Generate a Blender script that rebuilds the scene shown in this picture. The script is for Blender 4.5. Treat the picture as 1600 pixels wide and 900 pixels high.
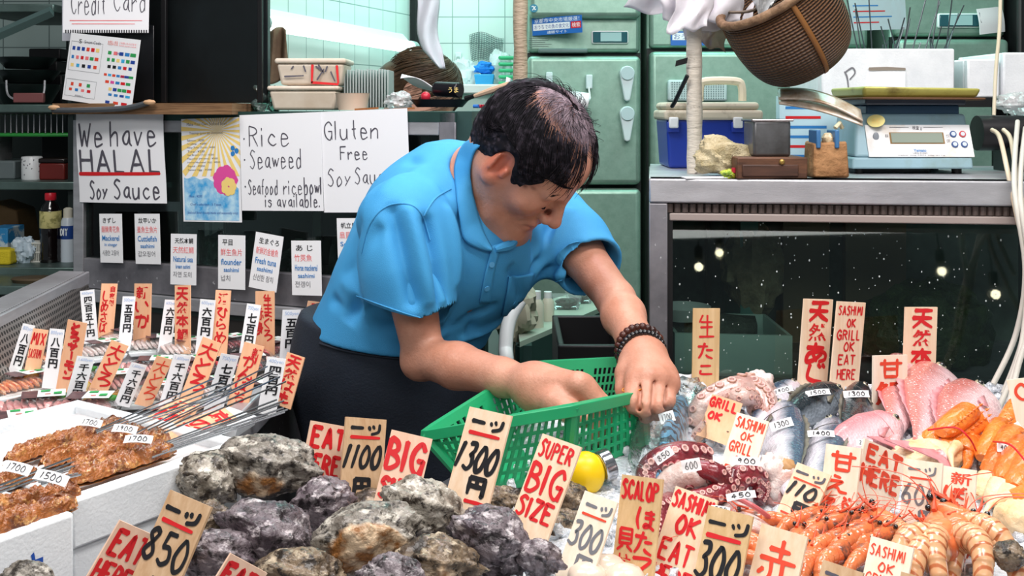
import bpy, bmesh, math, random
import numpy as np
from mathutils import Vector, Matrix, noise

for _o in list(bpy.data.objects): bpy.data.objects.remove(_o)
SC = bpy.context.scene
COL = SC.collection
PI = math.pi
random.seed(7)

# ---------------------------------------------------------------- camera, light, exposure
F, HZ, ZC = 1700.0, 170.0, 1.45            # focal length and horizon row of the 1600x900 picture, eye height
cam = bpy.data.cameras.new('camera'); camo = bpy.data.objects.new('camera', cam); COL.objects.link(camo)
camo.location = (0, 0, ZC); camo.rotation_euler = (PI/2, 0, 0)
cam.sensor_width = 36; cam.lens = F*36/1600; cam.shift_y = -(450-HZ)/1600; cam.clip_start = .05
SC.camera = camo
SC.view_settings.view_transform = 'Standard'; SC.view_settings.look = 'None'
SC.view_settings.gamma = 1; SC.view_settings.use_curve_mapping = False
SC.view_settings.exposure = 0.35

W = bpy.data.worlds.new('world'); SC.world = W; W.use_nodes = True
W.node_tree.nodes['Background'].inputs[0].default_value = (.62, .74, .80, 1)
W.node_tree.nodes['Background'].inputs[1].default_value = .16

def area(name, loc, target, sx, sy, power, color, spread=PI):
    l = bpy.data.lights.new(name, 'AREA'); l.shape = 'RECTANGLE'; l.size = sx; l.size_y = sy
    l.energy = power; l.color = color; l.spread = spread
    o = bpy.data.objects.new(name, l); COL.objects.link(o); o.location = loc
    o.rotation_euler = (Vector(target)-Vector(loc)).to_track_quat('-Z', 'Y').to_euler()
    return o
area('stall_lamp_right', (.75, .95, 2.75), (.55, 1.35, .95), 1.1, .5, 27, (1, .955, .925))
area('stall_lamp_left', (-.7, 1.05, 2.75), (-.55, 1.6, .95), 1.1, .5, 21, (1, .965, .945))
area('street_fill', (0, -1.1, 2.7), (0, 1.6, 1.1), 2.6, .7, 24, (1, .96, .94))  # added front fill for the light of the street, no fixture
area('head_lamp', (.12, 1.95, 2.5), (.05, 1.8, 1.3), .7, .25, 6.5, (1, .84, .95))
area('kitchen_lamp', (.55, 3.0, 2.75), (.7, 3.3, 0.9), 1.7, .5, 18, (.52, 1, .90))
area('kitchen_lamp_back', (-.1, 3.6, 2.7), (-.15, 3.9, 1.2), .6, .4, 7, (.54, 1, .95))

# ---------------------------------------------------------------- picture rays to places
def P(px, py, d): return Vector(((px-800)/F*d, d, ZC-(py-HZ)*d/F))
def PZ(px, py, z): return P(px, py, (ZC-z)*F/(py-HZ))
def bedz(d): return .978+.044*(d-1.1)
def bedd(py): return .5204/((py-HZ)/F+.044)
def Q(px, py, h): return P(px, py, (.5204-h)/((py-HZ)/F+.044))   # h above the ice bed
def PB(px, py): return P(px, py, bedd(py))     # on the ice bed of the right counter

# ---------------------------------------------------------------- objects
def wloc(o):
    v = Vector((0, 0, 0))
    while o: v = v+o.location; o = o.parent
    return v
def tag(o, label=None, cat=None, group=None, kind=None):
    if label: o['label'] = label
    if cat: o['category'] = cat
    if group: o['group'] = group
    if kind: o['kind'] = kind
    return o
def thing(name, label, cat, loc, group=None):
    o = bpy.data.objects.new(name, None); COL.objects.link(o); o.location = loc; o.empty_display_size = .02
    return tag(o, label, cat, group)
def dup(o, parent=None):
    c = o.copy(); COL.objects.link(c); c.parent = parent
    for ch in list(o.children): dup(ch, c)
    return c

class MB:
    def __init__(s): s.v = []; s.f = []; s.m = []
    def add(s, vs, fs, m=0):
        n = len(s.v); s.v += [tuple(x) for x in vs]; s.f += [tuple(i+n for i in f) for f in fs]; s.m += [m]*len(fs); return s
    def box(s, lo, hi, m=0, T=None):
        x0, y0, z0 = lo; x1, y1, z1 = hi
        vs = [Vector(p) for p in ((x0,y0,z0),(x1,y0,z0),(x1,y1,z0),(x0,y1,z0),(x0,y0,z1),(x1,y0,z1),(x1,y1,z1),(x0,y1,z1))]
        if T: vs = [T @ p for p in vs]
        return s.add(vs, [(0,3,2,1),(4,5,6,7),(0,1,5,4),(1,2,6,5),(2,3,7,6),(3,0,4,7)], m)
    def hexa(s, b, t, m=0):     # four bottom and four top corners, same order
        vs = list(b)+list(t); n = len(b)
        fs = [tuple(range(n))[::-1], tuple(range(n, 2*n))]+[(i, (i+1) % n, n+(i+1) % n, n+i) for i in range(n)]
        return s.add(vs, fs, m)
    def tube(s, pts, r, n=10, m=0, caps=True):
        pts = [Vector(p) for p in pts]; rs = r if isinstance(r, (list, tuple)) else [r]*len(pts)
        vs = []; prev = None
        for i, p in enumerate(pts):
            t = (pts[min(i+1, len(pts)-1)]-pts[max(i-1, 0)])
            t = t.normalized() if t.length > 1e-9 else Vector((0,0,1))
            if prev is None:
                a = t.cross(Vector((0,0,1)))
                if a.length < .1: a = t.cross(Vector((1,0,0)))
            else: a = prev-t*prev.dot(t)
            a.normalize(); prev = a; b = t.cross(a)
            vs += [p+(a*math.cos(2*PI*k/n)+b*math.sin(2*PI*k/n))*rs[i] for k in range(n)]
        fs = [(i*n+k, i*n+(k+1) % n, (i+1)*n+(k+1) % n, (i+1)*n+k) for i in range(len(pts)-1) for k in range(n)]
        if caps: fs += [tuple(range(n))[::-1], tuple(range((len(pts)-1)*n, len(pts)*n))]
        return s.add(vs, fs, m)
    def lathe(s, prof, loc=(0,0,0), n=24, m=0, T=None):   # (r, z) pairs
        vs = []
        for r, z in prof:
            for k in range(n):
                p = Vector((r*math.cos(2*PI*k/n), r*math.sin(2*PI*k/n), z))
                vs.append((T @ p if T else p)+Vector(loc))
        fs = [(i*n+k, i*n+(k+1) % n, (i+1)*n+(k+1) % n, (i+1)*n+k) for i in range(len(prof)-1) for k in range(n)]
        if prof[0][0] > 1e-6: fs.append(tuple(range(n))[::-1])
        if prof[-1][0] > 1e-6: fs.append(tuple(range((len(prof)-1)*n, len(prof)*n)))
        return s.add(vs, fs, m)
    def ball(s, c, r, m=0, n=12, T=None, fn=None):
        rr = r if isinstance(r, (tuple, list)) else (r, r, r); c = Vector(c); vs = []; h = max(4, n//2)
        for i in range(h+1):
            for k in range(n):
                a = PI*i/h; b = 2*PI*k/n
                u = Vector((math.sin(a)*math.cos(b), math.sin(a)*math.sin(b), math.cos(a)))
                p = Vector((u.x*rr[0], u.y*rr[1], u.z*rr[2]))
                if fn: p = fn(u, p)
                vs.append((T @ p if T else p)+c)
        fs = [(i*n+k, (i+1)*n+k, (i+1)*n+(k+1) % n, i*n+(k+1) % n) for i in range(h) for k in range(n)]
        return s.add(vs, fs, m)
    def grid(s, fn, nu, nv, m=0, wrap=False):    # fn(u,v) -> point
        vs = [fn(i/nu, j/nv) for j in range(nv+1) for i in range(nu+1)]
        w = nu+1
        return s.add(vs, [(j*w+i, j*w+i+1, (j+1)*w+i+1, (j+1)*w+i) for j in range(nv) for i in range(nu)], m)
    def build(s, name, mats, parent=None, smooth=True, loc=None, bevel=0, bseg=2, solid=0, sub=0, angle=40):
        if not isinstance(mats, (list, tuple)): mats = [mats]
        v = np.array(s.v, float).reshape(-1, 3)
        if loc is None: loc = (0, 0, 0) if parent else (float((v[:,0].min()+v[:,0].max())/2), float((v[:,1].min()+v[:,1].max())/2), float(v[:,2].min()))
        me = bpy.data.meshes.new(name); o = bpy.data.objects.new(name, me); COL.objects.link(o)
        o.location = loc
        if parent: o.parent = parent
        off = np.array(wloc(o)); v = v-off
        me.from_pydata([tuple(x) for x in v], [], s.f)
        for m in mats: me.materials.append(m)
        if len(mats) > 1: me.polygons.foreach_set('material_index', s.m)
        me.validate(); 
        if solid:
            md = o.modifiers.new('solid', 'SOLIDIFY'); md.thickness = solid; md.offset = 0
        if bevel:
            md = o.modifiers.new('bevel', 'BEVEL'); md.width = bevel; md.segments = bseg; md.limit_method = 'ANGLE'; md.angle_limit = math.radians(35)
        if sub:
            md = o.modifiers.new('sub', 'SUBSURF'); md.levels = sub; md.render_levels = sub
        if smooth:
            me.polygons.foreach_set('use_smooth', [True]*len(me.polygons))
            if angle and not sub: me.set_sharp_from_angle(angle=math.radians(angle))
        me.update(); return o

# ---------------------------------------------------------------- smooth solids (signed distance -> surface)
class Field:
    def __init__(s, lo, hi, res):
        s.lo = np.array(lo, float); s.res = res
        s.n = np.ceil((np.array(hi, float)-s.lo)/res).astype(int)+1
        s.f = np.full(tuple(s.n), 1.0, np.float32)
    def sub(s, lo, hi):
        a = np.clip(np.floor((np.array(lo)-s.lo)/s.res).astype(int), 0, s.n-1); b = np.clip(np.ceil((np.array(hi)-s.lo)/s.res).astype(int)+1, 1, s.n)
        sl = tuple(slice(i, j) for i, j in zip(a, b))
        X = [(s.lo[k]+s.res*np.arange(a[k], b[k])).astype(np.float32) for k in range(3)]
        return sl, X[0][:,None,None], X[1][None,:,None], X[2][None,None,:]
    def put(s, sl, d, k, mode):
        f = s.f[sl]
        if mode == 'u':
            if k: h = np.maximum(k-np.abs(f-d), 0)/k; s.f[sl] = np.minimum(f, d)-h*h*k*.25
            else: s.f[sl] = np.minimum(f, d)
        else:
            d = -d
            if k: h = np.maximum(k-np.abs(f-d), 0)/k; s.f[sl] = np.maximum(f, d)+h*h*k*.25
            else: s.f[sl] = np.maximum(f, d)
    def cone(s, a, b, ra, rb, k=.01, mode='u'):
        a = np.array(a, float); b = np.array(b, float); R = max(ra, rb)+k+4*s.res
        sl, X, Y, Z = s.sub(np.minimum(a, b)-R, np.maximum(a, b)+R)
        ba = b-a; L = max(float(ba @ ba), 1e-9)
        t = np.clip(((X-a[0])*ba[0]+(Y-a[1])*ba[1]+(Z-a[2])*ba[2])/L, 0, 1)
        d = np.sqrt((X-a[0]-t*ba[0])**2+(Y-a[1]-t*ba[1])**2+(Z-a[2]-t*ba[2])**2)-(ra+(rb-ra)*t)
        s.put(sl, d, k, mode); return s
    def chain(s, pts, rs, k=.01, mode='u'):
        for i in range(len(pts)-1): s.cone(pts[i], pts[i+1], rs[i], rs[i+1], k, mode)
        return s
    def ell(s, c, r, R=None, k=.01, mode='u'):     # R: rows are the local axes
        c = np.array(c, float); r = np.array(r, float); M = max(r)+k+4*s.res
        sl, X, Y, Z = s.sub(c-M, c+M)
        R = np.eye(3) if R is None else np.array(R, float)
        q = [((X-c[0])*R[i][0]+(Y-c[1])*R[i][1]+(Z-c[2])*R[i][2]) for i in range(3)]
        k0 = np.sqrt(sum((q[i]/r[i])**2 for i in range(3))); k1 = np.sqrt(sum((q[i]/r[i]**2)**2 for i in range(3)))+1e-6
        s.put(sl, k0*(k0-1)/k1, k, mode); return s
    def cut(s, p, n, k=.004):       # keep the side the normal points away from
        n = np.array(n, float); n /= np.linalg.norm(n)
        sl, X, Y, Z = s.sub(s.lo, s.lo+s.n*s.res)
        d = (X-p[0])*n[0]+(Y-p[1])*n[1]+(Z-p[2])*n[2]
        s.put(sl, -d, k, 's'); return s
    def mesh(s, smooth=1):
        f = s.f; ins = f < 0
        n = np.array(f.shape)-1
        c = [ins[i:n[0]+i, j:n[1]+j, k:n[2]+k] for i in (0,1) for j in (0,1) for k in (0,1)]
        cnt = sum(x.astype(np.int8) for x in c); mix = (cnt > 0) & (cnt < 8)
        idx = np.argwhere(mix); del c, cnt
        offs = np.array([(i,j,k) for i in (0,1) for j in (0,1) for k in (0,1)])
        val = np.stack([f[idx[:,0]+o[0], idx[:,1]+o[1], idx[:,2]+o[2]] for o in offs], 1)
        acc = np.zeros((len(idx), 3)); w = np.zeros(len(idx))
        for a in range(8):
            for b in range(a+1, 8):
                if np.abs(offs[a]-offs[b]).sum() != 1: continue
                va, vb = val[:,a], val[:,b]; x = (va < 0) != (vb < 0)
                t = np.where(x, va/(va-vb+1e-12*(va == vb)), 0)
                acc += np.where(x[:,None], offs[a]+(offs[b]-offs[a])*t[:,None], 0); w += x
        V = s.lo+(idx+acc/w[:,None])*s.res
        ids = np.full(tuple(n), -1, np.int32); ids[tuple(idx.T)] = np.arange(len(idx))
        Q = []
        for ax in range(3):
            a1, a2 = [(1,2),(2,0),(0,1)][ax]
            lo = [slice(1, n[k]) for k in range(3)]; lo[ax] = slice(0, n[ax]); hi = list(lo); hi[ax] = slice(1, n[ax]+1)
            A = ins[tuple(lo)]; B = ins[tuple(hi)]; e = np.argwhere(A != B)
            if not len(e): continue
            st = A[tuple(e.T)]; base = e+np.array([0 if k == ax else 1 for k in range(3)])
            def g(d1, d2):
                q = base.copy(); q[:,a1] -= d1; q[:,a2] -= d2; return ids[tuple(q.T)]
            q = np.stack([g(1,1), g(0,1), g(0,0), g(1,0)], 1); q[~st] = q[~st][:, ::-1]
            Q.append(q)
        Q = np.concatenate(Q); Q = Q[(Q >= 0).all(1)]
        for _ in range(smooth):
            S = np.zeros_like(V); N = np.zeros(len(V))
            for a, b in ((0,1),(1,2),(2,3),(3,0)):
                np.add.at(S, Q[:,a], V[Q[:,b]]); np.add.at(N, Q[:,a], 1); np.add.at(S, Q[:,b], V[Q[:,a]]); np.add.at(N, Q[:,b], 1)
            V = V*.5+.5*S/np.maximum(N, 1)[:,None]
        return V, Q
def mesh_obj(name, V, Q, mats, parent=None, loc=None):
    m = MB(); m.v = [tuple(x) for x in V]; m.f = [tuple(int(i) for i in q) for q in Q]; m.m = [0]*len(m.f)
    return m.build(name, mats, parent, loc=loc, angle=0)
def frame(f, u):
    f = Vector(f).normalized(); u = Vector(u); u = (u-f*u.dot(f)).normalized(); r = f.cross(u)
    return f, r, u
def crv(pts, n=8):              # smooth curve through points of any dimension
    P_ = [np.array(p, float) for p in pts]
    if len(P_) < 3: return [tuple(P_[0]+(P_[-1]-P_[0])*t) for t in np.linspace(0, 1, n)]
    out = []
    for i in range(len(P_)-1):
        a, b, c, d = P_[max(i-1, 0)], P_[i], P_[i+1], P_[min(i+2, len(P_)-1)]
        for t in np.linspace(0, 1, n, endpoint=False):
            out.append(tuple(.5*((2*b)+(c-a)*t+(2*a-5*b+4*c-d)*t*t+(3*b-a-3*c+d)*t**3)))
    return out+[tuple(P_[-1])]
def fbm(p, o=4): return noise.fractal(Vector(p), 1.0, 2.0, o)

# ---------------------------------------------------------------- materials
def srgb(h):
    if isinstance(h, str):
        c = [int(h[i:i+2], 16)/255 for i in (0, 2, 4)]
        return tuple(x/12.92 if x <= .04045 else ((x+.055)/1.055)**2.4 for x in c)+(1,)
    return tuple(h)+(1,) if len(h) == 3 else tuple(h)
MATS = {}
def mk(name, col, rough=.5, metal=0, var=None, bump=None, trans=0, ior=1.45, alpha=1, coat=0, sss=0, sscol=None, emit=None, ramp=None, spec=None, stretch=None, aniso=0):
    """var=(col2, scale, detail, lo, hi): noise mix; ramp=[(scale,lo,hi,col,stretch)...]: further noise layers; bump=(scale, distance)"""
    if name in MATS: return MATS[name]
    m = bpy.data.materials.new(name); m.use_nodes = True; MATS[name] = m
    nt = m.node_tree; N = nt.nodes; L = nt.links; b = N['Principled BSDF']; I = b.inputs
    I['Base Color'].default_value = srgb(col); I['Roughness'].default_value = rough; I['Metallic'].default_value = metal
    I['Transmission Weight'].default_value = trans; I['IOR'].default_value = ior; I['Alpha'].default_value = alpha
    I['Coat Weight'].default_value = coat; I['Coat Roughness'].default_value = .08
    if spec is not None: I['Specular IOR Level'].default_value = spec
    if sss:
        I['Subsurface Weight'].default_value = sss; I['Subsurface Radius'].default_value = sscol or (.01, .004, .002); I['Subsurface Scale'].default_value = 1
    if emit: I['Emission Color'].default_value = srgb(emit[0]); I['Emission Strength'].default_value = emit[1]
    co = N.new('ShaderNodeTexCoord')
    def vec(st):
        if not st: return co.outputs['Object']
        mp = N.new('ShaderNodeMapping'); mp.inputs['Scale'].default_value = st; L.new(co.outputs['Object'], mp.inputs['Vector']); return mp.outputs[0]
    last = None
    layers = ([(var[1], var[3] if len(var) > 3 else .35, var[4] if len(var) > 4 else .65, var[0], stretch)] if var else [])+(ramp or [])
    for sc, lo, hi, c, st in layers:
        nz = N.new('ShaderNodeTexNoise'); nz.inputs['Scale'].default_value = sc; nz.inputs['Detail'].default_value = 5; nz.inputs['Roughness'].default_value = .62
        L.new(vec(st), nz.inputs['Vector'])
        mr = N.new('ShaderNodeMapRange'); mr.inputs[1].default_value = lo; mr.inputs[2].default_value = hi; L.new(nz.outputs[0], mr.inputs[0])
        mx = N.new('ShaderNodeMix'); mx.data_type = 'RGBA'; L.new(mr.outputs[0], mx.inputs[0])
        if last is None: mx.inputs[6].default_value = srgb(col)
        else: L.new(last, mx.inputs[6])
        mx.inputs[7].default_value = srgb(c); last = mx.outputs[2]
    if last is not None: L.new(last, I['Base Color'])
    if bump:
        nz = N.new('ShaderNodeTexNoise'); nz.inputs['Scale'].default_value = bump[0]; nz.inputs['Detail'].default_value = 4
        L.new(vec(bump[2] if len(bump) > 2 else None), nz.inputs['Vector'])
        bp = N.new('ShaderNodeBump'); bp.inputs['Distance'].default_value = bump[1]; bp.inputs['Strength'].default_value = 1
        L.new(nz.outputs[0], bp.inputs['Height']); L.new(bp.outputs[0], I['Normal'])
    m['base'] = 1
    return m
def nodes(m): return m.node_tree.nodes, m.node_tree.links, m.node_tree.nodes['Principled BSDF']
# ---------------------------------------------------------------- lettering: brush strokes on a 0..9 grid (x right, y down; ~ = curved) or type
G = {
'A':'09 40 89;26 66','B':'00 09;~00 51 63 34 04;~04 65 87 49 09','C':'~82 50 12 05 28 59 87','D':'00 09;~00 51 84 58 09','E':'80 00 09 89;04 64','F':'80 00 09;04 64',
'G':'~82 50 12 05 28 69 86;45 85 89','H':'00 09;80 89;04 84','I':'00 09','K':'00 09;80 04 89','L':'00 09 79','M':'09 20 46 70 99','N':'09 00 89 80','O':'~40 13 06 39 78 84 61 40',
'P':'09 00;~00 61 73 44 04','R':'09 00;~00 61 73 44 04;34 89','S':'~81 40 12 33 65 77 49 08','T':'00 90;40 49','U':'~00 05 28 59 77 80','W':'00 29 43 69 90','X':'00 89;80 09','Z':'00 80 09 89','Y':'00 44 80;44 49',
'0':'~40 13 06 39 78 84 61 40','1':'50 29','2':'~11 40 72 54 09;09 89','3':'~10 60 72 44 64 87 59 08','4':'50 05 85;62 49','5':'80 20 14;~14 64 87 49 08','6':'~60 24 07 49 78 65 25 06','7':'00 80 39','8':'~71 40 12 44 77 49 07 44 71','9':'~73 50 22 34 72;72 59',
'a':'~74 44 16 28 58 75;74 78 99','b':'00 09;~06 44 76 59 09','c':'~75 44 16 28 59 88','d':'~75 44 16 29 59 77;70 79','e':'~16 76 54 24 16 29 59 88','f':'~80 50 33 39;04 74','i':'04 09;01 02','l':'00 09','n':'04 09;~06 44 75 79','o':'~44 16 29 68 76 44',
'p':'04 09','r':'04 09;~06 35 64 85','s':'~75 44 15 46 77 49 08','t':'40 47 69;14 74','u':'~04 07 29 68 74;74 79','v':'04 39 74','w':'04 28 45 68 94','x':'04 79;74 09','y':'04 37;74 09','h':'00 09;~06 44 75 79','k':'00 09;74 06 89','m':'04 09;~05 34 49;~45 74 99','.':'08 09',',':'38 09',"-":'05 75',
'一':'04 94','ツ':'13 25;42 54;~91 86 38','円':'11 19;11 91 99 89;51 55;15 95','大':'03 93;~50 45 09;~45 68 99','と':'20 44;~81 34 15 27 59 89','ろ':'10 70 15;~15 54 95 87 49','赤':'22 72;50 54;04 94;~34 37 19;~64 68 59;16 07;86 98','甘':'02 92;20 29;70 79;25 75;29 79',
'え':'30 61;13 73 09;~36 57 69 99','び':'~02 42 15 27 59 78 72 94;70 81;90 91','ほ':'~10 05 19;42 92;44 94;~71 77 48 57 99','た':'02 62;~40 26 09;54 94;~57 68 99','て':'~01 91 46 59 89','貝':'10 16;10 80 86;12 82;14 84;16 86;37 09;67 99','生':'20 03;13 83;50 59;15 85;09 99','こ':'~11 81;~15 18 98',
'天':'10 90;04 94;~50 45 09;~45 67 99','本':'02 92;50 59;~51 07;~52 97;27 77','あ':'02 82;~40 35 59;~75 48 09 15 64 95 98 69','じ':'~20 16 38 89;60 72;80 92','し':'~20 16 39 89','い':'~01 06 28;~71 94','か':'~02 72 78 49;~40 29;~90 95','め':'~10 36 58;~60 28 09 04 53 94 69','さ':'02 92;~40 77;~46 07 39 79',
'ば':'~10 05 19;42 82;~61 67 38 57 89;80 81;90 91','ん':'~50 09 45 68 99 96','ぱ':'~10 05 19;42 82;~61 67 38 57 89;~80 91 80','ひ':'~02 42 15 27 59 78 72 94','ら':'30 51;~12 16 64 87 38','ま':'12 92;15 95;~50 57 28 37 99','ぐ':'~60 14 69;81 92','サ':'03 93;31 36;~70 74 39','ー':'50 58','モ':'11 81;05 95;~41 47 59 89',
'ン':'12 34;~92 78 09','も':'~40 37 59 88;13 73;15 75','は':'~10 05 19;42 92;~71 67 38 57 99','の':'~52 39 16 33 72 86 59','ぼ':'~10 05 19;42 82;44 84;~61 67 38 57 89;80 81;90 91','千':'70 21;04 94;51 59','八':'~30 24 09;~60 65 99','六':'50 51;03 93;35 09;65 99','七':'05 94;~40 47 59 98','百':'00 90;50 23;13 83 89 19 13;16 86','・':'44 45',
}
WID = {'I':.3,'i':.3,'l':.3,'1':.6,'.':.3,',':.3,'f':.7,'t':.7,'r':.75,'L':.8,' ':.5,'M':1.15,'W':1.2,'w':1.1,'m':1.2,'・':.5}
_gc = {}
def type_glyph(s, off=0):
    k = (s, off)
    if k not in _gc:
        c = bpy.data.curves.new('t', 'FONT'); c.body = s; c.offset = off; c.resolution_u = 3
        o = bpy.data.objects.new('t', c); m = bpy.data.meshes.new_from_object(o)
        _gc[k] = ([(v.co.x, v.co.y) for v in m.vertices], [tuple(p.vertices) for p in m.polygons])
        bpy.data.objects.remove(o); bpy.data.curves.remove(c); bpy.data.meshes.remove(m)
    return _gc[k]
_lr = random.Random(3)
def ribbon(pts, w, taper=.75):
    """flat brush stroke, rounded ends"""
    p = [pts[0]]
    for q in pts[1:]:
        if math.hypot(q[0]-p[-1][0], q[1]-p[-1][1]) > 1e-6: p.append(q)
    if len(p) < 2: p = [p[0], (p[0][0]+w*.3, p[0][1]+w*.3)]
    n = len(p); vs = []; fs = []
    for i in range(n):
        a, b = p[max(i-1, 0)], p[min(i+1, n-1)]
        dx, dy = b[0]-a[0], b[1]-a[1]; L = math.hypot(dx, dy) or 1e-9; dx /= L; dy /= L
        t = i/(n-1); k = w*.5*(1-(1-taper)*t**3)*(.93+.07*math.sin(9*t+p[0][0]*99))
        vs += [(p[i][0]-dy*k, p[i][1]+dx*k), (p[i][0]+dy*k, p[i][1]-dx*k)]
        if i == 0: cap0 = (p[i][0]-dx*k*.6, p[i][1]-dy*k*.6)
        if i == n-1: cap1 = (p[i][0]+dx*k*.6, p[i][1]+dy*k*.6)
    fs = [(2*i, 2*i+1, 2*i+3, 2*i+2) for i in range(n-1)]
    vs += [cap0, cap1]; fs += [(2*n, 1, 0), (2*n+1, 2*n-2, 2*n-1)]
    return vs, fs
def hand_glyph(ch, x0, y0, x1, y1, w):
    out = []
    for st in G[ch].split(';'):
        sm = st[0] == '~'; pts = [(int(t[0])/9, int(t[1])/9) for t in st.strip('~').split()]
        pts = [(x0+(x1-x0)*(a+_lr.uniform(-.02, .02)), y0+(y1-y0)*(b+_lr.uniform(-.02, .02))) for a, b in pts]
        if sm: pts = crv(pts, 6)
        else: pts = [pts[0]]+[q for a, b in zip(pts, pts[1:]) for q in [(a[0]+(b[0]-a[0])*t, a[1]+(b[1]-a[1])*t) for t in ((.03, .25, .5, .75, .97, 1) if len(pts) > 2 else (.125, .25, .375, .5, .625, .75, .875, 1))]]
        out.append(ribbon(pts, w*_lr.uniform(.9, 1.1)))
    return out
def write(s, box, w, kind='h', vert=False, shear=0, off=0):
    """list of (verts2d, faces) filling the box; kind h = brush, p = type"""
    x0, y0, x1, y1 = box; out = []
    if kind == 'p' and not vert:
        v, f = type_glyph(s, off)
        if not v: return out
        a = [q[0] for q in v]; b = [q[1] for q in v]; X0, X1, Y0, Y1 = min(a), max(a), min(b), max(b)
        return [([(x0+(x1-x0)*(q[0]-X0)/max(X1-X0, 1e-6), y1-(y1-y0)*(q[1]-Y0)/max(Y1-Y0, 1e-6)) for q in v], f)]
    n = len(s)
    if vert: cells = [(c, x0, y0+(y1-y0)*(i+.05)/n, x1, y0+(y1-y0)*(i+.92)/n) for i, c in enumerate(s)]
    else:
        ws = [WID.get(c, 1) for c in s]; gap = .32; tot = sum(ws)+gap*(n-1); x = 0; cells = []
        for c, k in zip(s, ws):
            cells.append((c, x0+(x1-x0)*x/tot, y0, x0+(x1-x0)*(x+k)/tot, y1)); x += k+gap
    for c, a, b, d, e in cells:
        if c == ' ': continue
        if kind == 'h' and c in G: g = hand_glyph(c, a, b, d, e, w)
        else:
            v, f = type_glyph(c, off or .012)
            if not v: continue
            X = [q[0] for q in v]; Y = [q[1] for q in v]; X0, X1, Y0, Y1 = min(X), max(X), min(Y), max(Y)
            if ord(c) > 0x2fff: X0, X1 = min(X0, .04), max(X1, .92); Y0, Y1 = min(Y0, -.05), max(Y1, .82)
            g = [([(a+(d-a)*(q[0]-X0)/(X1-X0), e-(e-b)*(q[1]-Y0)/(Y1-Y0)) for q in v], f)]
        if shear: g = [([(q[0]+shear*((y0+y1)/2-q[1]), q[1]) for q in v], f) for v, f in g]
        out += g
    return out

INK = {}
def ink(k):
    if not INK:
        INK.update(r=mk('ink_red', 'd42026', .55), b=mk('ink_black', '1c1c20', .5), g=mk('ink_grey', '77777c', .6), l=mk('ink_blue', '2f7fc2', .55), p=mk('ink_pink', 'f0777a', .6),
                   o=mk('ink_orange_red', 'e2492f', .6), n=mk('ink_navy', '24469a', .5), d=mk('ink_dark_grey', '55525c', .5), y=mk('ink_yellow', 'f5d680', .6), w=mk('ink_white', 'e8eef2', .5), a=mk('ink_pale_blue', 'a9bfe2', .6), t=mk('ink_green', '2f9a52', .6), k=mk('ink_magenta', 'e04f9c', .6), c=mk('ink_cyan', '39a9dd', .6), u=mk('ink_brown', '8a6a3c', .6))
    return INK[k]
INKN = dict(r='red', b='black', g='grey', l='blue', p='pink', o='orange_red', n='navy', d='dark', y='yellow', w='white', a='pale_blue', t='green', k='magenta', c='cyan', u='brown')

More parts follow.
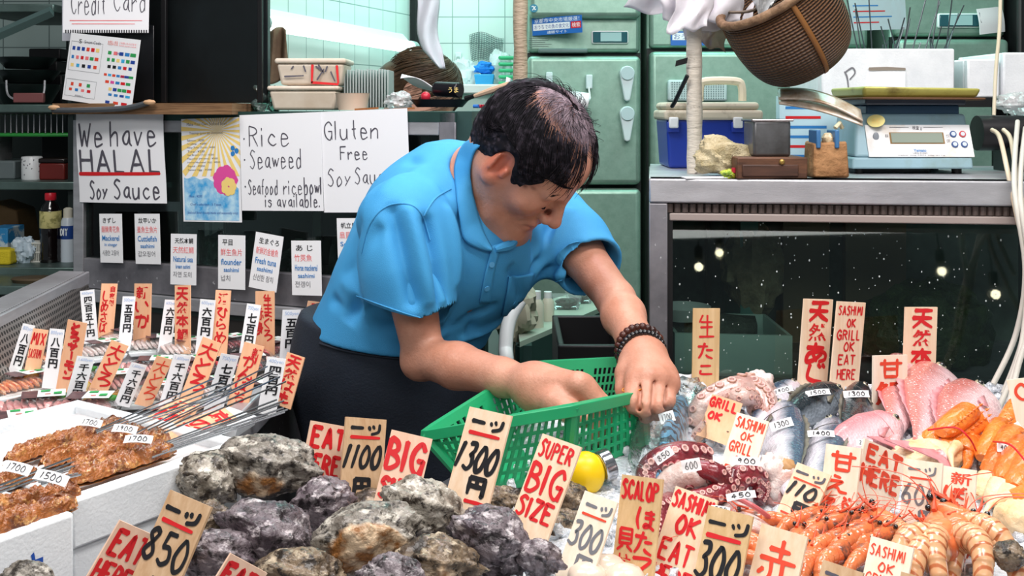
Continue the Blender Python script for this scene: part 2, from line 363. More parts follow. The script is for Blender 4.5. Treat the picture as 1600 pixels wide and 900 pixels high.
class Sheet:
    """a thin board or paper given by its top-left, top-right and bottom pixels, stood at a real depth"""
    def __init__(s, tl, tr, bl, db, lean=.2, dt=None, ext=0, bend=0, br=None):
        L = math.hypot(bl[0]-tl[0], bl[1]-tl[1])
        if dt is None: dt = db+lean*L*db/F
        s.TL, s.TR, s.BL = P(*tl, dt), P(*tr, dt), P(*bl, db)
        up = (s.TL-s.BL); s.H = up.length; up.normalize()
        r = s.TR-s.TL; e = (s.TR-Vector((0, 0, ZC)))/dt; k = e.dot(up); w0 = r.length
        if abs(k) > .02: r = r+e*max(-.7*w0, min(.7*w0, -r.dot(up)/k))      # turned so that its corners meet at right angles
        s.Wd = r.length; r = (r-up*r.dot(up)).normalized()
        s.up, s.r = up, r; s.n = r.cross(up)           # towards the viewer
        s.o = s.TL.copy(); s.ext = ext*s.H; s.bend = bend
        if s.n.y > 0: s.n = -s.n
    def at(s, x, y, h=0):      # metres from the top-left corner, right and down
        p = s.o+s.r*x-s.up*y+s.n*h
        if s.bend:
            t = x/s.Wd-.5; v = y/s.H
            p = p+s.n*(s.bend*(.25-t*t)*4*s.Wd+.35*s.bend*math.sin(v*5+s.Wd*50)*s.Wd)
        return p
    def board(s, name, mat, parent=None, thick=.0025, **kw):
        m = MB(); nu, nv = (8, 8) if s.bend else (1, 1); Ht = s.H+s.ext
        for side in (0, -thick): m.grid(lambda u, v: s.at(u*s.Wd, v*Ht, side), nu, nv)
        w = nu+1; k = w*(nv+1); rim = [i for i in range(w)]+[j*w+nu for j in range(1, nv+1)]+[nv*w+i for i in range(nu-1, -1, -1)]+[j*w for j in range(nv-1, 0, -1)]
        m.add([], []); 
        m.f += [(rim[i], rim[(i+1) % len(rim)], k+rim[(i+1) % len(rim)], k+rim[i]) for i in range(len(rim))]; m.m += [0]*len(rim)
        return m.build(name, mat, parent, smooth=bool(s.bend), **kw)
    def letters(s, parent, texts, scale=1.0):
        by = {}
        for t in texts:
            txt, c, u0, v0, u1, v1 = t[:6]; o = t[6] if len(t) > 6 else {}
            box = (u0*s.Wd, v0*s.H, u1*s.Wd, v1*s.H)
            by.setdefault(c, []).extend(write(txt, box, o.get('w', .085)*s.Wd, o.get('k', 'h'), o.get('v', False), o.get('s', 0), o.get('off', 0)))
        for j, (c, gs) in enumerate(by.items()):
            m = MB()
            for i, (v, f) in enumerate(gs): m.add([s.at(q[0], q[1], .0005+.00003*(i % 5)+.0002*j) for q in v], f)
            if m.v: m.build(INKN[c]+'_lettering', ink(c), parent, smooth=False)
    def patches(s, name, parent, items):      # printed colour patches (u0,v0,u1,v1,ink)
        by = {}
        for u0, v0, u1, v1, c in items: by.setdefault(c, []).append((u0, v0, u1, v1))
        for j, (c, bs) in enumerate(by.items()):
            m = MB()
            for i, (a, b, d, e) in enumerate(bs): m.add([s.at(x*s.Wd, y*s.H, .0004+.0001*j+.00002*(i % 4)) for x, y in ((a, b), (d, b), (d, e), (a, e))], [(0, 1, 2, 3)])
            m.build(INKN[c]+'_'+name, ink(c), parent, smooth=False)

wood_sign = mk('sign_wood', 'f3dcc2', .6, var=('e6bf98', 14, 4, .3, .8), stretch=(8, 8, .6))
for _n, _c, _v in (('sign_wood_pale', 'fbeedd', 'f0d9bb'), ('sign_wood_pink', 'f0cdb4', 'e3b497'), ('sign_wood_tan', 'e3c294', 'c8a06c'), ('sign_peach', 'f8c39c', 'f0b084'), ('sign_wood_dark', 'd8b793', 'b98f66')):
    mk(_n, _c, .6, var=(_v, 12, 4, .3, .8), stretch=(9, 9, .5))
white_card = mk('white_card', 'f4f4f6', .35, coat=.3)
paper = mk('white_paper', 'f0f0f3', .7)
tag_paper = mk('tag_paper', 'f6f6f8', .5)
def sign(name, label, cat, group, tl, tr, bl, db, mat, texts, lean=.32, ext=.15, thick=.0028, bend=0, dt=None):
    s = Sheet(tl, tr, bl, db, lean, ext=ext, bend=bend, dt=dt)
    o = s.board(name, MATS[mat] if isinstance(mat, str) else mat, thick=thick)
    tag(o, label, cat, group); s.letters(o, texts); o['s'] = 0; del o['s']
    return o, s
# ---------------------------------------------------------------- materials of the place
steel = mk('brushed_steel', 'c4c4c8', .42, .6, var=('a3a2a6', 9, 4, .3, .75), bump=(140, .0002, (1, 1, 14)), stretch=(1, 1, 5))
steel_dirty = mk('worn_steel', '98969b', .5, .55, var=('68666c', 8, 4, .35, .7), ramp=[(60, .66, .7, 'd0d0d4', None)])
fridge_mat = mk('fridge_steel', '93b3a4', .42, .55, var=('86a697', 40, 4), bump=(200, .0001))
dark_gap = mk('dark_gasket', '16211f', .6)
black_board = mk('black_panel', '0c0f10', .35, var=('12181a', 5, 3))
dark_green = mk('dark_green_steel', '33514c', .5, .4, var=('2a4440', 6, 3))
def thin(name, tint, ior, rough=.02, milk=0, milkcol='ffffff', bump=None):     # thin clear sheet: seen through, mirrors by angle
    m = bpy.data.materials.new(name); m.use_nodes = True; MATS[name] = m; N = m.node_tree.nodes; L = m.node_tree.links; N.clear()
    out = N.new('ShaderNodeOutputMaterial'); tr = N.new('ShaderNodeBsdfTransparent'); tr.inputs[0].default_value = srgb(tint); gl = N.new('ShaderNodeBsdfGlossy'); gl.inputs['Roughness'].default_value = rough
    fr = N.new('ShaderNodeFresnel'); fr.inputs[0].default_value = ior; mx = N.new('ShaderNodeMixShader'); L.new(fr.outputs[0], mx.inputs[0]); L.new(tr.outputs[0], mx.inputs[1]); L.new(gl.outputs[0], mx.inputs[2]); last = mx.outputs[0]
    if milk:
        df = N.new('ShaderNodeBsdfDiffuse'); df.inputs[0].default_value = srgb(milkcol); m2 = N.new('ShaderNodeMixShader'); m2.inputs[0].default_value = milk; L.new(last, m2.inputs[1]); L.new(df.outputs[0], m2.inputs[2]); last = m2.outputs[0]
    if bump:
        co = N.new('ShaderNodeTexCoord'); nz = N.new('ShaderNodeTexNoise'); nz.inputs['Scale'].default_value = bump[0]; nz.inputs['Detail'].default_value = 3; L.new(co.outputs['Object'], nz.inputs['Vector'])
        bp = N.new('ShaderNodeBump'); bp.inputs['Distance'].default_value = bump[1]; L.new(nz.outputs[0], bp.inputs['Height']); L.new(bp.outputs[0], gl.inputs['Normal']); L.new(bp.outputs[0], fr.inputs['Normal'])
    L.new(last, out.inputs[0]); return m
glass = thin('pane_glass', 'e6f2ee', 1.5)
rubber = mk('black_rubber', '101012', .5)
white_plastic = mk('white_plastic', 'e6ecec', .35)
dirty_plastic = mk('dirty_cream_plastic', 'd9cfc0', .5, var=('b8a48e', 6, 4, .4, .75))
clear_plastic = thin('clear_plastic', 'f4fafa', 1.45, .12, .10)
foam = mk('foam_box', 'eef1f3', .75, var=('dfe3e6', 14, 3), bump=(260, .0006), ramp=[(5, .68, .8, 'cfc7bd', None)])
plywood = mk('plywood_edge', '93704f', .7, var=('5f432c', 10, 3), stretch=(1, 1, 30))
wood_dark = mk('dark_wood', '6a4630', .55, var=('43291c', 12, 4), stretch=(1, 6, 6))
tile = mk('wall_tile', 'dfe8e4', .22)
def tile_nodes(m, c1, grout, w, h, plane='xz'):
    N, L, b = nodes(m); co = N.new('ShaderNodeTexCoord'); sp = N.new('ShaderNodeSeparateXYZ'); cb = N.new('ShaderNodeCombineXYZ'); br = N.new('ShaderNodeTexBrick')
    L.new(co.outputs['Object'], sp.inputs[0]); L.new(sp.outputs[0 if plane[0] == 'x' else 1], cb.inputs[0]); L.new(sp.outputs[2], cb.inputs[1]); L.new(cb.outputs[0], br.inputs[0])
    br.offset = 0; br.inputs['Color1'].default_value = srgb(c1); br.inputs['Color2'].default_value = srgb(c1); br.inputs['Mortar'].default_value = srgb(grout)
    br.inputs['Scale'].default_value = 1; br.inputs['Mortar Size'].default_value = .0018; br.inputs['Brick Width'].default_value = w; br.inputs['Row Height'].default_value = h
    L.new(br.outputs[0], b.inputs['Base Color'])
tile_nodes(tile, 'dde6e2', '8fa39f', .1, .1)
tile_side = mk('wall_tile_side', 'dde6e2', .22); tile_nodes(tile_side, 'dde6e2', '8fa39f', .1, .1, 'yz')
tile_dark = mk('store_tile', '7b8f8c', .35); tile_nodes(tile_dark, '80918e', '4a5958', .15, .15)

# ---------------------------------------------------------------- shell
def wallq(name, pts, m, th=.06):
    mb = MB(); a = [Vector(p) for p in pts]; n = (a[1]-a[0]).cross(a[3]-a[0]).normalized()
    mb.hexa([p for p in a], [p+n*th for p in a])
    return tag(mb.build(name, m, smooth=False), kind='structure')
cor = P(655, 0, 4.15); sl = P(418, 0, 3.15)
wd = (Vector((sl.x, sl.y, 0))-Vector((cor.x, cor.y, 0))).normalized()
floor_m = mk('wet_concrete', '5b5f5e', .35, var=('474b4a', 3, 4))
wallq('floor', [(-3, -1.6, 0), (-3, 4.4, 0), (3.4, 4.4, 0), (3.4, -1.6, 0)][::-1], floor_m)
wallq('ceiling', [(-3, 2.2, 2.95), (-3, 4.4, 2.95), (3.4, 4.4, 2.95), (3.4, 2.2, 2.95)], mk('ceiling_paint', 'aab8b4', .8))
wallq('wall_back', [(cor.x, 4.15, 0), (cor.x, 4.15, 2.95), (3.3, 4.15, 2.95), (3.3, 4.15, 0)], tile)
e = cor+wd*1.28
wallq('wall_side', [(e.x, e.y, 0), (e.x, e.y, 2.95), (cor.x, cor.y, 2.95), (cor.x, cor.y, 0)], tile_side)
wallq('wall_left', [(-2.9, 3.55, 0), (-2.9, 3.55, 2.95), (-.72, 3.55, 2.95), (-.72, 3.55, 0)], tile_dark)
wallq('wall_right', [(3.3, 4.15, 0), (3.3, 4.15, 2.95), (3.3, 2.0, 2.95), (3.3, 2.0, 0)], tile_dark)
mb = MB(); c0 = cor+wd*.035
mb.tube([(c0.x+.005, c0.y-.045, .0), (c0.x+.005, c0.y-.045, 2.94)], .022, 8)
tag(mb.build('trim_1', rubber), kind='structure')

# fluorescent lamp on the side wall
a, b_ = P(414, 36, 3.02), P(641, 68, 3.86)
b_.z = a.z-.02; t = thing('fluorescent_lamp', 'long white fluorescent tube lamp glowing on the tiled kitchen wall', 'lamp', (a+b_)/2)
n_ = Vector((wd.y, -wd.x, 0)); n_ = n_ if n_.y < 0 or n_.x > 0 else -n_
mb = MB(); mb.tube([a, b_], .021, 14); mb.build('tube', mk('tube_glow', 'ffffff', .3, emit=('e6fff8', 1.7)), t)
mb = MB(); mb.tube([a-n_*.03+Vector((0,0,.022)), b_-n_*.03+Vector((0,0,.022))], .026, 4); mb.build('lamp_housing', white_plastic, t)
for p, q in ((a, b_), (b_, a)):
    mb = MB(); dr = (p-q).normalized(); mb.tube([p, p+dr*.03], .024, 12); mb.build('end_cap', mk('grey_cap', '9fb0ac', .5), t)
mb = MB(); mb.tube(crv([P(404, 26, 3.2), P(440, 24, 3.25), P(452, 28, 3.3), P(455, 36, 3.33)], 6), .004, 6); mb.build('cord', white_plastic, t)

# ---------------------------------------------------------------- refrigerators
def fridge(name, label, px0, px1, d, top, split, lo, details):
    x0, x1 = P(px0, 0, d).x, P(px1, 0, d).x; z = lambda py: ZC-(py-HZ)*d/F
    t = thing(name, label, 'refrigerator', ((x0+x1)/2, d, 0), 'steel refrigerators along the back wall')
    mb = MB(); mb.box((x0, d+.03, .08), (x1, d+.7, z(top[0]))); mb.build('cabinet', fridge_mat, t, bevel=.006)
    mb = MB(); mb.box((x0+.006, d+.0, z(top[1])), (x1-.006, d+.06, z(top[0]))); mb.build('top_panel', fridge_mat, t, bevel=.012, bseg=3)
    mb = MB(); mb.box((x0, d+.025, .1), (x1, d+.035, z(top[1]))); mb.build('gasket', dark_gap, t)
    for a, b in ((split[0], split[1]), (split[2], lo)):
        mb = MB(); mb.box((x0+.004, d-.03, max(.14, z(b))), (x1-.006, d+.03, z(a))); mb.build('door', fridge_mat, t, bevel=.016, bseg=4)
    for k in (-1, 1):
        mb = MB(); mb.tube([((x0+x1)/2+k*(x1-x0)*.4, d+.3, 0), ((x0+x1)/2+k*(x1-x0)*.4, d+.3, .09)], .03, 12); mb.build('foot', rubber, t)
    return t, z
fa, z = fridge('refrigerator', 'steel refrigerator with blue sticker behind the man in the blue shirt', 822, 1003, 3.3, (-160, 82), (88, 288, 294), 900, 1)
d = 3.3
cover = MB(); cover.box((P(826, 0, d).x, d-.035, z(30)), (P(1000, 0, d).x, d+.0, z(-150))); cover.build('cover_panel', fridge_mat, fa, bevel=.02, bseg=4)
s = Sheet((831, 29), (909, 23), (832, 56), d-.006, dt=d-.006)
o = s.board('sticker', mk('sticker_blue', '2468b8', .4), fa, thick=.001)
s.patches('patch', o, [(.02, .34, .76, .72, 'w'), (.78, .34, .98, .72, 'r')])
s.letters(o, [('京都市中央市場厳選！', 'w', .05, .05, .95, .3, dict(k='p')), ('おうちでの魚の食文化', 'n', .05, .4, .74, .66, dict(k='p')), ('検索', 'w', .8, .4, .96, .66, dict(k='p')), ('通販サイト', 'w', .3, .77, .7, .95, dict(k='p'))])
mb = MB(); c = P(834, 13, d-.037); mb.lathe([(0, 0), (.0125, 0), (.0125, .002), (0, .002)], c, 20, T=Matrix.Rotation(PI/2, 3, 'X')); o = mb.build('emblem', mk('emblem_teal', '1d7f9c', .4), fa)
mb = MB(); 
for q in ([(-.006, .004), (-.002, .006), (0, 0), (-.004, -.006)], [(.006, .005), (.002, .003), (.003, -.004), (.007, -.002)]):
    v, f = ribbon(crv(q, 5), .0028); mb.add([c+Vector((x, -.003, y)) for x, y in v], f)
mb.build('white_mark', ink('w'), o, smooth=False)
def window(par, x0, y0, x1, y1, d):
    mb = MB(); A, B = P(x0, y1, d), P(x1, y0, d); mb.box((A.x, d-.008, A.z), (B.x, d+.01, B.z)); o = mb.build('display_frame', white_plastic, par, bevel=.006, bseg=3)
    mb = MB(); mb.box((A.x+.004, d-.011, A.z+.004), (B.x-.004, d-.006, B.z-.004)); mb.build('display_screen', mk('display_dark', '2d5a63', .12), o, bevel=.004)
    mb = MB(); mb.box((A.x+(B.x-A.x)*.24, d-.013, A.z+.008), (A.x+(B.x-A.x)*.8, d-.01, B.z-.006)); mb.build('readout', mk('readout_pale', '9fc4c4', .2), o)
window(fa, 924, 48, 982, 69, d-.002)
mb = MB(); A, B = P(841, 83, d-.012), P(918, 76, d-.012); mb.box((A.x, d-.03, A.z), (B.x, d, B.z)); mb.build('door_handle', mk('handle_grey', '5d7370', .4), fa, bevel=.004)
def thandle(par, px, py0, py1, d):     # tapered white pull handles
    mb = MB(); w = 23/F*d/2; zt, zb = z(py0), z(py1); cx = P(px, 0, d).x; R = []
    n = 14
    for yy in (d-.03, d-.062):
        for k in range(n+1): a = PI*k/n; R.append((cx+w*math.cos(a), yy, zt-w+w*math.sin(a)))
        for k in range(n+1): a = PI+PI*k/n; R.append((cx+w*.42*math.cos(a), yy, zb+w*.4+w*.42*math.sin(a)))
    h = len(R)//2; mb.hexa(R[:h], R[h:]); o = mb.build('pull_handle', mk('handle_white', 'cfe0e2', .3), par, bevel=.004, bseg=3)
    mb = MB(); mb.lathe([(0, 0), (w*.88, 0), (w*.88, .006), (0, .006)], (cx, d-.062, zt-w), 20, T=Matrix.Rotation(PI/2, 3, 'X')); mb.build('thumb_pad', mk('pad_grey', 'b5cdd0', .35), o)
thandle(fa, 977, 104, 158, d); thandle(fa, 977, 166, 220, d)
mb = MB(); A = P(850, 56, d-.004); 
for i in range(5): mb.box((P(826, 0, d).x, d-.002, z(60+i*3.2)), (P(862-(i % 3)*5, 0, d).x, d-.0005, z(59+i*3.2)))
mb.build('fine_print', mk('print_grey', '748a84', .6), fa, smooth=False)
fb, z = fridge('refrigerator', 'steel refrigerator behind the blue cool box and the wrapped white pole', 1012, 1360, 3.3, (-160, 75), (81, 288, 294), 900, 1)
s = Sheet((1048, 49), (1112, 49), (1048, 71), d-.006, dt=d-.006); o = s.board('sticker', MATS['sticker_blue'], fb, thick=.001)
s.patches('patch', o, [(.04, .1, .96, .62, 'w')]); s.letters(o, [('おうちの魚', 'n', .08, .16, .92, .58, dict(k='p'))])
mb = MB(); A, B = P(1042, 158, d-.03), P(1134, 125, d-.03); mb.box((A.x, d-.055, A.z), (B.x, d-.03, B.z)); o = mb.build('vent_box', mk('vent_white', 'bfd4d4', .4), fb, bevel=.006)
mb = MB(); 
for i in range(22):
    for j in range(8): cx, cz = A.x+.012+(B.x-A.x-.024)*i/21, A.z+.008+(B.z-A.z-.016)*j/7; mb.box((cx-.0017, d-.0565, cz-.0017), (cx+.0017, d-.0545, cz+.0017))
mb.build('vent_holes', mk('vent_hole', '6f8a8a', .6), o, smooth=False)
fc, z = fridge('refrigerator', 'steel refrigerator at the right edge behind the foam boxes', 1395, 1574, 3.25, (-160, 57), (62, 288, 294), 900, 1)
window(fc, 1464, 21, 1530, 44, 3.248)
mb = MB(); A, B = P(1580, 300, 3.2), P(1700, -160, 3.2); A.x += .02; mb.box((A.x, 3.2, .0), (B.x, 3.9, B.z)); o = mb.build('black_cabinet', rubber, bevel=.01); tag(o, 'black upright cabinet at the far right edge beside the refrigerator', 'cabinet')
# roll of bags hung on the refrigerator
t = thing('bag_roll', 'white paper roll hanging from two hooks on the refrigerator door', 'roll', P(905, 150, 3.2))
for px, y0, y1 in ((858, 113, 136), (920, 117, 139)):
    mb = MB(); A, B = P(px-5, y1, 3.26), P(px+5, y0, 3.26); mb.box((A.x, 3.235, A.z), (B.x, 3.268, B.z)); mb.build('hook', MATS['handle_white'], t, bevel=.003)
    mb = MB(); mb.tube([P(px, y1-3, 3.225), P(px+2, y1+14, 3.22), P(px, y1+18, 3.2)], .003, 6); mb.build('hook_arm', white_plastic, t)
mb = MB(); mb.tube([P(845, 150, 3.18), P(919, 158, 3.18)], .024, 20); mb.build('paper_roll', paper, t)
mb = MB(); mb.tube([P(917, 158, 3.178), P(920.5, 158.3, 3.178)], .009, 12); mb.build('core', mk('core_grey', '9aa8a6', .5), t)

# wrapped poles
beige_tape = mk('beige_tape', 'b9a68f', .45, var=('a08c76', 10, 3), bump=(40, .004, (1, 1, 4)))
t = thing('wrapped_pole', 'pole wrapped in wrinkled beige tape in front of the refrigerator', 'pole', P(812, 0, 2.75)*1+Vector((0, 0, -P(812, 0, 2.75).z)))
mb = MB(); xx = P(813, 0, 2.75).x; mb.tube([(xx, 2.75, .0)]+[(xx+.001*math.sin(i*2.1), 2.75, .05+i*.05) for i in range(52)], [.018+.0012*math.sin(i*1.7) for i in range(53)], 16); mb.build('tape_wrap', beige_tape, t)
mb = MB(); A = P(797, 132, 2.74); mb.grid(lambda u, v: Vector((xx-.035+.028*u-.02*v+.006*math.sin(u*9), 2.735+.01*math.sin(u*6), z(128)-.02*u-v*.16)), 6, 6); mb.build('loose_sheet', white_plastic, t, solid=.001)

# ---------------------------------------------------------------- left display case with the posters
def dl(px): return 1/(1/2.5+(1/2.1-1/2.5)*(px-115)/(712-115))
def LC(px, py, off=0): 
    d = dl(px); p = P(px, py, d); return p+Vector((0, off, 0))
lcase = thing('refrigerated_case', 'long steel display case behind the paper posters at left', 'display case', (LC(400, 440).x, 2.4, 0))
back = Vector((.02, .6, 0))
def fr(mb, pts, th=.03, m=0):
    a = [LC(*p) for p in pts]; mb.hexa([p+Vector((0, th, 0)) for p in a], a, m)
ztop = 1.444
def LZ(px, z, off=0): d = dl(px); return Vector(((px-800)/F*d, d+off, z))
zb = 1.04
mb = MB()
def bar(mb, p0, p1, z0, z1, o0=0, o1=.03):
    mb.hexa([LZ(p0, z0, o0), LZ(p1, z0, o0), LZ(p1, z0, o1), LZ(p0, z0, o1)], [LZ(p0, z1, o0), LZ(p1, z1, o0), LZ(p1, z1, o1), LZ(p0, z1, o1)])
mb = MB(); bar(mb, 114, 130, zb, ztop); mb.build('frame_post', steel, lcase, bevel=.002)
mb = MB(); bar(mb, 686, 712, zb, ztop); mb.build('frame_post', steel_dirty, lcase, bevel=.002)
mb = MB(); bar(mb, 130, 686, 1.398, ztop, .001); mb.build('frame_top', steel, lcase, bevel=.002)
mb = MB(); bar(mb, 130, 686, zb, 1.108, .001); mb.build('frame_bottom', steel_dirty, lcase, bevel=.002)
mb = MB(); bar(mb, 114, 712, 1.012, zb, -.012, .0); mb.build('frame_lip', steel, lcase, bevel=.002)
mb = MB(); bar(mb, 130, 686, 1.1, 1.4, .018, .022); mb.build('pane', glass, lcase)
for px in (262, 484, 656):
    mb = MB(); bar(mb, px, px+14, 1.108, 1.398, .026, .05); mb.build('mullion', mk('mullion_dark', '2b3431', .4, .4), lcase, bevel=.002)
q = [LZ(114, ztop), LZ(712, ztop), LZ(712, ztop)+back, LZ(114, ztop)+back]
mb = MB(); mb.hexa([p-Vector((0, 0, .02)) for p in q], q); mb.build('top_panel', dark_green, lcase)
mb = MB(); q2 = [Vector((p.x, p.y, zb)) for p in q]; mb.hexa([q2[0]+back*.97, q2[1]+back*.97, q2[2], q2[3]], [p+Vector((0, 0, .385)) for p in (q2[0]+back*.97, q2[1]+back*.97, q2[2], q2[3])]); mb.build('back_panel', mk('case_inner', '2a3a37', .5), lcase)
mb = MB(); mb.hexa([p-Vector((0, 0, .04)) for p in q2], q2); mb.build('case_floor', mk('case_inner_floor', '36423f', .4, .3), lcase)
mb = MB(); A, B = q2[1], q2[2]; mb.hexa([A+Vector((0, .03, -.3)), B+Vector((0, 0, -.3)), B+Vector((.03, 0, -.3)), A+Vector((.03, .03, -.3))], [A+Vector((0, .03, .405)), B+Vector((0, 0, .405)), B+Vector((.03, 0, .405)), A+Vector((.03, .03, .405))]); mb.build('side_panel', dark_green, lcase)
mb = MB(); mb.hexa([Vector((p.x, p.y, .0)) for p in q], [Vector((p.x, p.y, 1.0)) for p in q]); mb.build('base', mk('base_dark', '2a2725', .6), lcase)
mb = MB(); 
q3 = [LZ(132, 1.262, .2), LZ(684, 1.262, .12), LZ(684, 1.262, .3), LZ(132, 1.262, .4)]; mb.hexa(q3, [p+Vector((0, 0, .012)) for p in q3]); mb.build('shelf', mk('shelf_glass', '7fa79c', .2), lcase)
film = thin('crumpled_film', 'a9cfc6', 1.7, .14, .10, 'bfe0d8', (26, .03))
for px0, px1, z0, z1, sd in ((140, 470, 1.05, 1.17, 1), (300, 480, 1.275, 1.36, 2), (500, 650, 1.06, 1.2, 3)):
    mb = MB(); 
    def fn(u, v): 
        p = LZ(px0+(px1-px0)*u, z0+(z1-z0)*math.sin(PI*v)*(.7+.5*fbm((u*7, v*3, sd))), .07+.2*v); return p+Vector((0, .02*fbm((u*9, v*9, sd+5)), .02*fbm((u*16, v*16, sd))))
    mb.grid(fn, 60, 20); tag(mb.build('wrapped_ice_pack', film, loc=LZ((px0+px1)/2, z0, .15)), ('crumpled clear plastic over ice along the case floor behind the flounder card', 'crumpled plastic bundle on the glass shelf behind the rice poster', 'crumpled plastic at the right end of the case beside the man\'s back')[sd-1], 'plastic film')
# plywood board along the top
t = thing('plywood_board', 'plywood shelf board along the top of the left display case', 'board', LC(300, 175))
mb = MB(); bar(mb, 96, 372, 1.438, 1.462, -.05, .25); mb.build('board', plywood, t)
mb = MB(); mb.tube(crv([LC(100, 172, -.06), LC(150, 172, -.065), LC(210, 169, -.06), LC(245, 161, -.06)], 6), .006, 8); mb.build('grey_tube', mk('tube_grey', '4d5155', .5), t)
for px, py in ((103, 168), (249, 160)):
    mb = MB(); mb.ball(LC(px, py, -.066), (.014, .006, .006), n=8); mb.build('tape_knot', mk('knot_tan', 'c19a74', .7), t)

# ---------------------------------------------------------------- right display case
def dr(px): return 1/(1/1.87+(1/1.80-1/1.87)*(px-1022)/578)
def RZ(px, z, off=0): d = dr(px); return Vector(((px-800)/F*d, d+off, z))
def RC(px, py, off=0): return P(px, py, dr(px))+Vector((0, off, 0))
def RA(px, z, off=0): d = dr(px)+off; return Vector(((px-800)/F*d, d, z))
rz1 = ZC-(279-HZ)*dr(1022)/F; rz0 = ZC-(318-HZ)*dr(1047)/F; rzb = .97
rcase = thing('refrigerated_case', 'steel framed glass display case behind the fish on ice at right', 'display case', (RC(1300, 300).x, 2.1, 0))
def rbar(p0, p1, z0, z1, o0=0, o1=.04):
    mb = MB(); return mb.hexa([RA(p0, z0, o0), (RA if p1 < 1050 else RZ)(p1, z0, o0), (RA if p1 < 1050 else RZ)(p1, z0, o1), RA(p0, z0, o1)], [RA(p0, z1, o0), (RA if p1 < 1050 else RZ)(p1, z1, o0), (RA if p1 < 1050 else RZ)(p1, z1, o1), RA(p0, z1, o1)])
rbar(1014, 1043, rzb, rz0).build('frame_post', steel_dirty, rcase, bevel=.002)
RE = 1800
mb = MB(); mb.hexa([RZ(1014, rz0+.001, -.001), RZ(1043, rz0+.001, -.001), RZ(RE, rz0+.001, -.001), RZ(RE, rz0+.001, .05), RA(1014, rz0+.001, .05)], [RZ(1014, rz1, -.001), RZ(1043, rz1, -.001), RZ(RE, rz1, -.001), RZ(RE, rz1, .05), RA(1014, rz1, .05)]); mb.build('frame_top', steel, rcase, bevel=.003)
mb = MB(); mb.hexa([RZ(1014, rz1-.004, .0), RZ(RE, rz1-.004, .0), RZ(RE, rz1-.004, .5), RA(1016, rz1-.004, .5)], [RZ(1014, rz1, 0), RZ(RE, rz1, 0), RZ(RE, rz1, .5), RA(1016, rz1, .5)]); mb.build('top_panel', steel, rcase)
mb = MB(); 
for i in range(64):
    px = 1048+i*12; mb.tube([RZ(px, rz0-.001, .012), RZ(px, rz0-.016, .012)], .0062, 8)
mb.build('seal_strip', mk('seal_brown', '4b403c', .5), rcase)
rbar(1046, RE, rz0-.03, rz0-.017, .004, .03).build('light_rail', mk('rail_grey', '9a8d88', .5), rcase, bevel=.002)
pane_t = .072
mb = MB(); z0_, z1_ = rzb, rz0-.018
mb.hexa([RZ(1043, z0_, .0), RZ(RE, z0_, .0), RZ(RE, z0_, .004), RZ(1043, z0_, .004)], [RZ(1043, z1_, pane_t), RZ(RE, z1_, pane_t), RZ(RE, z1_, pane_t+.004), RZ(1043, z1_, pane_t+.004)]); mb.build('pane', glass, rcase)
rbar(1043, 1052, rzb, rz0-.017, .006, .03).build('pane_gasket', rubber, rcase)
rbar(1014, RE, .0, rzb+.0, -.0, .5).build('base', steel_dirty, rcase)
rbar(1014, RE, rzb, rz1-.006, .47, .5).build('back_panel', mk('case_black', '6a756d', .5, var=('3a423d', 5, 3)), rcase)
rbar(1014, 1020, rzb, rz1-.006, .04, .47).build('side_panel', MATS['case_black'], rcase)
for px, w_, c_ in ((1296, 20, '6b5a48'), (1416, 20, '6b5a48'), (1110, 60, '3b332d')):  # brown bars put in for the upright reflections in the pane
    rbar(px, px+w_, rzb, rz0-.035, .40, .42).build('slat', mk('slat_'+c_, c_, .6), rcase)
rbar(1185, 1215, rzb, rz0-.035, .3, .46).build('divider', mk('divider_teal', '4f7a74', .3), rcase)
# speckled droplets on the glass
rn = random.Random(5); mb = MB()
for i in range(260):
    px, v = rn.uniform(1050, 1590), rn.random()
    p = RZ(px, z0_+(z1_-z0_)*v, pane_t*v-.0006); r_ = rn.choice((.0006, .0008, .001, .0014)); mb.ball(p, (r_, .0004, r_*rn.uniform(1, 1.6)), n=6)
mb.build('water_spots', mk('spot_white', 'cfd8d6', .3), rcase); rcase.children[-1]['kind'] = 'stuff'
# things kept inside the case
mb = MB(); 
def dn(u, p): 
    k = 1+.3*fbm((u.x*2+3, u.y*2, u.z*2)); return p*k
mb.ball(RZ(1530, 1.03, .25), (.13, .09, .09), n=32, fn=dn); tag(mb.build('seaweed_heap', mk('seaweed_green', '3c4a28', .5, var=('1f2a18', 30, 4), bump=(60, .01))), 'dark green heap of seaweed inside the right display case', 'seaweed')
mb = MB(); 
def dn2(u, p): return p*(1+.25*fbm((u.x*3+9, u.y*3, u.z*3)))
mb.ball(RZ(1245, 1.13, .33), (.06, .05, .09), n=28, fn=dn2); tag(mb.build('shell_cluster', mk('shell_dark', '6a5c48', .6, var=('a09278', 14, 4), bump=(40, .01))), 'dark shells heaped inside the right display case', 'shells')
mb = MB(); 
def dn3(u, p): return p*(1+.3*fbm((u.x*2+19, u.y*2, u.z*2)))
mb.ball(RZ(1140, 1.02, .2), (.09, .07, .05), n=28, fn=dn3); tag(mb.build('fish_heap', mk('fishy_grey', '5a5f58', .4, var=('34392f', 12, 4), bump=(40, .01))), 'grey heap of fish inside the right display case at its left end', 'fish')
mb = MB(); mb.lathe([(0, 0), (.03, 0), (.05, .022), (.052, .022), (.032, -.003), (0, -.003)], RZ(1090, 1.062, .16), 24); tag(mb.build('dish', white_plastic), 'small white dish inside the right display case near the octopus sign', 'dish')

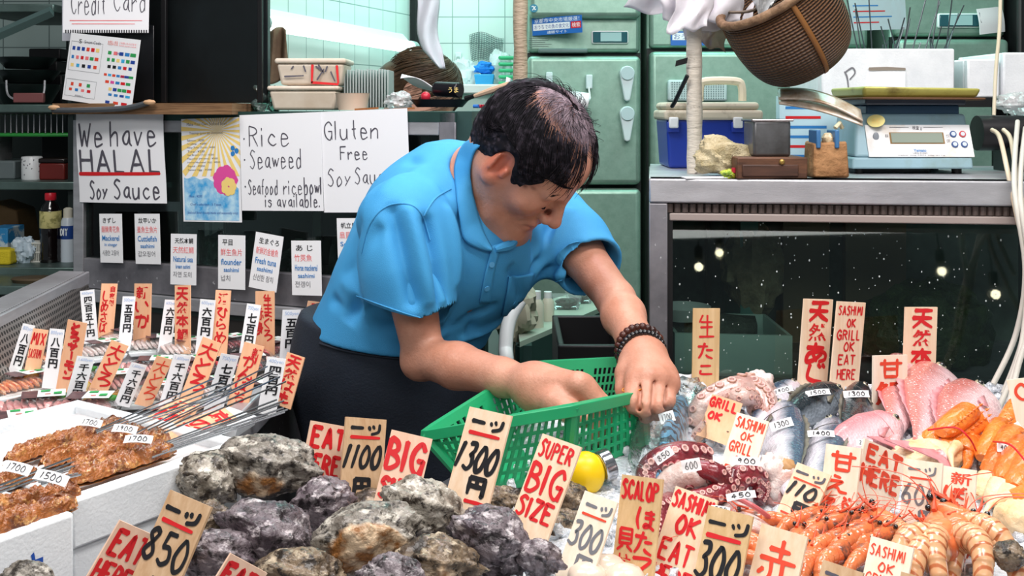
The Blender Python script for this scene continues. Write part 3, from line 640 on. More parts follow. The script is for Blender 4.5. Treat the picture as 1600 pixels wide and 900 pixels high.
def mirrored(px, py, y):      # where a lamp must hang to be mirrored by the pane at this spot
    A, B, C_ = RZ(1043, z0_), RZ(RE, z0_), RZ(1043, z1_, pane_t); n = (B-A).cross(C_-A).normalized(); e_ = Vector((0, 0, ZC)); v = P(px, py, 1)-e_
    p = e_+v*((A-e_).dot(n)/v.dot(n)); r = v-n*2*v.dot(n); return tuple(p+r*((y-p.y)/r.y))
BULBS = [mirrored(1092, 417, -1.3), mirrored(1124, 395, -1.5), mirrored(1472, 424, -1.3), mirrored(1556, 460, -1.2)]
t = thing('pale_tray', 'pale plastic tray inside the right display case behind the octopus sign', 'tray', RZ(1160, rzb, .2))
for nm, a, b_, o0, o1, z0, z1 in (('tray_side', 1068, 1262, .10, .108, rzb, rzb+.075), ('tray_side', 1068, 1262, .3, .308, rzb, rzb+.075), ('tray_end', 1068, 1074, .108, .3, rzb, rzb+.075), ('tray_end', 1256, 1262, .108, .3, rzb, rzb+.075), ('tray_base', 1068, 1262, .10, .308, rzb, rzb+.006)):
    mb = MB(); mb.hexa([RZ(a, z0, o0), RZ(b_, z0, o0), RZ(b_, z0, o1), RZ(a, z0, o1)], [RZ(a, z1, o0), RZ(b_, z1, o0), RZ(b_, z1, o1), RZ(a, z1, o1)]); mb.build(nm, mk('tray_pale', 'b9cfc9', .4), t)
# hanging bulbs over the street side: they light the stall and mirror in the case glass
for i, (x, y, zz) in enumerate(BULBS):
    t = thing('hanging_bulb', 'round warm bulb hanging over the street side of the stall', 'lamp', (x, y, zz), 'bulbs over the street')
    mb = MB(); mb.ball((x, y, zz), .020, n=14); mb.build('bulb', mk('bulb_glow', 'ffffff', .3, emit=('fff0c8', 22)), t)
    mb = MB(); mb.tube([(x, y, zz+.04), (x, y, zz+.1)], .02, 10); mb.build('socket', rubber, t)
    mb = MB(); mb.tube([(x, y, zz+.1), (x, y, 2.95)], .004, 6); mb.build('cord', rubber, t)
mb = MB(); mb.box((BULBS[0][0]-.3, -1.55, 2.95), (BULBS[2][0]+1, -1.15, 3.0)); tag(mb.build('lamp_rail', rubber), 'dark rail above the street that carries the hanging bulbs', 'rail')
# ---------------------------------------------------------------- the man in the blue shirt
V3 = Vector
skin = mk('skin', 'cb937c', .45, var=('b87c63', 26, 4, .35, .75), bump=(260, .0006), sss=.06, sscol=(.012, .005, .003), ramp=[(9, .52, .8, 'd9a28a', None), (70, .7, .78, '9a5d44', None)])
shirt_m = mk('blue_pique', '449fd6', .75, var=('3b95cd', 6, 3), bump=(900, .0006))
shirt_dark = mk('blue_rib', '4298cc', .8, bump=(700, .0008))
navy = mk('navy_cloth', '1d2634', .75, var=('151c28', 8, 4), bump=(300, .0008))
hair_m = mk('black_hair', '19171c', .7, spec=.15, var=('4a434d', 90, 3, .5, .72), stretch=(1, 1, 1))  # black hair; the lighter streaks are highlights put into its colour
hair_shine = mk('grey_hair', '75666f', .5, var=('a9949f', 90, 3, .4, .7))  # pale tone paints the scalp's highlights into the thin hair
man = thing('person', 'man in a blue polo shirt and navy apron bending over a green basket', 'person', (-.22, 1.86, 0))
shR, elR, wrR = P(624, 352, 1.64), P(662, 558, 1.63), P(838, 603, 1.475)
shL, elL, wrL = P(868, 345, 1.90), P(962, 468, 1.71), P(1003, 553, 1.545)
nb, pel = P(742, 306, 1.785), P(612, 560, 1.83)
sp = (nb-pel).normalized(); rr = (shR-shL); rr = (rr-sp*rr.dot(sp)).normalized(); fw = rr.cross(sp); fw = fw if fw.y < 0 else -fw
TR = [tuple(rr), tuple(fw), tuple(sp)]
def torso(Fd, g, k=.05):
    Fd.ell(P(690, 395, 1.80), (.165+g, .105+g, .160), TR, k=.001)
    Fd.ell(P(645, 475, 1.81), (.155+g, .112+g, .150), TR, k=k)
    Fd.ell(pel, (.160+g, .118+g, .12), TR, k=k)
    Fd.cone(shR+V3((.012, .02, .0)), P(705, 292, 1.77), .056+g, .048+g, k=k)
    Fd.cone(shL+V3((-.02, -.0, .0)), P(770, 312, 1.83), .052+g, .046+g, k=k)
    Fd.cone(P(700, 272, 1.82), P(655, 330, 1.83), .046+g, .060+g, k=.08); Fd.cone(P(655, 330, 1.80), P(630, 420, 1.84), .066+g, .08+g, k=.06)
    Fd.ell(P(768, 405, 1.765), (.10+g, .06+g, .085), TR, k=k)
# --- head frame
hf, hr, hu = frame((.57, -.16, -.76), (.70, -.50, .52))
HR = [tuple(hf), tuple(hr), tuple(hu)]; HS = .885; hc = P(832, 237, 1.675)
def H(f, r, u): return hc+(hf*f+hr*r+hu*u)*HS
def he(Fd, c, rad, k=.012, mode='u'): Fd.ell(H(*c), [x*HS for x in rad], HR, k, mode)
def hcn(Fd, a, b, ra, rb, k=.01, mode='u'): Fd.cone(H(*a), H(*b), ra*HS, rb*HS, k, mode)
B = Field((-.36, 1.38, .93), (.28, 2.1, 1.56), .0025)
he(B, (-.008, 0, .018), (.101, .081, .094), .001)
he(B, (.028, 0, -.050), (.066, .060, .082), .03)
he(B, (.042, 0, .030), (.054, .062, .052), .02)
for s in (-1, 1):
    hcn(B, (-.005, s*.054, -.055), (.040, s*.040, -.108), .018, .016, .03)
    hcn(B, (.040, s*.040, -.108), (.080, s*.012, -.122), .015, .015, .02)
    he(B, (.064, s*.046, -.042), (.022, .020, .020), .025)
    hcn(B, (.090, s*.010, .000), (.082, s*.046, .002), .010, .008, .014)
he(B, (.080, 0, -.116), (.020, .022, .018), .015)
he(B, (.078, 0, -.085), (.020, .028, .022), .02)
for s in (-1, 1):
    he(B, (.101, s*.031, -.021), (.015, .017, .012), .014, 's')
    he(B, (.079, s*.032, -.023), (.013, .016, .0125), .006)
hcn(B, (.096, 0, -.006), (.117, 0, -.046), .0075, .0115, .012)
he(B, (.118, 0, -.051), (.0125, .012, .011), .006)
for s in (-1, 1):
    he(B, (.104, s*.0135, -.055), (.011, .0075, .0085), .006)
    he(B, (.112, s*.0065, -.0635), (.005, .0035, .004), .003, 's')
hcn(B, (.098, -.012, -.0795), (.098, .012, -.0795), .0062, .0062, .006); hcn(B, (.098, .012, -.0795), (.086, .025, -.084), .006, .003, .006); hcn(B, (.098, -.012, -.0795), (.086, -.025, -.084), .006, .003, .006)
hcn(B, (.095, -.012, -.092), (.095, .012, -.092), .0068, .0068, .006)
for a, b in (((.104, -.014, -.0865), (.104, .014, -.0865)), ((.104, .014, -.0865), (.092, .027, -.0875)), ((.104, -.014, -.0865), (.092, -.027, -.0875))): hcn(B, a, b, .0028, .0022, .003, 's')
for s in (-1, 1):    # nasolabial folds and ears
    hcn(B, (.098, s*.020, -.056), (.082, s*.036, -.088), .0022, .0018, .006, 's')
    ax = (hf*.90-hu*.0+hr*s*-.30).normalized(); az = (hu*.96-hf*.22).normalized(); ay = ax.cross(az).normalized()
    B.ell(H(-.010, s*.076, -.022), (.0145, .0085, .033), [tuple(ax), tuple(ay), tuple(az)], .005)
    B.ell(H(-.008, s*.086, -.020), (.0095, .0095, .023), [tuple(ax), tuple(ay), tuple(az)], .004, 's')
    B.ell(H(-.002, s*.079, -.052), (.010, .006, .010), [tuple(ax), tuple(ay), tuple(az)], .006)
    hcn(B, (.008, s*.080, -.018), (.008, s*.079, -.030), .005, .005, .004)
    hcn(B, (-.020, s*.086, -.004), (-.016, s*.085, -.034), .003, .003, .003)
B.cone(H(-.035, 0, -.055), nb, .054, .062, .035)
for s in (-1, 1): B.cone(H(-.01, s*.05, -.055), nb+fw*.05+rr*s*.02, .017, .016, .02)
torso(B, -.012)
# arms
def arm(sh, el, wr, k, g=1.0):
    m1 = sh.lerp(el, .45); m2 = el.lerp(wr, .32)
    B.chain([sh, m1, el], [.044*g, .0375*g, .030*g], .012)
    B.chain([el, m2, el.lerp(wr, .72), wr], [.0295*g, .0325*g, .0255*g, .0225*g], .012)
arm(shR, elR, wrR, 1); B.ell(elR+V3((-.008, .0, -.008)), (.025, .025, .025), None, .014)
arm(shL, elL, wrL, 1, 1.0)
# left hand closed on the basket rim
K = [P(992, 597, 1.478), P(1011, 590, 1.470), P(1030, 593, 1.476), P(1045, 602, 1.488)]
PP = [P(988, 629, 1.440), P(1007, 636, 1.434), P(1027, 633, 1.442), P(1043, 625, 1.458)]
MM = [P(990, 640, 1.462), P(1009, 647, 1.458), P(1027, 644, 1.464), P(1041, 636, 1.478)]
TT = [P(992, 632, 1.485), P(1010, 638, 1.482), P(1027, 636, 1.486), P(1040, 630, 1.497)]
RAD = [.0125, .0128, .012, .0105]
for i in range(4):
    B.cone(wrL+(K[i]-K[1])*.35, K[i], .021, .0138, .02)
    B.chain([K[i], PP[i], MM[i], TT[i]], [RAD[i]+.0012, RAD[i], RAD[i]*.92, RAD[i]*.82], .004)
    B.ell(K[i]+V3((0, -.005, .004)), (.0105,)*3, None, .008)
B.cone(P(1000, 570, 1.53), P(1035, 590, 1.50), .021, .018, .02)
for i in range(3): B.chain([(K[i]+K[i+1])/2+V3((0, .004, 0)), (PP[i]+PP[i+1])/2+V3((0, .007, 0)), (MM[i]+MM[i+1])/2+V3((0, .006, .002))], [.0115, .0105, .009], .004)
for i in range(3): B.cone((K[i]+K[i+1])/2+V3((0, -.010, .006)), (PP[i]+PP[i+1])/2+V3((0, -.012, 0)), .002, .003, .005, 's'); B.cone((PP[i]+PP[i+1])/2+V3((0, -.012, 0)), (MM[i]+MM[i+1])/2+V3((0, -.009, -.006)), .003, .002, .005, 's')
B.chain([wrL+V3((-.008, .0, -.008)), P(981, 585, 1.515), P(978, 608, 1.497), P(984, 626, 1.490)], [.021, .0165, .0132, .011], .010)
# right hand reaching down into the basket
KR = [P(902, 602, 1.425), P(912, 606, 1.44), P(914, 612, 1.458), P(908, 618, 1.475)]
for i in range(4):
    B.cone(wrR+(KR[i]-KR[1])*.3, KR[i], .0225, .0150, .022)
    a = KR[i]; b = a+V3((.028, -.002+.004*i, -.024)); c = b+V3((.004, 0, -.026)); e2 = c+V3((-.010, .0, -.018))
    B.chain([a, b, c, e2], [.0135, .0118, .0108, .0095], .004); B.ell(a+V3((0, 0, .005)), (.0105,)*3, None, .008)
B.chain([wrR+V3((.0, -.012, -.012)), P(868, 628, 1.425), P(893, 646, 1.405), P(912, 656, 1.40)], [.021, .0165, .0130, .011], .010)
Vb, Qb = B.mesh(1); del B
body = mesh_obj('body', Vb, Qb, skin, man)
# natural colour of lips, ears, cheeks and the hairless scalp, carried by the skin itself
me = body.data; at = me.color_attributes.new('tint', 'FLOAT_COLOR', 'POINT')
q = Vb-np.array(hc); loc = np.stack([q @ np.array(hf), q @ np.array(hr), q @ np.array(hu)], 1)/HS
def blob(c, r): return np.exp(-(((loc-np.array(c))/np.array(r))**2).sum(1))
lip = np.clip(blob((.098, 0, -.0795), (.012, .020, .006))+blob((.097, 0, -.092), (.012, .018, .006)), 0, 1)
red = np.clip(blob((-.008, .082, -.02), (.03, .012, .04))+.6*blob((.115, 0, -.05), (.014, .014, .014))+.3*blob((.07, .05, -.05), (.03, .02, .03)), 0, 1)
mole = np.clip(blob((.045, .066, -.012), (.005, .01, .005))+.8*blob((.056, .06, -.004), (.006, .01, .004)), 0, 1)
scalp = np.clip(blob((.02, 0, .10), (.09, .06, .05)), 0, 1)
hd = np.clip((loc[:, 0]*0+(np.abs(loc) < .14).all(1))*.28, 0, 1)
arr = np.stack([lip, red, mole, np.ones(len(Vb))], 1).astype(np.float32); at.data.foreach_set('color', arr.ravel())
N, L, b = nodes(skin); ca = N.new('ShaderNodeVertexColor'); ca.layer_name = 'tint'; se = N.new('ShaderNodeSeparateColor'); L.new(ca.outputs[0], se.inputs[0])
last = b.inputs['Base Color'].links[0].from_socket
for i, c in ((0, 'a8544a'), (1, 'c4674e'), (2, '6a3a2a')):
    mx = N.new('ShaderNodeMix'); mx.data_type = 'RGBA'; L.new(se.outputs[i], mx.inputs[0]); L.new(last, mx.inputs[6]); mx.inputs[7].default_value = srgb(c); last = mx.outputs[2]
L.new(last, b.inputs['Base Color'])

# --- polo shirt
S = Field((-.42, 1.45, .95), (.26, 2.1, 1.46), .003)
eR = shR.lerp(elR, .60); eL = shL.lerp(elL, .62)
S.chain([shR, shR.lerp(elR, .3), eR+V3((-.004, 0, 0))], [.060, .066, .069], .03)
S.chain([shL, shL.lerp(elL, .3), eL], [.054, .057, .058], .03)
S.cut(eR+(elR-shR).normalized()*.0, elR-shR) if False else None
def capcut(c, ax, rad):   # open the sleeve end
    ax = ax.normalized(); S.cone(c+ax*.002, c+ax*.12, rad, rad, .004, 's')
def slab(c, ax):          # flat end of the sleeve, only round the arm
    ax = np.array(ax.normalized()); c = np.array(c); lo = c-.13; hi = c+.17
    sl_, X, Y, Z = S.sub(lo, hi); h = (X-c[0])*ax[0]+(Y-c[1])*ax[1]+(Z-c[2])*ax[2]
    rad = np.sqrt(np.maximum((X-c[0])**2+(Y-c[1])**2+(Z-c[2])**2-h*h, 0))
    S.put(sl_, np.maximum(-h, rad-.088), .003, 's')
slab(eR+V3((0, 0, -.014)), V3((-.26, -.1, -.95))); slab(eL, elL-shL)
axr = (elR-shR).normalized(); S.cone(eR-axr*.05, eR+axr*.03, .052, .066, .004, 's')
axl = (elL-shL).normalized(); S.cone(eL-axl*.05, eL+axl*.03, .044, .055, .004, 's')
torso(S, .004)
# bottom hem
S.cut(P(560, 499, 1.80)-V3((0, 0, .022)), V3((-.16, .02, -1)), .004)
# neck opening
S.cone(nb-sp*.015+fw*.012, H(-.03, 0, -.09), .052, .062, .01, 's'); S.cone(nb-sp*.01+fw*.03, nb+sp*.02+fw*.13, .034, .03, .008, 's')
# folds: real creases pressed in along lines on the cloth
def crease(pts, rad, dep, mode='s', k=.018):
    pts = [V3(p) for p in crv(pts, 5)]; n = len(pts)
    S.chain(pts, [rad*(.35+.65*math.sin(PI*(i+.5)/n)) for i in range(n)], k, mode)
Vs, Qs = S.mesh(2)
# fold displacement along image-space-free directions: waves that follow pull lines from armpit, elbow and waist
def folds(V):
    out = V.copy(); n_ = np.zeros(len(V))
    for (a, b, amp, wid, fr_) in FOLDS:
        a = np.array(a); b = np.array(b); ab = b-a; L = ab @ ab
        t = ((V-a) @ ab)/L; dv = V-(a+np.clip(t, 0, 1)[:, None]*ab); d = np.sqrt((dv**2).sum(1))
        env = np.exp(-(d/wid)**2)*np.where((t > -.2) & (t < 1.2), np.sin(np.clip((t+.2)/1.4, 0, 1)*PI)**.7, 0)
        n_ += amp*env
    return n_
FOLDS = []
def fold(p0, p1, amp, wid, d=None): FOLDS.append((tuple(p0), tuple(p1), amp, wid, 0))
shirt = mesh_obj('polo_shirt', Vs, Qs, shirt_m, man)
from mathutils.bvhtree import BVHTree
def bvh(V, Q): return BVHTree.FromPolygons([V3(x) for x in V], [tuple(int(i) for i in q) for q in Q])
bs = bvh(Vs, Qs); bb = bvh(Vb, Qb); EYE = V3((0, 0, ZC))
def hit(t, px, py, off=.002):
    d = (P(px, py, 1)-EYE).normalized(); h = t.ray_cast(EYE, d)
    return (h[0]+h[1]*off, h[1]) if h[0] else (None, None)
def on(px, py, off=.002, t=None):
    p, n = hit(t or bs, px, py, off)
    if p is None:
        d = (P(px, py, 1.75)-EYE); h = (t or bs).find_nearest(EYE+d); p = h[0]+h[1]*off
    return p
for p0, p1, amp, w_ in (((612, 330), (645, 470), -.010, .012), ((640, 330), (668, 470), .008, .012), ((668, 345), (692, 470), -.012, .010), ((590, 360), (585, 480), -.006, .012), ((700, 330), (712, 440), .006, .012), ((722, 340), (735, 520), -.007, .011),
                        ((560, 470), (545, 500), -.006, .012), ((520, 470), (620, 510), -.007, .010), ((540, 440), (640, 520), .005, .012), ((700, 480), (640, 525), -.007, .011), ((725, 500), (670, 535), .005, .010),
                        ((835, 420), (868, 340), -.008, .010), ((850, 430), (905, 385), -.009, .009), ((845, 400), (890, 330), .005, .010), ((870, 430), (925, 400), .005, .010), ((815, 470), (800, 420), -.005, .010), ((825, 340), (835, 400), -.006, .009),
                        ((640, 250), (700, 300), -.004, .012), ((600, 300), (660, 260), .003, .014), ((560, 350), (540, 430), -.005, .014), ((770, 480), (690, 520), -.006, .010), ((780, 500), (720, 530), .005, .009)):
    fold(on(*p0, 0), on(*p1, 0), amp*2.0, w_)
dn_ = folds(Vs); me = shirt.data
nr = np.empty(len(Vs)*3, np.float32); me.vertices.foreach_get('normal', nr); nr = nr.reshape(-1, 3)
Vs = Vs+nr*dn_[:, None]; o_ = np.array(wloc(shirt)); me.vertices.foreach_set('co', (Vs-o_).astype(np.float32).ravel()); me.update()
bs = bvh(Vs, Qs)
def seam(name, pts, r, parent, m=None, off=.0005):
    mb = MB(); pp = [p for p in (on(x, y, off) for x, y in crv(pts, 8))]; mb.tube(pp, r, 6); return mb.build(name, m or shirt_dark, parent)
def patch(name, outline_rows, parent, m, off=.003, nu=10, solid=.0015):
    """outline_rows: list of ((x0,y0),(x1,y1)) from top to bottom"""
    mb = MB(); L0 = crv([r[0] for r in outline_rows], 6); L1 = crv([r[1] for r in outline_rows], 6); n = len(L0)-1
    def fn(u, v):
        i = min(int(round(v*n)), n); a, b = L0[i], L1[i]; return on(a[0]+(b[0]-a[0])*u, a[1]+(b[1]-a[1])*u, off)
    mb.grid(fn, nu, n); return mb.build(name, m, parent, solid=solid, angle=0)
patch('placket', [((768, 384), (782, 380)), ((757, 425), (771, 425)), ((748, 472), (764, 472))], shirt, shirt_m, .003, 4)
for px, py in ((766, 412), (759, 448)):
    mb = MB(); c, n = hit(bs, px, py, .005); R = n.to_track_quat('Z', 'Y').to_matrix() if n else Matrix.Identity(3)
    mb.lathe([(0, 0), (.0045, 0), (.0045, .0015), (0, .0015)], c, 14, T=R); mb.build('button', mk('button_blue', '5aa9dc', .3), shirt)
patch('pocket', [((793, 431), (833, 427)), ((790, 455), (822, 455)), ((783, 492), (800, 489))], shirt, shirt_m, .0035, 8)
seam('pocket_hem', [(793, 431), (812, 432), (833, 427)], .0018, shirt)
seam('shoulder_seam', [(705, 295), (680, 310), (662, 337)], .0014, shirt)
seam('sleeve_seam', [(565, 395), (578, 350), (605, 322), (640, 320), (660, 338), (672, 375)], .0013, shirt)
seam('sleeve_stitch', [(557, 462), (600, 478), (645, 493), (684, 501)], .0011, shirt)
seam('sleeve_stitch', [(868, 440), (900, 430), (932, 405)], .0011, shirt)
# collar leaf: from the nape round the near side of the neck to its point under the chin
def both(px, py, off):
    c = [h for h in (hit(bs, px, py, 0)[0], hit(bb, px, py, 0)[0] if px < 770 else None) if h is not None]
    p = min(c, key=lambda v: (v-EYE).length) if c else None
    return p
oc = crv([(752, 216), (726, 224), (711, 258), (713, 300), (718, 340), (725, 374), (748, 388), (768, 392)], 6)
ic = crv([(757, 224), (742, 236), (735, 262), (737, 295), (744, 325), (752, 352), (760, 372), (769, 389)], 6)
mb = MB(); n = len(oc)-1
def cd(px, py):
    p = both(px, py, 0); return (p-EYE).length if p else 1.76
dd_o = [cd(*q_) for q_ in oc]; dd_i = [cd(*q_) for q_ in ic]
sm_ = lambda a: [sum(a[max(0, i-4):i+5])/len(a[max(0, i-4):i+5]) for i in range(len(a))]
dd_o, dd_i = sm_(dd_o), sm_(dd_i)
def fn(u, v):
    i = min(int(round(v*n)), n); a, b = oc[i], ic[i]; x, y = a[0]+(b[0]-a[0])*u, a[1]+(b[1]-a[1])*u
    d = dd_o[i]+(min(dd_i[i], dd_o[i]+.012)-dd_o[i])*u-.004-.007*math.sin(PI*min(1, .15+u*.8))
    return EYE+(P(x, y, 1)-EYE).normalized()*d
mb.grid(fn, 8, n); mb.build('collar', shirt_m, shirt, solid=.003, angle=0)
mb = MB(); pts = [on(x, y, .004) for x, y in crv([(772, 390), (784, 386), (796, 382), (806, 372)], 6)]
mb.tube(pts, [.004+.004*math.sin(PI*i/(len(pts)-1)) for i in range(len(pts))], 8); mb.build('collar', shirt_m, shirt)

# --- apron, trousers, shoes
A = Field((-.52, 1.62, .30), (.12, 2.12, 1.15), .005)
A.ell(pel+V3((0, .01, .05)), (.167, .138, .21), TR, k=.001)
A.cone(pel+V3((0, .01, -.06)), pel+V3((.0, .02, -.30)), .148, .150, .06); A.cone(pel+V3((0, .02, -.30)), pel+V3((.0, .03, -.68)), .150, .162, .04)
A.cut(P(560, 499, 1.80), V3((.16, -.02, 1)), .006); A.cut(V3((0, 0, .36)), V3((0, 0, -1)), .004)
Va, Qa = A.mesh(2)
for i in range(len(Va)):
    x, y, z_ = Va[i]; a_ = math.atan2(y-1.86, x+.2); w_ = min(1, max(0, (1.02-z_)/.3)); Va[i, 0] += .007*w_*math.cos(a_)*math.sin(a_*11+z_*5); Va[i, 1] += .007*w_*math.sin(a_)*math.sin(a_*11+z_*5)
apron = mesh_obj('apron', Va, Qa, navy, man)
ba = bvh(Va, Qa)
mb = MB()
pts = [on(x, y, .0015, ba) for x, y in crv([(500, 536), (540, 548), (590, 556), (640, 562), (690, 566)], 8)]; mb.tube(pts, .0022, 6); mb.build('waistband_seam', navy, apron)
T_ = Field((-.46, 1.68, .04), (.08, 2.1, 1.0), .007)
for s in (-1, 1):
    hp = pel+V3((0, .03, -.12))+rr*s*.075; hp.z = .86; kn = hp+V3((.02, -.02, -.42)); an = hp+V3((.01, .03, -.78)); an.z = .08
    T_.chain([hp, kn, an], [.088, .064, .05], .02)
T_.ell(V3((pel.x, pel.y+.03, .93)), (.155, .12, .1), TR, .03)
Vt, Qt = T_.mesh(2); mesh_obj('trousers', Vt, Qt, mk('trouser_black', '15171c', .8), man)
for s in (-1, 1):
    an = pel+rr*s*.075; an = V3((an.x+.01, an.y+.06, .0)); mb = MB(); fx = V3((.8, -.6, 0)).normalized()
    sh_ = Field((an.x-.2, an.y-.25, -.01), (an.x+.25, an.y+.2, .16), .005); sh_.cone(an+V3((0, 0, .05)), an+fx*.15+V3((0, 0, .035)), .046, .04, .01); sh_.cone(an+V3((0, 0, .05)), an+V3((0, 0, .11)), .046, .05, .02); sh_.cut(V3((0, 0, .0)), V3((0, 0, -1)), .002)
    v_, q_ = sh_.mesh(1); mesh_obj('shoe', v_, q_, rubber, man)

# --- hair
Hh = Field(tuple(hc-V3((.14, .14, .14))), tuple(hc+V3((.14, .14, .14))), .0022)
he(Hh, (-.012, 0, .020), (.109, .089, .101), .001)
he(Hh, (-.055, 0, -.03), (.055, .062, .05), .02)
he(Hh, (.115, 0, -.045), (.086, .120, .100), .008, 's')
he(Hh, (.125, 0, .052), (.052, .050, .052), .008, 's')
for s in (-1, 1): he(Hh, (.000, s*.085, -.058), (.032, .03, .050), .006, 's'); he(Hh, (-.006, s*.085, -.02), (.020, .022, .034), .006, 's')
he(Hh, (.045, .052, .112), (.094, .066, .060), .012, 's')
he(Hh, (-.035, .046, .114), (.056, .056, .046), .012, 's')
he(Hh, (.02, 0, -.17), (.12, .14, .09), .01, 's')
Vh, Qh = Hh.mesh(1)
for i in range(len(Vh)):
    p = Vh[i]; k = .0022*noise.noise(V3(tuple(p*120)))+.002*noise.noise(V3(tuple(p*60))); d_ = p-np.array(hc); Vh[i] = p+d_/np.linalg.norm(d_)*k
hair = mesh_obj('hair', Vh, Qh, hair_m, man)
rh = random.Random(11)
def strand_set(name, n, m, par, gen, w=.0007):
    mb = MB()
    for _ in range(n):
        pts = gen(rh)
        if pts: mb.tube([V3(p) for p in crv(pts, 3)], [w*(1-.75*i/((len(pts)-1)*3)) for i in range((len(pts)-1)*3+1)], 3)
    return mb.build(name, m, par, angle=0)
def scalp(az, el, lift):      # az: 0 = front, + = his right; el: 0 = ear level, pi/2 = top
    f_, r_, u_ = math.cos(el)*math.cos(az), math.cos(el)*math.sin(az), math.sin(el)
    return H(-.010+(.107+lift)*f_, (.086+lift)*r_, .020+(.099+lift)*u_)
def side(r):                  # combed from the crown forward and down the sides
    sd = 1 if r.random() < .72 else -1; el0 = r.uniform(.3, .85); az0 = sd*r.uniform(.9, 2.9); L = r.uniform(.4, .95); out = []
    for i in range(5):
        t = i/4; az = az0-sd*L*.75*t; el = max(el0-L*1.05*t, -.55 if abs(az) > 2.0 else (.12 if abs(az) > 1.32 else (-.12 if abs(az) > 1.0 else .14))); out.append(scalp(az, el, .003+.004*math.sin(PI*t)+r.uniform(-.001, .002)))
    return out
strand_set('hair_strands', 1500, hair_m, hair, side, .0008); hair.children[-1]['kind'] = 'stuff'
def topg(r):
    sd = 1 if r.random() < .55 else -1; az0 = sd*r.uniform(.1, 2.8); el0 = r.uniform(1.05, 1.5); out = []; L = r.uniform(.2, .5)
    for i in range(4):
        t = i/3; out.append(scalp(az0-sd*L*.3*t, el0-L*t, .0005+.003*math.sin(PI*t)))
    return out
strand_set('thin_shine_hair', 1200, hair_shine, hair, topg, .00042); hair.children[-1]['kind'] = 'stuff'
def fringe(r):                # locks falling over the temple and forehead
    az0 = r.choice((r.uniform(.25, .95), r.uniform(-.9, -.1))); el0 = r.uniform(.62, .95); L = r.uniform(.45, .85); out = []; w_ = r.uniform(-.12, .12)
    for i in range(5):
        t = i/4; out.append(scalp(az0+w_*t*t, el0-L*t, .003+.010*t*r.uniform(.6, 1.2)))
    return out
strand_set('fringe', 120, hair_m, hair, fringe, .0009); hair.children[-1]['kind'] = 'stuff'
def wild(r):
    az0 = r.uniform(-3, 3); el0 = r.uniform(.8, 1.5); out = []; L = r.uniform(.3, .7); lf = r.uniform(.005, .016)
    for i in range(4):
        t = i/3; out.append(scalp(az0-L*t*.8, el0-L*.5*t, .001+lf*math.sin(PI*.8*t)))
    return out
strand_set('loose_hair', 160, hair_m, hair, wild, .0005); hair.children[-1]['kind'] = 'stuff'
def brow(s):
    def g(r):
        a = r.random(); f0 = .099-.012*a; p0 = (f0+.001, s*(.012+.036*a), .006+.004*math.sin(PI*a)+r.uniform(-.002, .002)); return [H(*p0), H(p0[0]-.001, p0[1]+s*.005, p0[2]+.0025), H(p0[0]-.004, p0[1]+s*.010, p0[2]+.002)]
    return g
for s in (-1, 1): strand_set('eyebrow', 70, hair_m, man, brow(s), .0005)
for s in (-1, 1):             # lowered lids
    mb = MB(); pts = [H(.0925-.022*abs(t)**2.2, s*.032+t*.0155, -.0275-.003*(1-t*t)) for t in np.linspace(-1, 1, 9)]; mb.tube(pts, [.0004+.0009*math.sin(PI*i/8) for i in range(9)], 6); mb.build('eyelashes', hair_m, man)
# --- bracelets and a rubber band
axw = (K[1]-elL).normalized()
def beads(name, c, rad, rb, n, m, tilt):
    mb = MB(); z_ = (axw+V3(tilt)).normalized(); x_ = z_.cross(V3((0, 0, 1))).normalized(); y_ = z_.cross(x_)
    for i in range(n): a = 2*PI*i/n; mb.ball(c+(x_*math.cos(a)+y_*math.sin(a))*rad, rb*(.92+.16*rh.random()), n=10)
    mb.build(name, m, man)
beads('bead_bracelet', elL.lerp(wrL, .93), .0325, .0062, 26, mk('bead_brown', '54291f', .3, var=('2c1714', 40, 2)), (.1, .0, .25)); man.children[-1]['label'] = 'reddish brown wooden bead bracelet'
beads('bead_bracelet', elL.lerp(wrL, 1.02), .0325, .0048, 34, mk('bead_black', '171012', .18, coat=.5), (.05, .0, .2)); man.children[-1]['label'] = 'dark glossy bead bracelet'
mb = MB(); pts = []
for i in range(17):
    a = 2*PI*i/16; c = K[0].lerp(PP[0], .45); pts.append(c+V3((math.cos(a)*.0155, math.sin(a)*.0145, .003*math.cos(a)+.004)))
mb.tube(pts, .0009, 6, caps=False); mb.build('rubber_band', mk('rubber_band', 'd98a35', .5), man)
# ---------------------------------------------------------------- papers on the left case
def lcsheet(tl, tr, bl, off=-.006, bend=0):
    d0, d1 = dl(tl[0])+off, dl(tr[0])+off
    s = Sheet(tl, tr, bl, d0, dt=d0, bend=bend)
    a, b = P(*tl, d0), P(*tr, d1); s.r = (b-a).normalized(); s.Wd = (b-a).length; s.up = (s.up-s.r*s.up.dot(s.r)).normalized(); s.n = s.r.cross(s.up); s.n = s.n if s.n.y < 0 else -s.n
    return s
def poster(name, label, tl, tr, bl, texts, group, bend=0, off=-.006, mat=None, patches=()):
    s = lcsheet(tl, tr, bl, off, bend); o = s.board(name, mat or paper, thick=.0008); tag(o, label, 'poster', group)
    if patches: s.patches('print', o, patches)
    s.letters(o, texts); return o, s
GP = 'handwritten posters on the left display case'
poster('poster', 'white handwritten poster reading We have HALAL Soy Sauce with a red underline', (119, 177), (255, 173), (126, 316),
       [('We', 'd', .04, .12, .34, .37, dict(w=.022)), ('have', 'd', .42, .10, .93, .37, dict(w=.022)), ('HALAL', 'd', .04, .42, .97, .66, dict(w=.03)), ('Soy', 'd', .14, .76, .36, .96, dict(w=.02)), ('Sauce', 'd', .43, .74, .94, .95, dict(w=.02)), ('一', 'r', .01, .60, .96, .78, dict(w=.035))], GP, .02, -.010)
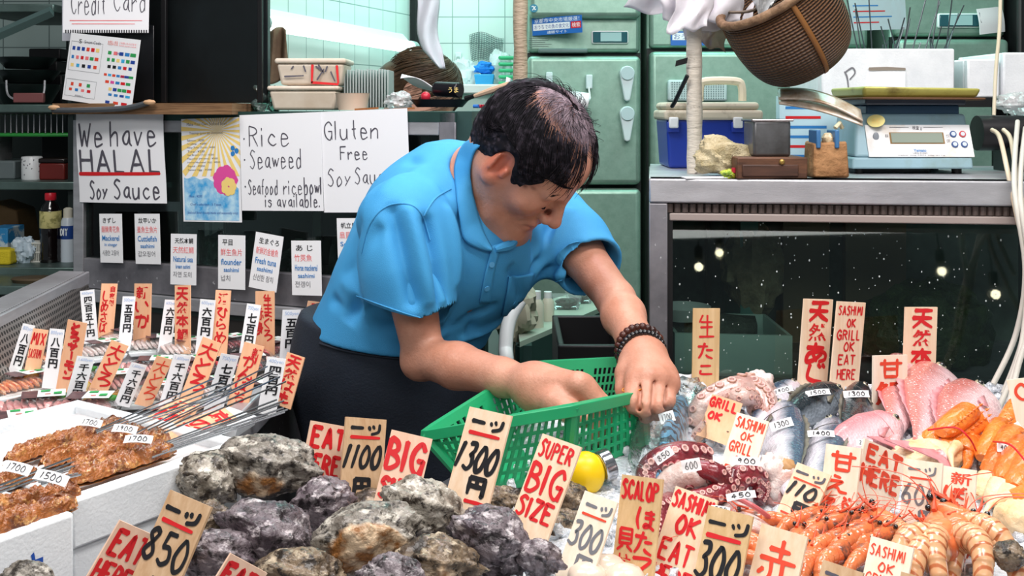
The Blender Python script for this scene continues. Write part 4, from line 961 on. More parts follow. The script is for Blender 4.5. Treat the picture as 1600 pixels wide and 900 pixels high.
fl, s = poster('flyer', 'colour flyer with yellow sunburst, blue water and a pink flower', (283, 186), (374, 183), (283, 346), [], 'menu flyers', .0, -.007)
c0 = (.62, .12)
rays = MB(); 
for k in range(30):
    a = 2*PI*k/30; b2 = a+PI/30
    def edge(an):
        dx, dy = math.cos(an)*s.Wd, math.sin(an)*s.Wd; t = 1e9
        for (lim, dd, cc) in ((s.Wd, dx, c0[0]*s.Wd), (0, dx, c0[0]*s.Wd), (s.H*.56, dy, c0[1]*s.H), (0, dy, c0[1]*s.H)):
            if abs(dd) > 1e-6 and (lim-cc)/dd > 0: t = min(t, (lim-cc)/dd)
        return (c0[0]*s.Wd+dx*t, c0[1]*s.H+dy*t)
    e0, e1 = edge(a), edge(b2); rays.add([s.at(c0[0]*s.Wd, c0[1]*s.H, .0004), s.at(*e0, .0004), s.at(*e1, .0004)], [(0, 1, 2)])
rays.build('sunburst', ink('y'), fl, smooth=False)
mb = MB(); mb.grid(lambda u, v: s.at((.03+.93*u)*s.Wd, ((.57+.10*u*u+.012*math.sin(u*26))*(1-v)+.985*v)*s.H, .0005), 24, 3); mb.build('blue_water', mk('flyer_blue', '3aa0dc', .5, var=('c4e6f4', 34, 4)), fl, smooth=False)
rnf = random.Random(2)
for nm, c, cc, n, rad in (('pink_petals', 'k', (.74, .60), 9, .16), ('yellow_petals', 'y', (.80, .66), 7, .10), ('blue_fish', 'l', (.9, .32), 3, .06)):
    mb = MB()
    for i in range(n):
        a = 2*PI*i/n; x0, y0 = (cc[0]+rad*.9*math.cos(a)*.8)*s.Wd, (cc[1]+rad*.55*math.sin(a)*.9)*s.H; rr_ = rad*s.Wd*.55
        mb.add([s.at(x0+rr_*math.cos(q)*(1+.2*rnf.random()), y0+rr_*math.sin(q)*(1+.2*rnf.random()), .0006+.00005*i+(.0006 if c == 'y' else 0)) for q in np.linspace(0, 2*PI, 11)[:-1]], [tuple(range(10))])
    mb.build(nm, ink(c), fl, smooth=False)
s.letters(fl, [('Make Your Own Seafood Bowl', 'd', .10, .04, .78, .07, dict(k='p')), ('Toppings (price per slice/piece)', 'd', .14, .13, .72, .16, dict(k='p'))]+[(t_, 'd', .10, .20+.036*i, .10+w_, .222+.036*i, dict(k='p')) for i, (t_, w_) in enumerate((('Salmon : ¥200', .3), ('Scallop : ¥200', .34), ('Fatty Tuna (Toro) : ¥400', .48), ('Tuna : ¥200', .3), ('Sea Bream (Tai) : ¥200', .46), ('Flounder (Hirame) : ¥200', .52), ('Horse Mackerel (Aji) : ¥200', .56), ('Squid : ¥200', .3), ('Salted Egg : ¥200', .42)))]+[('Rice : ¥200', 'n', .12, .74, .34, .765, dict(k='p')), ('- Chef\'s selection : 3 Types', 'n', .10, .82, .66, .85, dict(k='p')), ('Seafood Bowl (locally made and seasonally only)', 'n', .08, .90, .94, .93, dict(k='p'))])
poster('poster', 'white handwritten poster listing Rice, Seaweed and Seafood rice bowl', (374, 180), (501, 175), (374, 329), [('・', 'd', .03, .2, .08, .3, dict(w=.02)), ('Rice', 'd', .12, .12, .62, .33, dict(w=.015)), ('・', 'd', .03, .42, .08, .52, dict(w=.02)), ('Seaweed', 'd', .12, .37, .76, .56, dict(w=.013)), ('・', 'd', .03, .7, .08, .8, dict(w=.02)), ('Seafood', 'd', .09, .68, .46, .83, dict(w=.012)), ('rice', 'd', .53, .68, .76, .83, dict(w=.012)), ('bowl', 'd', .78, .66, .99, .83, dict(w=.016)), ('is available.', 'd', .30, .83, .97, .96, dict(w=.013))], GP, .0, -.009)
poster('poster', 'white handwritten poster reading Gluten Free Soy Sauce', (501, 175), (636, 169), (503, 332), [('Gluten', 'd', .04, .10, .68, .28, dict(w=.014)), ('Free', 'd', .22, .35, .54, .48, dict(w=.013)), ('Soy', 'd', .06, .57, .34, .74, dict(w=.012)), ('Sauce', 'd', .38, .56, .80, .72, dict(w=.012))], GP, .0, -.007)

GC = 'printed fish name cards on the left display case'
def card(label, tl, tr, bl, jp, cn, en1, en2, kr, off=-.012):
    s = lcsheet(tl, tr, bl, off); o = s.board('name_card', white_card, thick=.001); tag(o, label, 'card', GC)
    k = dict(k='p', off=.012)
    s.letters(o, [(jp, 'b', .16, .08, .16+min(.72, .19*len(jp)), .19, k), (cn, 'p', .10, .25, .10+min(.8, .2*len(cn)), .38, dict(k='p')), (en1, 'l', .12, .44, .88, .55, k), (en2, 'l', .22, .60, .78, .68, k), (kr, 'g', .12, .74, .12+min(.72, .17*len(kr)), .85, dict(k='p'))])
card('white name card for mackerel in vinegar, first card from the left', (155, 334), (190, 334), (154, 410), 'きずし', '醋醃青花魚', 'Mackerel', 'in vinegar', '시큼한 고등어')
card('white name card for cuttlefish sashimi under the halal poster', (210, 334), (249, 334), (209, 412), '紋甲いか', '墨魚生魚片', 'Cuttlefish', 'sashimi', '갑오징어')
card('white name card for natural sea bream sashimi below the flyer', (267, 365), (307, 366), (258, 443), '天然本鯛', '天然紅鯛', 'Natural sea', 'bream sashimi', '자연 도미', -.03)
card('white name card for flounder sashimi', (341, 367), (383, 368), (333, 450), '平目', '鮮生魚片', 'flounder', 'sashimi', '넙치', -.03)
card('tilted white name card for fresh tuna sashimi', (400, 362), (443, 370), (384, 447), '生まぐろ', '新鮮的金槍魚', 'Fresh tuna', 'sashimi', '신선한 참치', -.03)
card('white name card for horse mackerel sashimi', (455, 376), (501, 376), (447, 460), 'あ じ', '竹莢魚', 'Horse mackerel', 'sashimi', '전갱이', -.03)
card('white name card for scallops, half hidden by the man\'s shoulder', (526, 341), (568, 341), (525, 424), '帆立貝', '扇貝', 'Scallop', 'sashimi', '가리비')

# ---------------------------------------------------------------- black panel, payment posters
t = thing('blackboard', 'tall black board standing on the left case behind the payment sheets', 'panel', LC(330, 168)+Vector((0, .12, 0)))
mb = MB(); A, B = LZ(88, 1.463, .08), LZ(398, 1.463, .12); mb.hexa([A, B, B+Vector((0, .03, 0)), A+Vector((0, .03, 0))], [p+Vector((0, 0, .5)) for p in (A, B, B+Vector((0, .03, 0)), A+Vector((0, .03, 0)))]); mb.build('panel_board', black_board, t, bevel=.003)
for px in (240, 394):
    mb = MB(); A = LZ(px-4, 1.463, .066); B = LZ(px+4, 1.463, .066); mb.hexa([A, B, B+Vector((0, .015, 0)), A+Vector((0, .015, 0))], [p+Vector((0, 0, .5)) for p in (A, B, B+Vector((0, .015, 0)), A+Vector((0, .015, 0)))]); mb.build('panel_edge', rubber, t, bevel=.002)
s = Sheet((97, -20), (240, -20), (97, 64), dl(100)+.05, dt=dl(100)+.05); tag(s.board('backing_sheet', mk('grey_sheet', 'b9bcc4', .5), thick=.001), 'grey plastic sheet behind the credit card poster', 'sheet')
s = Sheet((100, -60), (234, -62), (98, 51), dl(160)+.02, dt=dl(160)+.02); o = s.board('poster', paper, thick=.001); tag(o, 'white spiral-torn poster reading Credit Card above the payment logo sheet', 'poster', 'payment posters')
s.letters(o, [('Credit', 'd', .10, .42, .50, .74, dict(w=.012)), ('Card', 'd', .60, .42, .97, .70, dict(w=.012)), ('一', 'p', .08, .76, .92, .92, dict(w=.008)), ('一', 'p', .12, .80, .85, .97, dict(w=.008))])
mb = MB()
for i in range(34): x = (.04+.94*i/33)*s.Wd; mb.box((-.0012, -.0006, -.004), (.0012, .0004, .004), T=Matrix.Translation(s.at(x, s.H*.985, .001)))
mb.build('spiral_holes', ink('b'), o, smooth=False)
mb = MB(); A, B = LZ(108, 1.468, .035), LZ(232, 1.468, .035); mb.hexa([A, B, B+Vector((0, .004, 0)), A+Vector((0, .004, 0))], [p+Vector((0, 0, .17)) for p in (A, B, B+Vector((0, .004, 0)), A+Vector((0, .004, 0)))]); tag(mb.build('sleeve', mk('black_sleeve', '15171a', .25), bevel=.002), 'glossy black sleeve behind the payment logo sheet', 'sleeve')
s = Sheet((111, 51), (221, 49), (97, 155), dl(160)+.012, dt=dl(160)+.014); o = s.board('payment_sheet', white_card, thick=.001); tag(o, 'white printed sheet of small payment logos under the credit card poster', 'poster', 'payment posters')
pr = random.Random(4); pat = []
rows = [(.04, .22, .46, 6, .04, .055), (.04, .35, .46, 6, .035, .05), (.04, .47, .46, 5, .04, .05), (.06, .75, .42, 3, .04, .05), (.06, .83, .42, 4, .04, .04), (.56, .23, .97, 5, .05, .05), (.56, .33, .97, 6, .04, .05), (.58, .43, .95, 5, .04, .045), (.55, .55, .97, 7, .035, .035), (.58, .65, .95, 5, .045, .04), (.64, .75, .97, 5, .045, .045), (.64, .83, .97, 4, .05, .035), (.60, .94, .95, 3, .05, .04)]
for x0, y, x1, n, w_, h_ in rows:
    for i in range(n):
        x = x0+(x1-x0)*(i+.5)/n; w_ *= pr.uniform(.95, 1.2); c = pr.choice('rrnnlltbpocykrtn'); pat.append((x-w_/2, y-h_/2, x+w_/2, y+h_/2, c))
for q_ in pat: s.patches('logo', o, [q_])
s.letters(o, [('Smart Code', 'd', .22, .09, .46, .135, dict(k='p')), ('S', 'b', .14, .08, .18, .14, dict(k='p')), ('VISA', 'n', .70, .215, .78, .245, dict(k='p')), ('お支払い方法', 'o', .56, .05, .70, .12, dict(k='p')), ('ご利用いただけます', 'p', .72, .06, .96, .09, dict(k='p')), ('Available payment methods', 'p', .72, .10, .96, .125, dict(k='p')), ('Alipay+', 'd', .18, .90, .30, .93, dict(k='p')), ('WAON', 'n', .80, .54, .86, .56, dict(k='p'))])
mb = MB()
for (a, b, c, d_) in ((.03, .12, .49, .55), (.03, .68, .47, .93)):
    for q in (((a, b), (c, b)), ((c, b), (c, d_)), ((c, d_), (a, d_)), ((a, d_), (a, b))):
        v, f = ribbon([(x*s.Wd, y*s.H) for x, y in q], .0009); mb.add([s.at(x, y, .0004) for x, y in v], f)
mb.build('outline', ink('g'), o, smooth=False)

# ---------------------------------------------------------------- things on top of the left case
def LT(px, py, off=.15): d = dl(px)+off; return P(px, py, d)
def tub(label, x0, x1, y0, y1, off, depth, lid=True, name='storage_box', lit=0):
    d = dl((x0+x1)/2)+off; A, B = P(x0, y1, d), P(x1, y0, d); h = B.z-A.z; t = thing(name, label, 'box', ((A.x+B.x)/2, d+depth/2, A.z), 'cream plastic boxes on the left case')
    mb = MB(); i = .008; bt = [(A.x+i, d+i, A.z), (B.x-i, d+i, A.z), (B.x-i, d+depth-i, A.z), (A.x+i, d+depth-i, A.z)]; tp = [(A.x, d, A.z+h*.8), (B.x, d, A.z+h*.8), (B.x, d+depth, A.z+h*.8), (A.x, d+depth, A.z+h*.8)]
    mb.hexa(bt, tp); mb.build('tub', dirty_plastic, t, bevel=.006, bseg=3)
    mb = MB(); mb.box((A.x-.004, d-.004, A.z+h*.8), (B.x+.004, d+depth+.004, A.z+h)); mb.build('lid', dirty_plastic, t, bevel=.005, bseg=3)
    return t, d, A, B, h
z0 = 1.452
t, d, A, B, h = tub('lower cream plastic storage box on the left case', 420, 527, 134, 172, .14, .13)
t, d, A, B, h = tub('upper cream plastic storage box with red marker strokes', 432, 538, 91, 133, .15, .12)
mb = MB()
for q in (((.53, .25), (.52, .92)), ((.89, .28), (.91, .92)), ((.52, .9), (.91, .97))):
    v, f = ribbon([(A.x+(B.x-A.x)*x, B.z-h*y) for x, y in q], .006); mb.add([Vector((x, d+.001-.002*0-.0015, z_)) for x, z_ in v], f)
mb.build('red_marker', ink('r'), t, smooth=False)
mb = MB()
for q in (((.25, .3), (.22, .4)), ((.40, .28), (.43, .5)), ((.62, .25), (.70, .55)), ((.58, .3), (.66, .45)), ((.75, .3), (.72, .5)), ((.12, .68), (.4, .65)), ((.6, .8), (.7, .4)), ((.8, .5), (.86, .85))):
    v, f = ribbon([(A.x+(B.x-A.x)*x, B.z-h*y) for x, y in q], .004); mb.add([Vector((x, d-.0006, z_)) for x, z_ in v], f)
mb.build('smudges', ink('d'), t, smooth=False)
mb = MB(); c = LT(551, 172, .12); mb.lathe([(0, 0), (.030, 0), (.036, .034), (.0375, .036), (.035, .036), (.029, .004), (0, .004)], c, 28); tag(mb.build('tub', mk('cream_tub', 'e3c9b4', .4)), 'round cream plastic tub beside the stacked storage boxes', 'tub')
lidm = thin('lid_clear', 'eef6f4', 1.3, .2, .42, 'e4efec')
t = thing('lid_stack', 'stack of clear plastic food lids standing on edge behind the tub', 'lids', LT(572, 170, .22))
for i in range(16):
    px = 538+i*4.5; mb = MB(); A = LT(px, 168, .22+.0*i); mb.box((A.x-.0012, A.y, A.z), (A.x+.0022, A.y+.11, A.z+.085-.0008*(i % 4))); mb.build('lid', lidm, t, bevel=.001)
mb = MB(); A = LT(414, 174, .16)
def cb(u, v): a = 2*PI*u; r = (.028+.006*math.sin(3*a+v*9))*(1-.15*v); return A+Vector((r*math.cos(a), r*math.sin(a), .055*v+.004*math.sin(5*a)))
mb.grid(cb, 30, 12); tag(mb.build('clear_bag', film), 'crumpled clear plastic bag left of the storage boxes', 'plastic bag')
mb = MB(); A = P(432, 45, 2.95)
def cl(u, v): x = (u-.5)*.055*(1+.2*v); return A+Vector((x, .012*math.sin(u*11+v*2)+.01*v, -.145*v-.006*math.sin(u*7)))
mb.grid(cl, 24, 16); tag(mb.build('hanging_cloth', mk('brown_cloth', '8d7660', .9, var=('75604d', 20, 3)), solid=.003), 'brown cloth hanging beside the fluorescent lamp', 'cloth')
# crumpled wrap, papers
def crumple(name, label, cat, c, rx, ry, rz, m, seed, amp=.35, n=40, sq=1):
    mb = MB()
    def f(u, p): 
        k = 1+amp*fbm((u.x*1.8+seed, u.y*1.8, u.z*1.8), 5)+.12*noise.noise(Vector((u.x*9, u.y*9, u.z*9+seed))); return p*k
    mb.ball(c, (rx, ry, rz), n=n, fn=f); return tag(mb.build(name, m, angle=25), label, cat)
crumple('plastic_wrap', 'crumpled clear plastic wrap beside the dark frying pan', 'plastic wrap', LT(622, 158, .12), .030, .03, .018, thin('wrap', 'eef6f6', 1.6, .1, .3), 3)
mb = MB(); A = LT(650, 148, .2)
def pw(u, v): return A+Vector(((u-.35)*.085, (v-.5)*.07, .012+.022*(1-u)+.01*math.sin(u*4+v*3)))
mb.grid(pw, 10, 8); tag(mb.build('folded_paper', paper, solid=.001), 'folded white paper leaning behind the frying pan', 'paper')
for i, (px, w_) in enumerate(((573, 38), (631, 34))):
    mb = MB(); A = LT(px, 171.5, .08); mb.box((-w_/F*1.1, -.012, 0), (w_/F*1.1, .012, .004), T=Matrix.Translation(A)@Matrix.Rotation(.12, 4, 'Z')@Matrix.Rotation(-.06, 4, 'Y')); tag(mb.build('wooden_spatula', mk('caramel_wood', 'a96a35', .5, var=('8a5226', 20, 3))), ('flat brown wooden spatula blade in front of the cream tub', 'flat brown wooden spatula blade under the plastic wrap')[i], 'spatula')
t = thing('frying_pan', 'dark frying pan with a wooden handle on the left case', 'frying pan', LT(688, 167, .12))
c = LT(687, 166, .13); mb = MB(); mb.lathe([(0, 0), (.045, 0), (.060, .014), (.0615, .014), (.047, -.002), (0, -.002)], c, 32, T=Matrix.Diagonal((1, .8, 1))); mb.build('pan', mk('pan_black', '1b1c28', .4, .3), t)
mb = MB(); mb.tube([LT(728, 154, .11), LT(748, 147, .10)], [.006, .004], 8); mb.build('handle_ferrule', rubber, t)
mb = MB(); A, B = LT(742, 150, .10), LT(795, 132, .08); mb.tube([A, A.lerp(B, .5), B], [.0045, .0068, .0062], 8); mb.build('wooden_handle', mk('pale_handle', 'c7a88c', .6), t)
mb = MB(); mb.ball(LT(665, 151, .12), .0105, n=16); tag(mb.build('tomato', mk('tomato_red', 'b8283a', .25)), 'small red ball resting in the frying pan', 'tomato')
t = thing('spice_can', 'black can with yellow lettering lying in the frying pan', 'can', LT(700, 141, .14)); mb = MB(); a, b = LT(682, 139, .15), LT(718, 141, .13); mb.tube([a, b], .0155, 20); mb.build('can_body', mk('can_black', '17151a', .25), t, bevel=.002)
mb = MB()
for v, f in write('うま', (0, 0, .02, .011), .002, 'p'): mb.add([b+Vector((x-.022, -.0158, .006-y)) for x, y in v], f)
mb.build('yellow_lettering', ink('y'), t, smooth=False)
for i, (px, py, c, nm) in enumerate(((744, 166, '2f6fc0', 'blue'), (748, 166, 'b8283a', 'red'), (756, 166, 'b8283a', 'dark red'))):
    mb = MB(); mb.tube([LT(px-4, py, .1+.01*i), LT(px+4, py, .1+.01*i)], .0038, 10); tag(mb.build('bottle_cap', mk('cap_'+c, c, .3)), ('small blue bottle cap right of the frying pan', 'small red bottle cap right of the frying pan', 'rightmost small red bottle cap near the man\'s hair')[i], 'cap')
# kitchen corner on the back wall: counter, bags, blue tub, green basket, socket
t = thing('kitchen_counter', 'pale kitchen counter along the back wall behind the man', 'counter', P(745, 130, 3.9)-Vector((0, 0, 1.5)))
A, B = P(690, 134, 3.85), P(818, 128, 3.85); mb = MB(); mb.box((A.x, 3.62, A.z-.03), (B.x, 4.14, A.z)); mb.build('worktop', white_plastic, t, bevel=.004)
mb = MB(); mb.box((A.x+.02, 3.66, .0), (B.x, 4.12, A.z-.03)); mb.build('counter_body', mk('tiled_counter', 'b6cfc9', .3), t)
zt = A.z
crumple('plastic_bag', 'white plastic bag with red print on the back kitchen counter', 'plastic bag', Vector((P(722, 110, 3.9).x, 3.9, zt+.045)), .05, .04, .05, thin('bag_white', 'eef6f6', 1.5, .2, .55), 7)
crumple('plastic_bag', 'knotted clear bag beside the blue tub on the back counter', 'plastic bag', Vector((P(782, 100, 3.9).x, 3.9, zt+.06)), .045, .04, .065, MATS['bag_white'], 9)
mb = MB(); c = Vector((P(757, 0, 3.85).x, 3.85, zt)); mb.hexa([c+Vector((x, y, 0)) for x, y in ((-.03, -.03), (.03, -.03), (.03, .03), (-.03, .03))], [c+Vector((x, y, .04)) for x, y in ((-.036, -.036), (.036, -.036), (.036, .036), (-.036, .036))]); tag(mb.build('blue_tub', mk('tub_blue', '2f9ad8', .35), bevel=.004), 'small blue plastic tub on the back kitchen counter', 'tub')
crumple('blue_cloth', 'crumpled bright blue cloth heaped on the blue tub', 'cloth', c+Vector((0, 0, .062)), .034, .025, .022, mk('cloth_blue', '1b7fe0', .7), 12)
mb = MB(); A = P(760, 55, 4.138)
def net(u, v): return A+Vector(((u-.5)*.13*(1-.15*v), .01*math.sin(u*8+v*5)-.01, -.105*v+.012*math.sin(u*5)))
mb.grid(net, 20, 14); o = mb.build('net_bag', mk('net_grey', '5f6c6c', .6)); md = o.modifiers.new('w', 'WIREFRAME'); md.thickness = .0022; tag(o, 'mesh net bag hanging on the tiled back wall', 'net')
t = thing('green_basket', 'small green basket at the right end of the back counter', 'basket', Vector((P(797, 0, 3.8).x, 3.8, zt)))
for k in range(4):
    a, b = [(-.035, -.03), (.035, -.03), (.035, .03), (-.035, .03), (-.035, -.03)][k:k+2]
    mb = MB(); 
    for j in range(5): mb.tube([Vector((P(797, 0, 3.8).x+a[0], 3.8+a[1], zt+.008+.022*j)), Vector((P(797, 0, 3.8).x+b[0], 3.8+b[1], zt+.008+.022*j))], .006, 6)
    mb.build('basket_side', mk('basket_green_light', '37b078', .45), t)
mb = MB(); mb.box((P(797, 0, 3.8).x-.035, 3.77, zt), (P(797, 0, 3.8).x+.035, 3.83, zt+.008)); mb.build('basket_floor', MATS['basket_green_light'], t)
t = thing('wall_socket', 'white socket on the tiled wall above the back counter', 'socket', P(717, 90, 4.14)); A, B = P(711, 99, 4.13), P(721, 82, 4.13); mb = MB(); mb.box((A.x, 4.128, A.z), (B.x, 4.15, B.z)); mb.build('socket_plate', white_plastic, t, bevel=.003)
mb = MB(); mb.box((A.x+.006, 4.12, A.z+.012), (B.x-.006, 4.13, A.z+.026)); mb.build('plug', mk('plug_grey', 'aab5b2', .4), t, bevel=.002)
# hanging plastic strip
mb = MB(); A = P(663, -40, 2.6)
def strip(u, v): 
    w_ = .058*(1-.25*v) if v < .8 else .058*.8*(1-(v-.8)*3.6); return A+Vector(((u-.5)*w_+.038*v*v+.008*math.sin(v*7), .012*math.sin(u*5+v*4), -.225*v))
mb.grid(strip, 12, 30); tag(mb.build('plastic_strip', thin('strip_plastic', 'f4f6fa', 1.55, .18, .62, 'e6eaf2', (40, .01)), solid=.001), 'white translucent plastic bag strip hanging from above the kitchen', 'plastic strip')

# ---------------------------------------------------------------- person in the back kitchen, seen from behind the case
pc = P(664, 142, 3.0); pk = thing('person', 'brown-haired person bending down in the back kitchen', 'person', (pc.x, 3.06, 0))
f2, r2, u2 = frame((.75, -.25, -.55), (.5, .1, .8)); R2 = [tuple(f2), tuple(r2), tuple(u2)]
B2 = Field((pc.x-.32, 2.78, .95), (pc.x+.26, 3.42, 1.68), .006)
B2.ell(pc, (.095, .075, .092), R2, .001); B2.ell(pc+f2*.03-u2*.055, (.06, .058, .075), R2, .03); B2.cone(pc+f2*.10-u2*.02, pc+f2*.112-u2*.05, .009, .012, .01)
for s_ in (-1, 1):
    B2.ell(pc+r2*s_*.078-u2*.02-f2*.01, (.018, .009, .032), R2, .006); B2.ell(pc+f2*.093+r2*s_*.03-u2*.02, (.012, .014, .010), R2, .008, 's')
B2.cone(pc+f2*.085-u2*.082-r2*.015, pc+f2*.085-u2*.082+r2*.015, .007, .007, .006)
tb = pc+Vector((-.16, .09, -.16)); B2.cone(pc-u2*.06, tb, .05, .06, .03); B2.ell(tb+Vector((-.03, .04, -.14)), (.15, .11, .17), None, .05)
for k in (-1, 1):
    sh = tb+Vector((.05, k*.14, -.04)); B2.chain([sh, sh+Vector((.07, 0, -.2)), sh+Vector((.22, .02*k, -.24))], [.05, .04, .03], .03)
    h_ = sh+Vector((.22, .02*k, -.24))
    B2.ell(h_+Vector((.04, 0, -.005)), (.042, .038, .016), None, .015)
    for j in range(4): B2.chain([h_+Vector((.06, -.026+.0175*j, 0)), h_+Vector((.098-.004*abs(j-1.5), -.028+.0185*j, -.012)), h_+Vector((.118-.006*abs(j-1.5), -.028+.0185*j, -.032))], [.0095, .009, .008], .004)
    B2.chain([h_+Vector((.02, -.03*k, 0)), h_+Vector((.05, -.052*k, -.01)), h_+Vector((.075, -.05*k, -.025))], [.012, .010, .009], .006)
v_, q_ = B2.mesh(1); mesh_obj('body', v_, q_, mk('skin_far', 'cf9f88', .5, sss=.05), pk)
H2 = Field(tuple(pc-Vector((.2, .2, .2))), tuple(pc+Vector((.2, .2, .2))), .005)
H2.ell(pc-f2*.012+u2*.008, (.108, .090, .104), R2, .001); H2.ell(pc-f2*.085-u2*.035, (.055, .07, .06), R2, .03); H2.ell(pc+f2*.12-u2*.05, (.10, .13, .09), R2, .01, 's'); H2.ell(pc-r2*.09-u2*.03, (.03, .03, .04), R2, .01, 's'); H2.ell(pc+r2*.09-u2*.03, (.03, .03, .04), R2, .01, 's')
v_, q_ = H2.mesh(1); hair2_m = mk('brown_hair', '3a2a1c', .45, var=('5a4430', 40, 3), stretch=(1, 1, 1)); h2 = mesh_obj('hair', v_, q_, hair2_m, pk)
r9 = random.Random(9)
def st2(r):
    a = r.uniform(-2.6, 2.6); e = r.uniform(.3, 1.3); out = []
    for i in range(5):
        t_ = i/4; aa = a+(1.5*t_ if a > 0 else -1.5*t_)*.5; ee = e-t_*1.0; k_ = 1.02+.10*t_*r.random(); out.append(pc-f2*.012+(f2*math.cos(ee)*math.cos(aa)*.108+r2*math.cos(ee)*math.sin(aa)*.09)*k_+u2*(.008+.104*math.sin(ee))*k_)
    return out
strand_set('hair_strands', 420, hair2_m, h2, st2, .0013); h2.children[-1]['kind'] = 'stuff'
C2 = Field((pc.x-.45, 2.7, .5), (pc.x+.3, 3.5, 1.6), .009)
C2.ell(tb+Vector((-.03, .04, -.14)), (.163, .123, .18), None, .05); C2.cone(tb+Vector((-.04, .04, -.2)), tb+Vector((-.06, .04, -.55)), .15, .16, .05)
for k in (-1, 1): sh = tb+Vector((.05, k*.14, -.04)); C2.chain([sh, sh+Vector((.055, 0, -.16))], [.062, .056], .03)
v_, q_ = C2.mesh(1); mesh_obj('white_coat', v_, q_, mk('coat_white', 'cfd6d6', .8), pk)
mb = MB()
for k in (-1, 1): x_ = tb.x-.05; mb.tube([(x_, tb.y+.04+k*.08, .72), (x_, tb.y+.04+k*.08, .06)], [.075, .05], 14)
mb.build('trousers', MATS['trouser_black'], pk)
for k in (-1, 1):
    mb = MB(); mb.ball((tb.x-.01, tb.y+.04+k*.08, .045), (.12, .045, .045), n=14); mb.build('shoe', rubber, pk)

# ---------------------------------------------------------------- dark store shelves at the far left
t = thing('storage_shelf', 'dark steel storage shelf at the left edge with pans and bottles', 'shelf', (P(40, 0, 3.0).x, 3.1, 0))
def ss(py, d0, d1, px1=118): 
    z = ZC-(py-HZ)*d0/F; mb = MB(); x0 = P(-60, 0, d0).x; x1 = P(px1, 0, d0).x; mb.box((x0, d0, z-.022), (x1, d1, z)); mb.build('shelf_board', mk('shelf_steel', '6f8480', .4, .6, var=('52645f', 6, 3)), t, bevel=.003); return z
ss(447, 2.56, 2.8, 98); zA = ss(163, 2.85, 3.35); zB = ss(284, 2.85, 3.35); zC_ = ss(418, 2.75, 3.35); zD = ss(6, 2.85, 3.3, 84)
for px, dd in ((-50, 2.88), (116, 2.88), (-50, 3.3), (112, 3.32)):
    mb = MB(); x = P(px, 0, dd).x; mb.box((x-.012, dd-.012, 0), (x+.012, dd+.012, 1.85)); mb.build('upright', mk('upright_dark', '2a3433', .5, .5), t)
mb = MB(); a, b = P(-20, 62, 2.84), P(81, 18, 2.84); mb.tube([a, b], .014, 4); mb.build('shelf_bracket', mk('bracket_pale', '6f8a88', .4, .5), t)
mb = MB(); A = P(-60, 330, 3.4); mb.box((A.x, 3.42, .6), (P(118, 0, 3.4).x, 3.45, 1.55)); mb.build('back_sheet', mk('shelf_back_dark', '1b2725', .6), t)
def sx(px, d): return P(px, 0, d).x
mb = MB(); 
for k, (r_, h_) in enumerate(((.075, .03), (.078, .024), (.072, .05))): pass
t2 = []
for k, (px, py, r_, h_, lb) in enumerate(((42, 160, .085, .055, 'black pan at the bottom of the stack on the upper left shelf'), (44, 128, .080, .035, 'black wok in the middle of the pan stack on the upper left shelf'), (42, 104, .074, .03, 'dark lid on top of the pan stack on the upper left shelf'))):
    c = P(px, py, 2.98); c.z = zA+(0, .058, .098)[k]; mb = MB(); mb.lathe([(0, 0), (r_*.72, 0), (r_, h_*.8), (r_*1.04, h_), (r_*.98, h_), (r_*.7, .006), (0, .006)], c, 30)
    o = mb.build('pan', mk('pan_dark', '1e2726', .3, .5), None); tag(o, lb, 'pan', 'pans on the left shelf')
mb = MB(); c = P(40, 152, 2.9); mb.tube(crv([P(10, 126, 2.9), P(14, 150, 2.88), P(40, 158, 2.87), P(66, 150, 2.88), P(70, 126, 2.9)], 6), .003, 6); tag(mb.build('pan_handle_ring', steel), 'thin steel carrying ring hanging before the lowest pan', 'ring')
mb = MB(); c = P(45, 146, 2.86); mb.box((c.x-.04, 2.855, zA+.004), (c.x+.04, 2.87, zA+.03)); tag(mb.build('red_box', mk('dull_red', '7d4a4a', .5), bevel=.003), 'dull red flat box in front of the lowest pan', 'box')
for i, (px, py, w_, h_) in enumerate(((86, 74, 30, 12), (84, 90, 26, 14), (90, 112, 28, 26))):
    c = P(px, py, 3.15); c.z = zA+(.13, .09, .0)[i]; mb = MB(); mb.box((c.x-w_/F*3.1, 3.1, c.z), (c.x+w_/F*2.0, 3.25, c.z+(.03, .035, .085)[i])); tag(mb.build('black_case', rubber, bevel=.004), ('topmost flat black case beside the pan stack', 'second flat black case beside the pan stack', 'lowest tall black case beside the pan stack')[i], 'case')
mb = MB(); c = P(50, 277, 2.95); c.z = zB; mb.lathe([(0, 0), (.026, 0), (.027, .004), (.027, .060), (.0255, .062), (.0235, .062), (.0235, .006), (0, .006)], c, 28)
o = mb.build('mug', mk('mug_white', 'dcdfe0', .3)); tag(o, 'white patterned mug on the middle left shelf', 'mug')
mb = MB(); pr = random.Random(8)
for i in range(26):
    a = pr.uniform(PI*1.05, PI*1.95); z_ = pr.uniform(.008, .055); mb.add([c+Vector(((.0275)*math.cos(a+q*.5), .0275*math.sin(a+q*.5), z_+w_)) for q, w_ in ((-.12, 0), (0, -.002), (.12, .001), (0, .003))], [(0, 1, 2, 3)])
mb.build('fish_pattern', ink('d'), o, smooth=False)
t = thing('lunch_box', 'dark red lacquer box beside the patterned mug', 'box', (sx(88, 2.95), 2.97, zB)); mb = MB(); mb.box((sx(68, 2.95), 2.92, zB), (sx(108, 2.95), 3.02, zB+.045)); mb.build('box_body', mk('lacquer_red', '6b2420', .3), t, bevel=.004)
mb = MB(); mb.box((sx(67, 2.95), 2.918, zB+.045), (sx(109, 2.95), 3.022, zB+.058)); mb.build('box_lid', mk('lacquer_black', '231a1a', .25), t, bevel=.004)
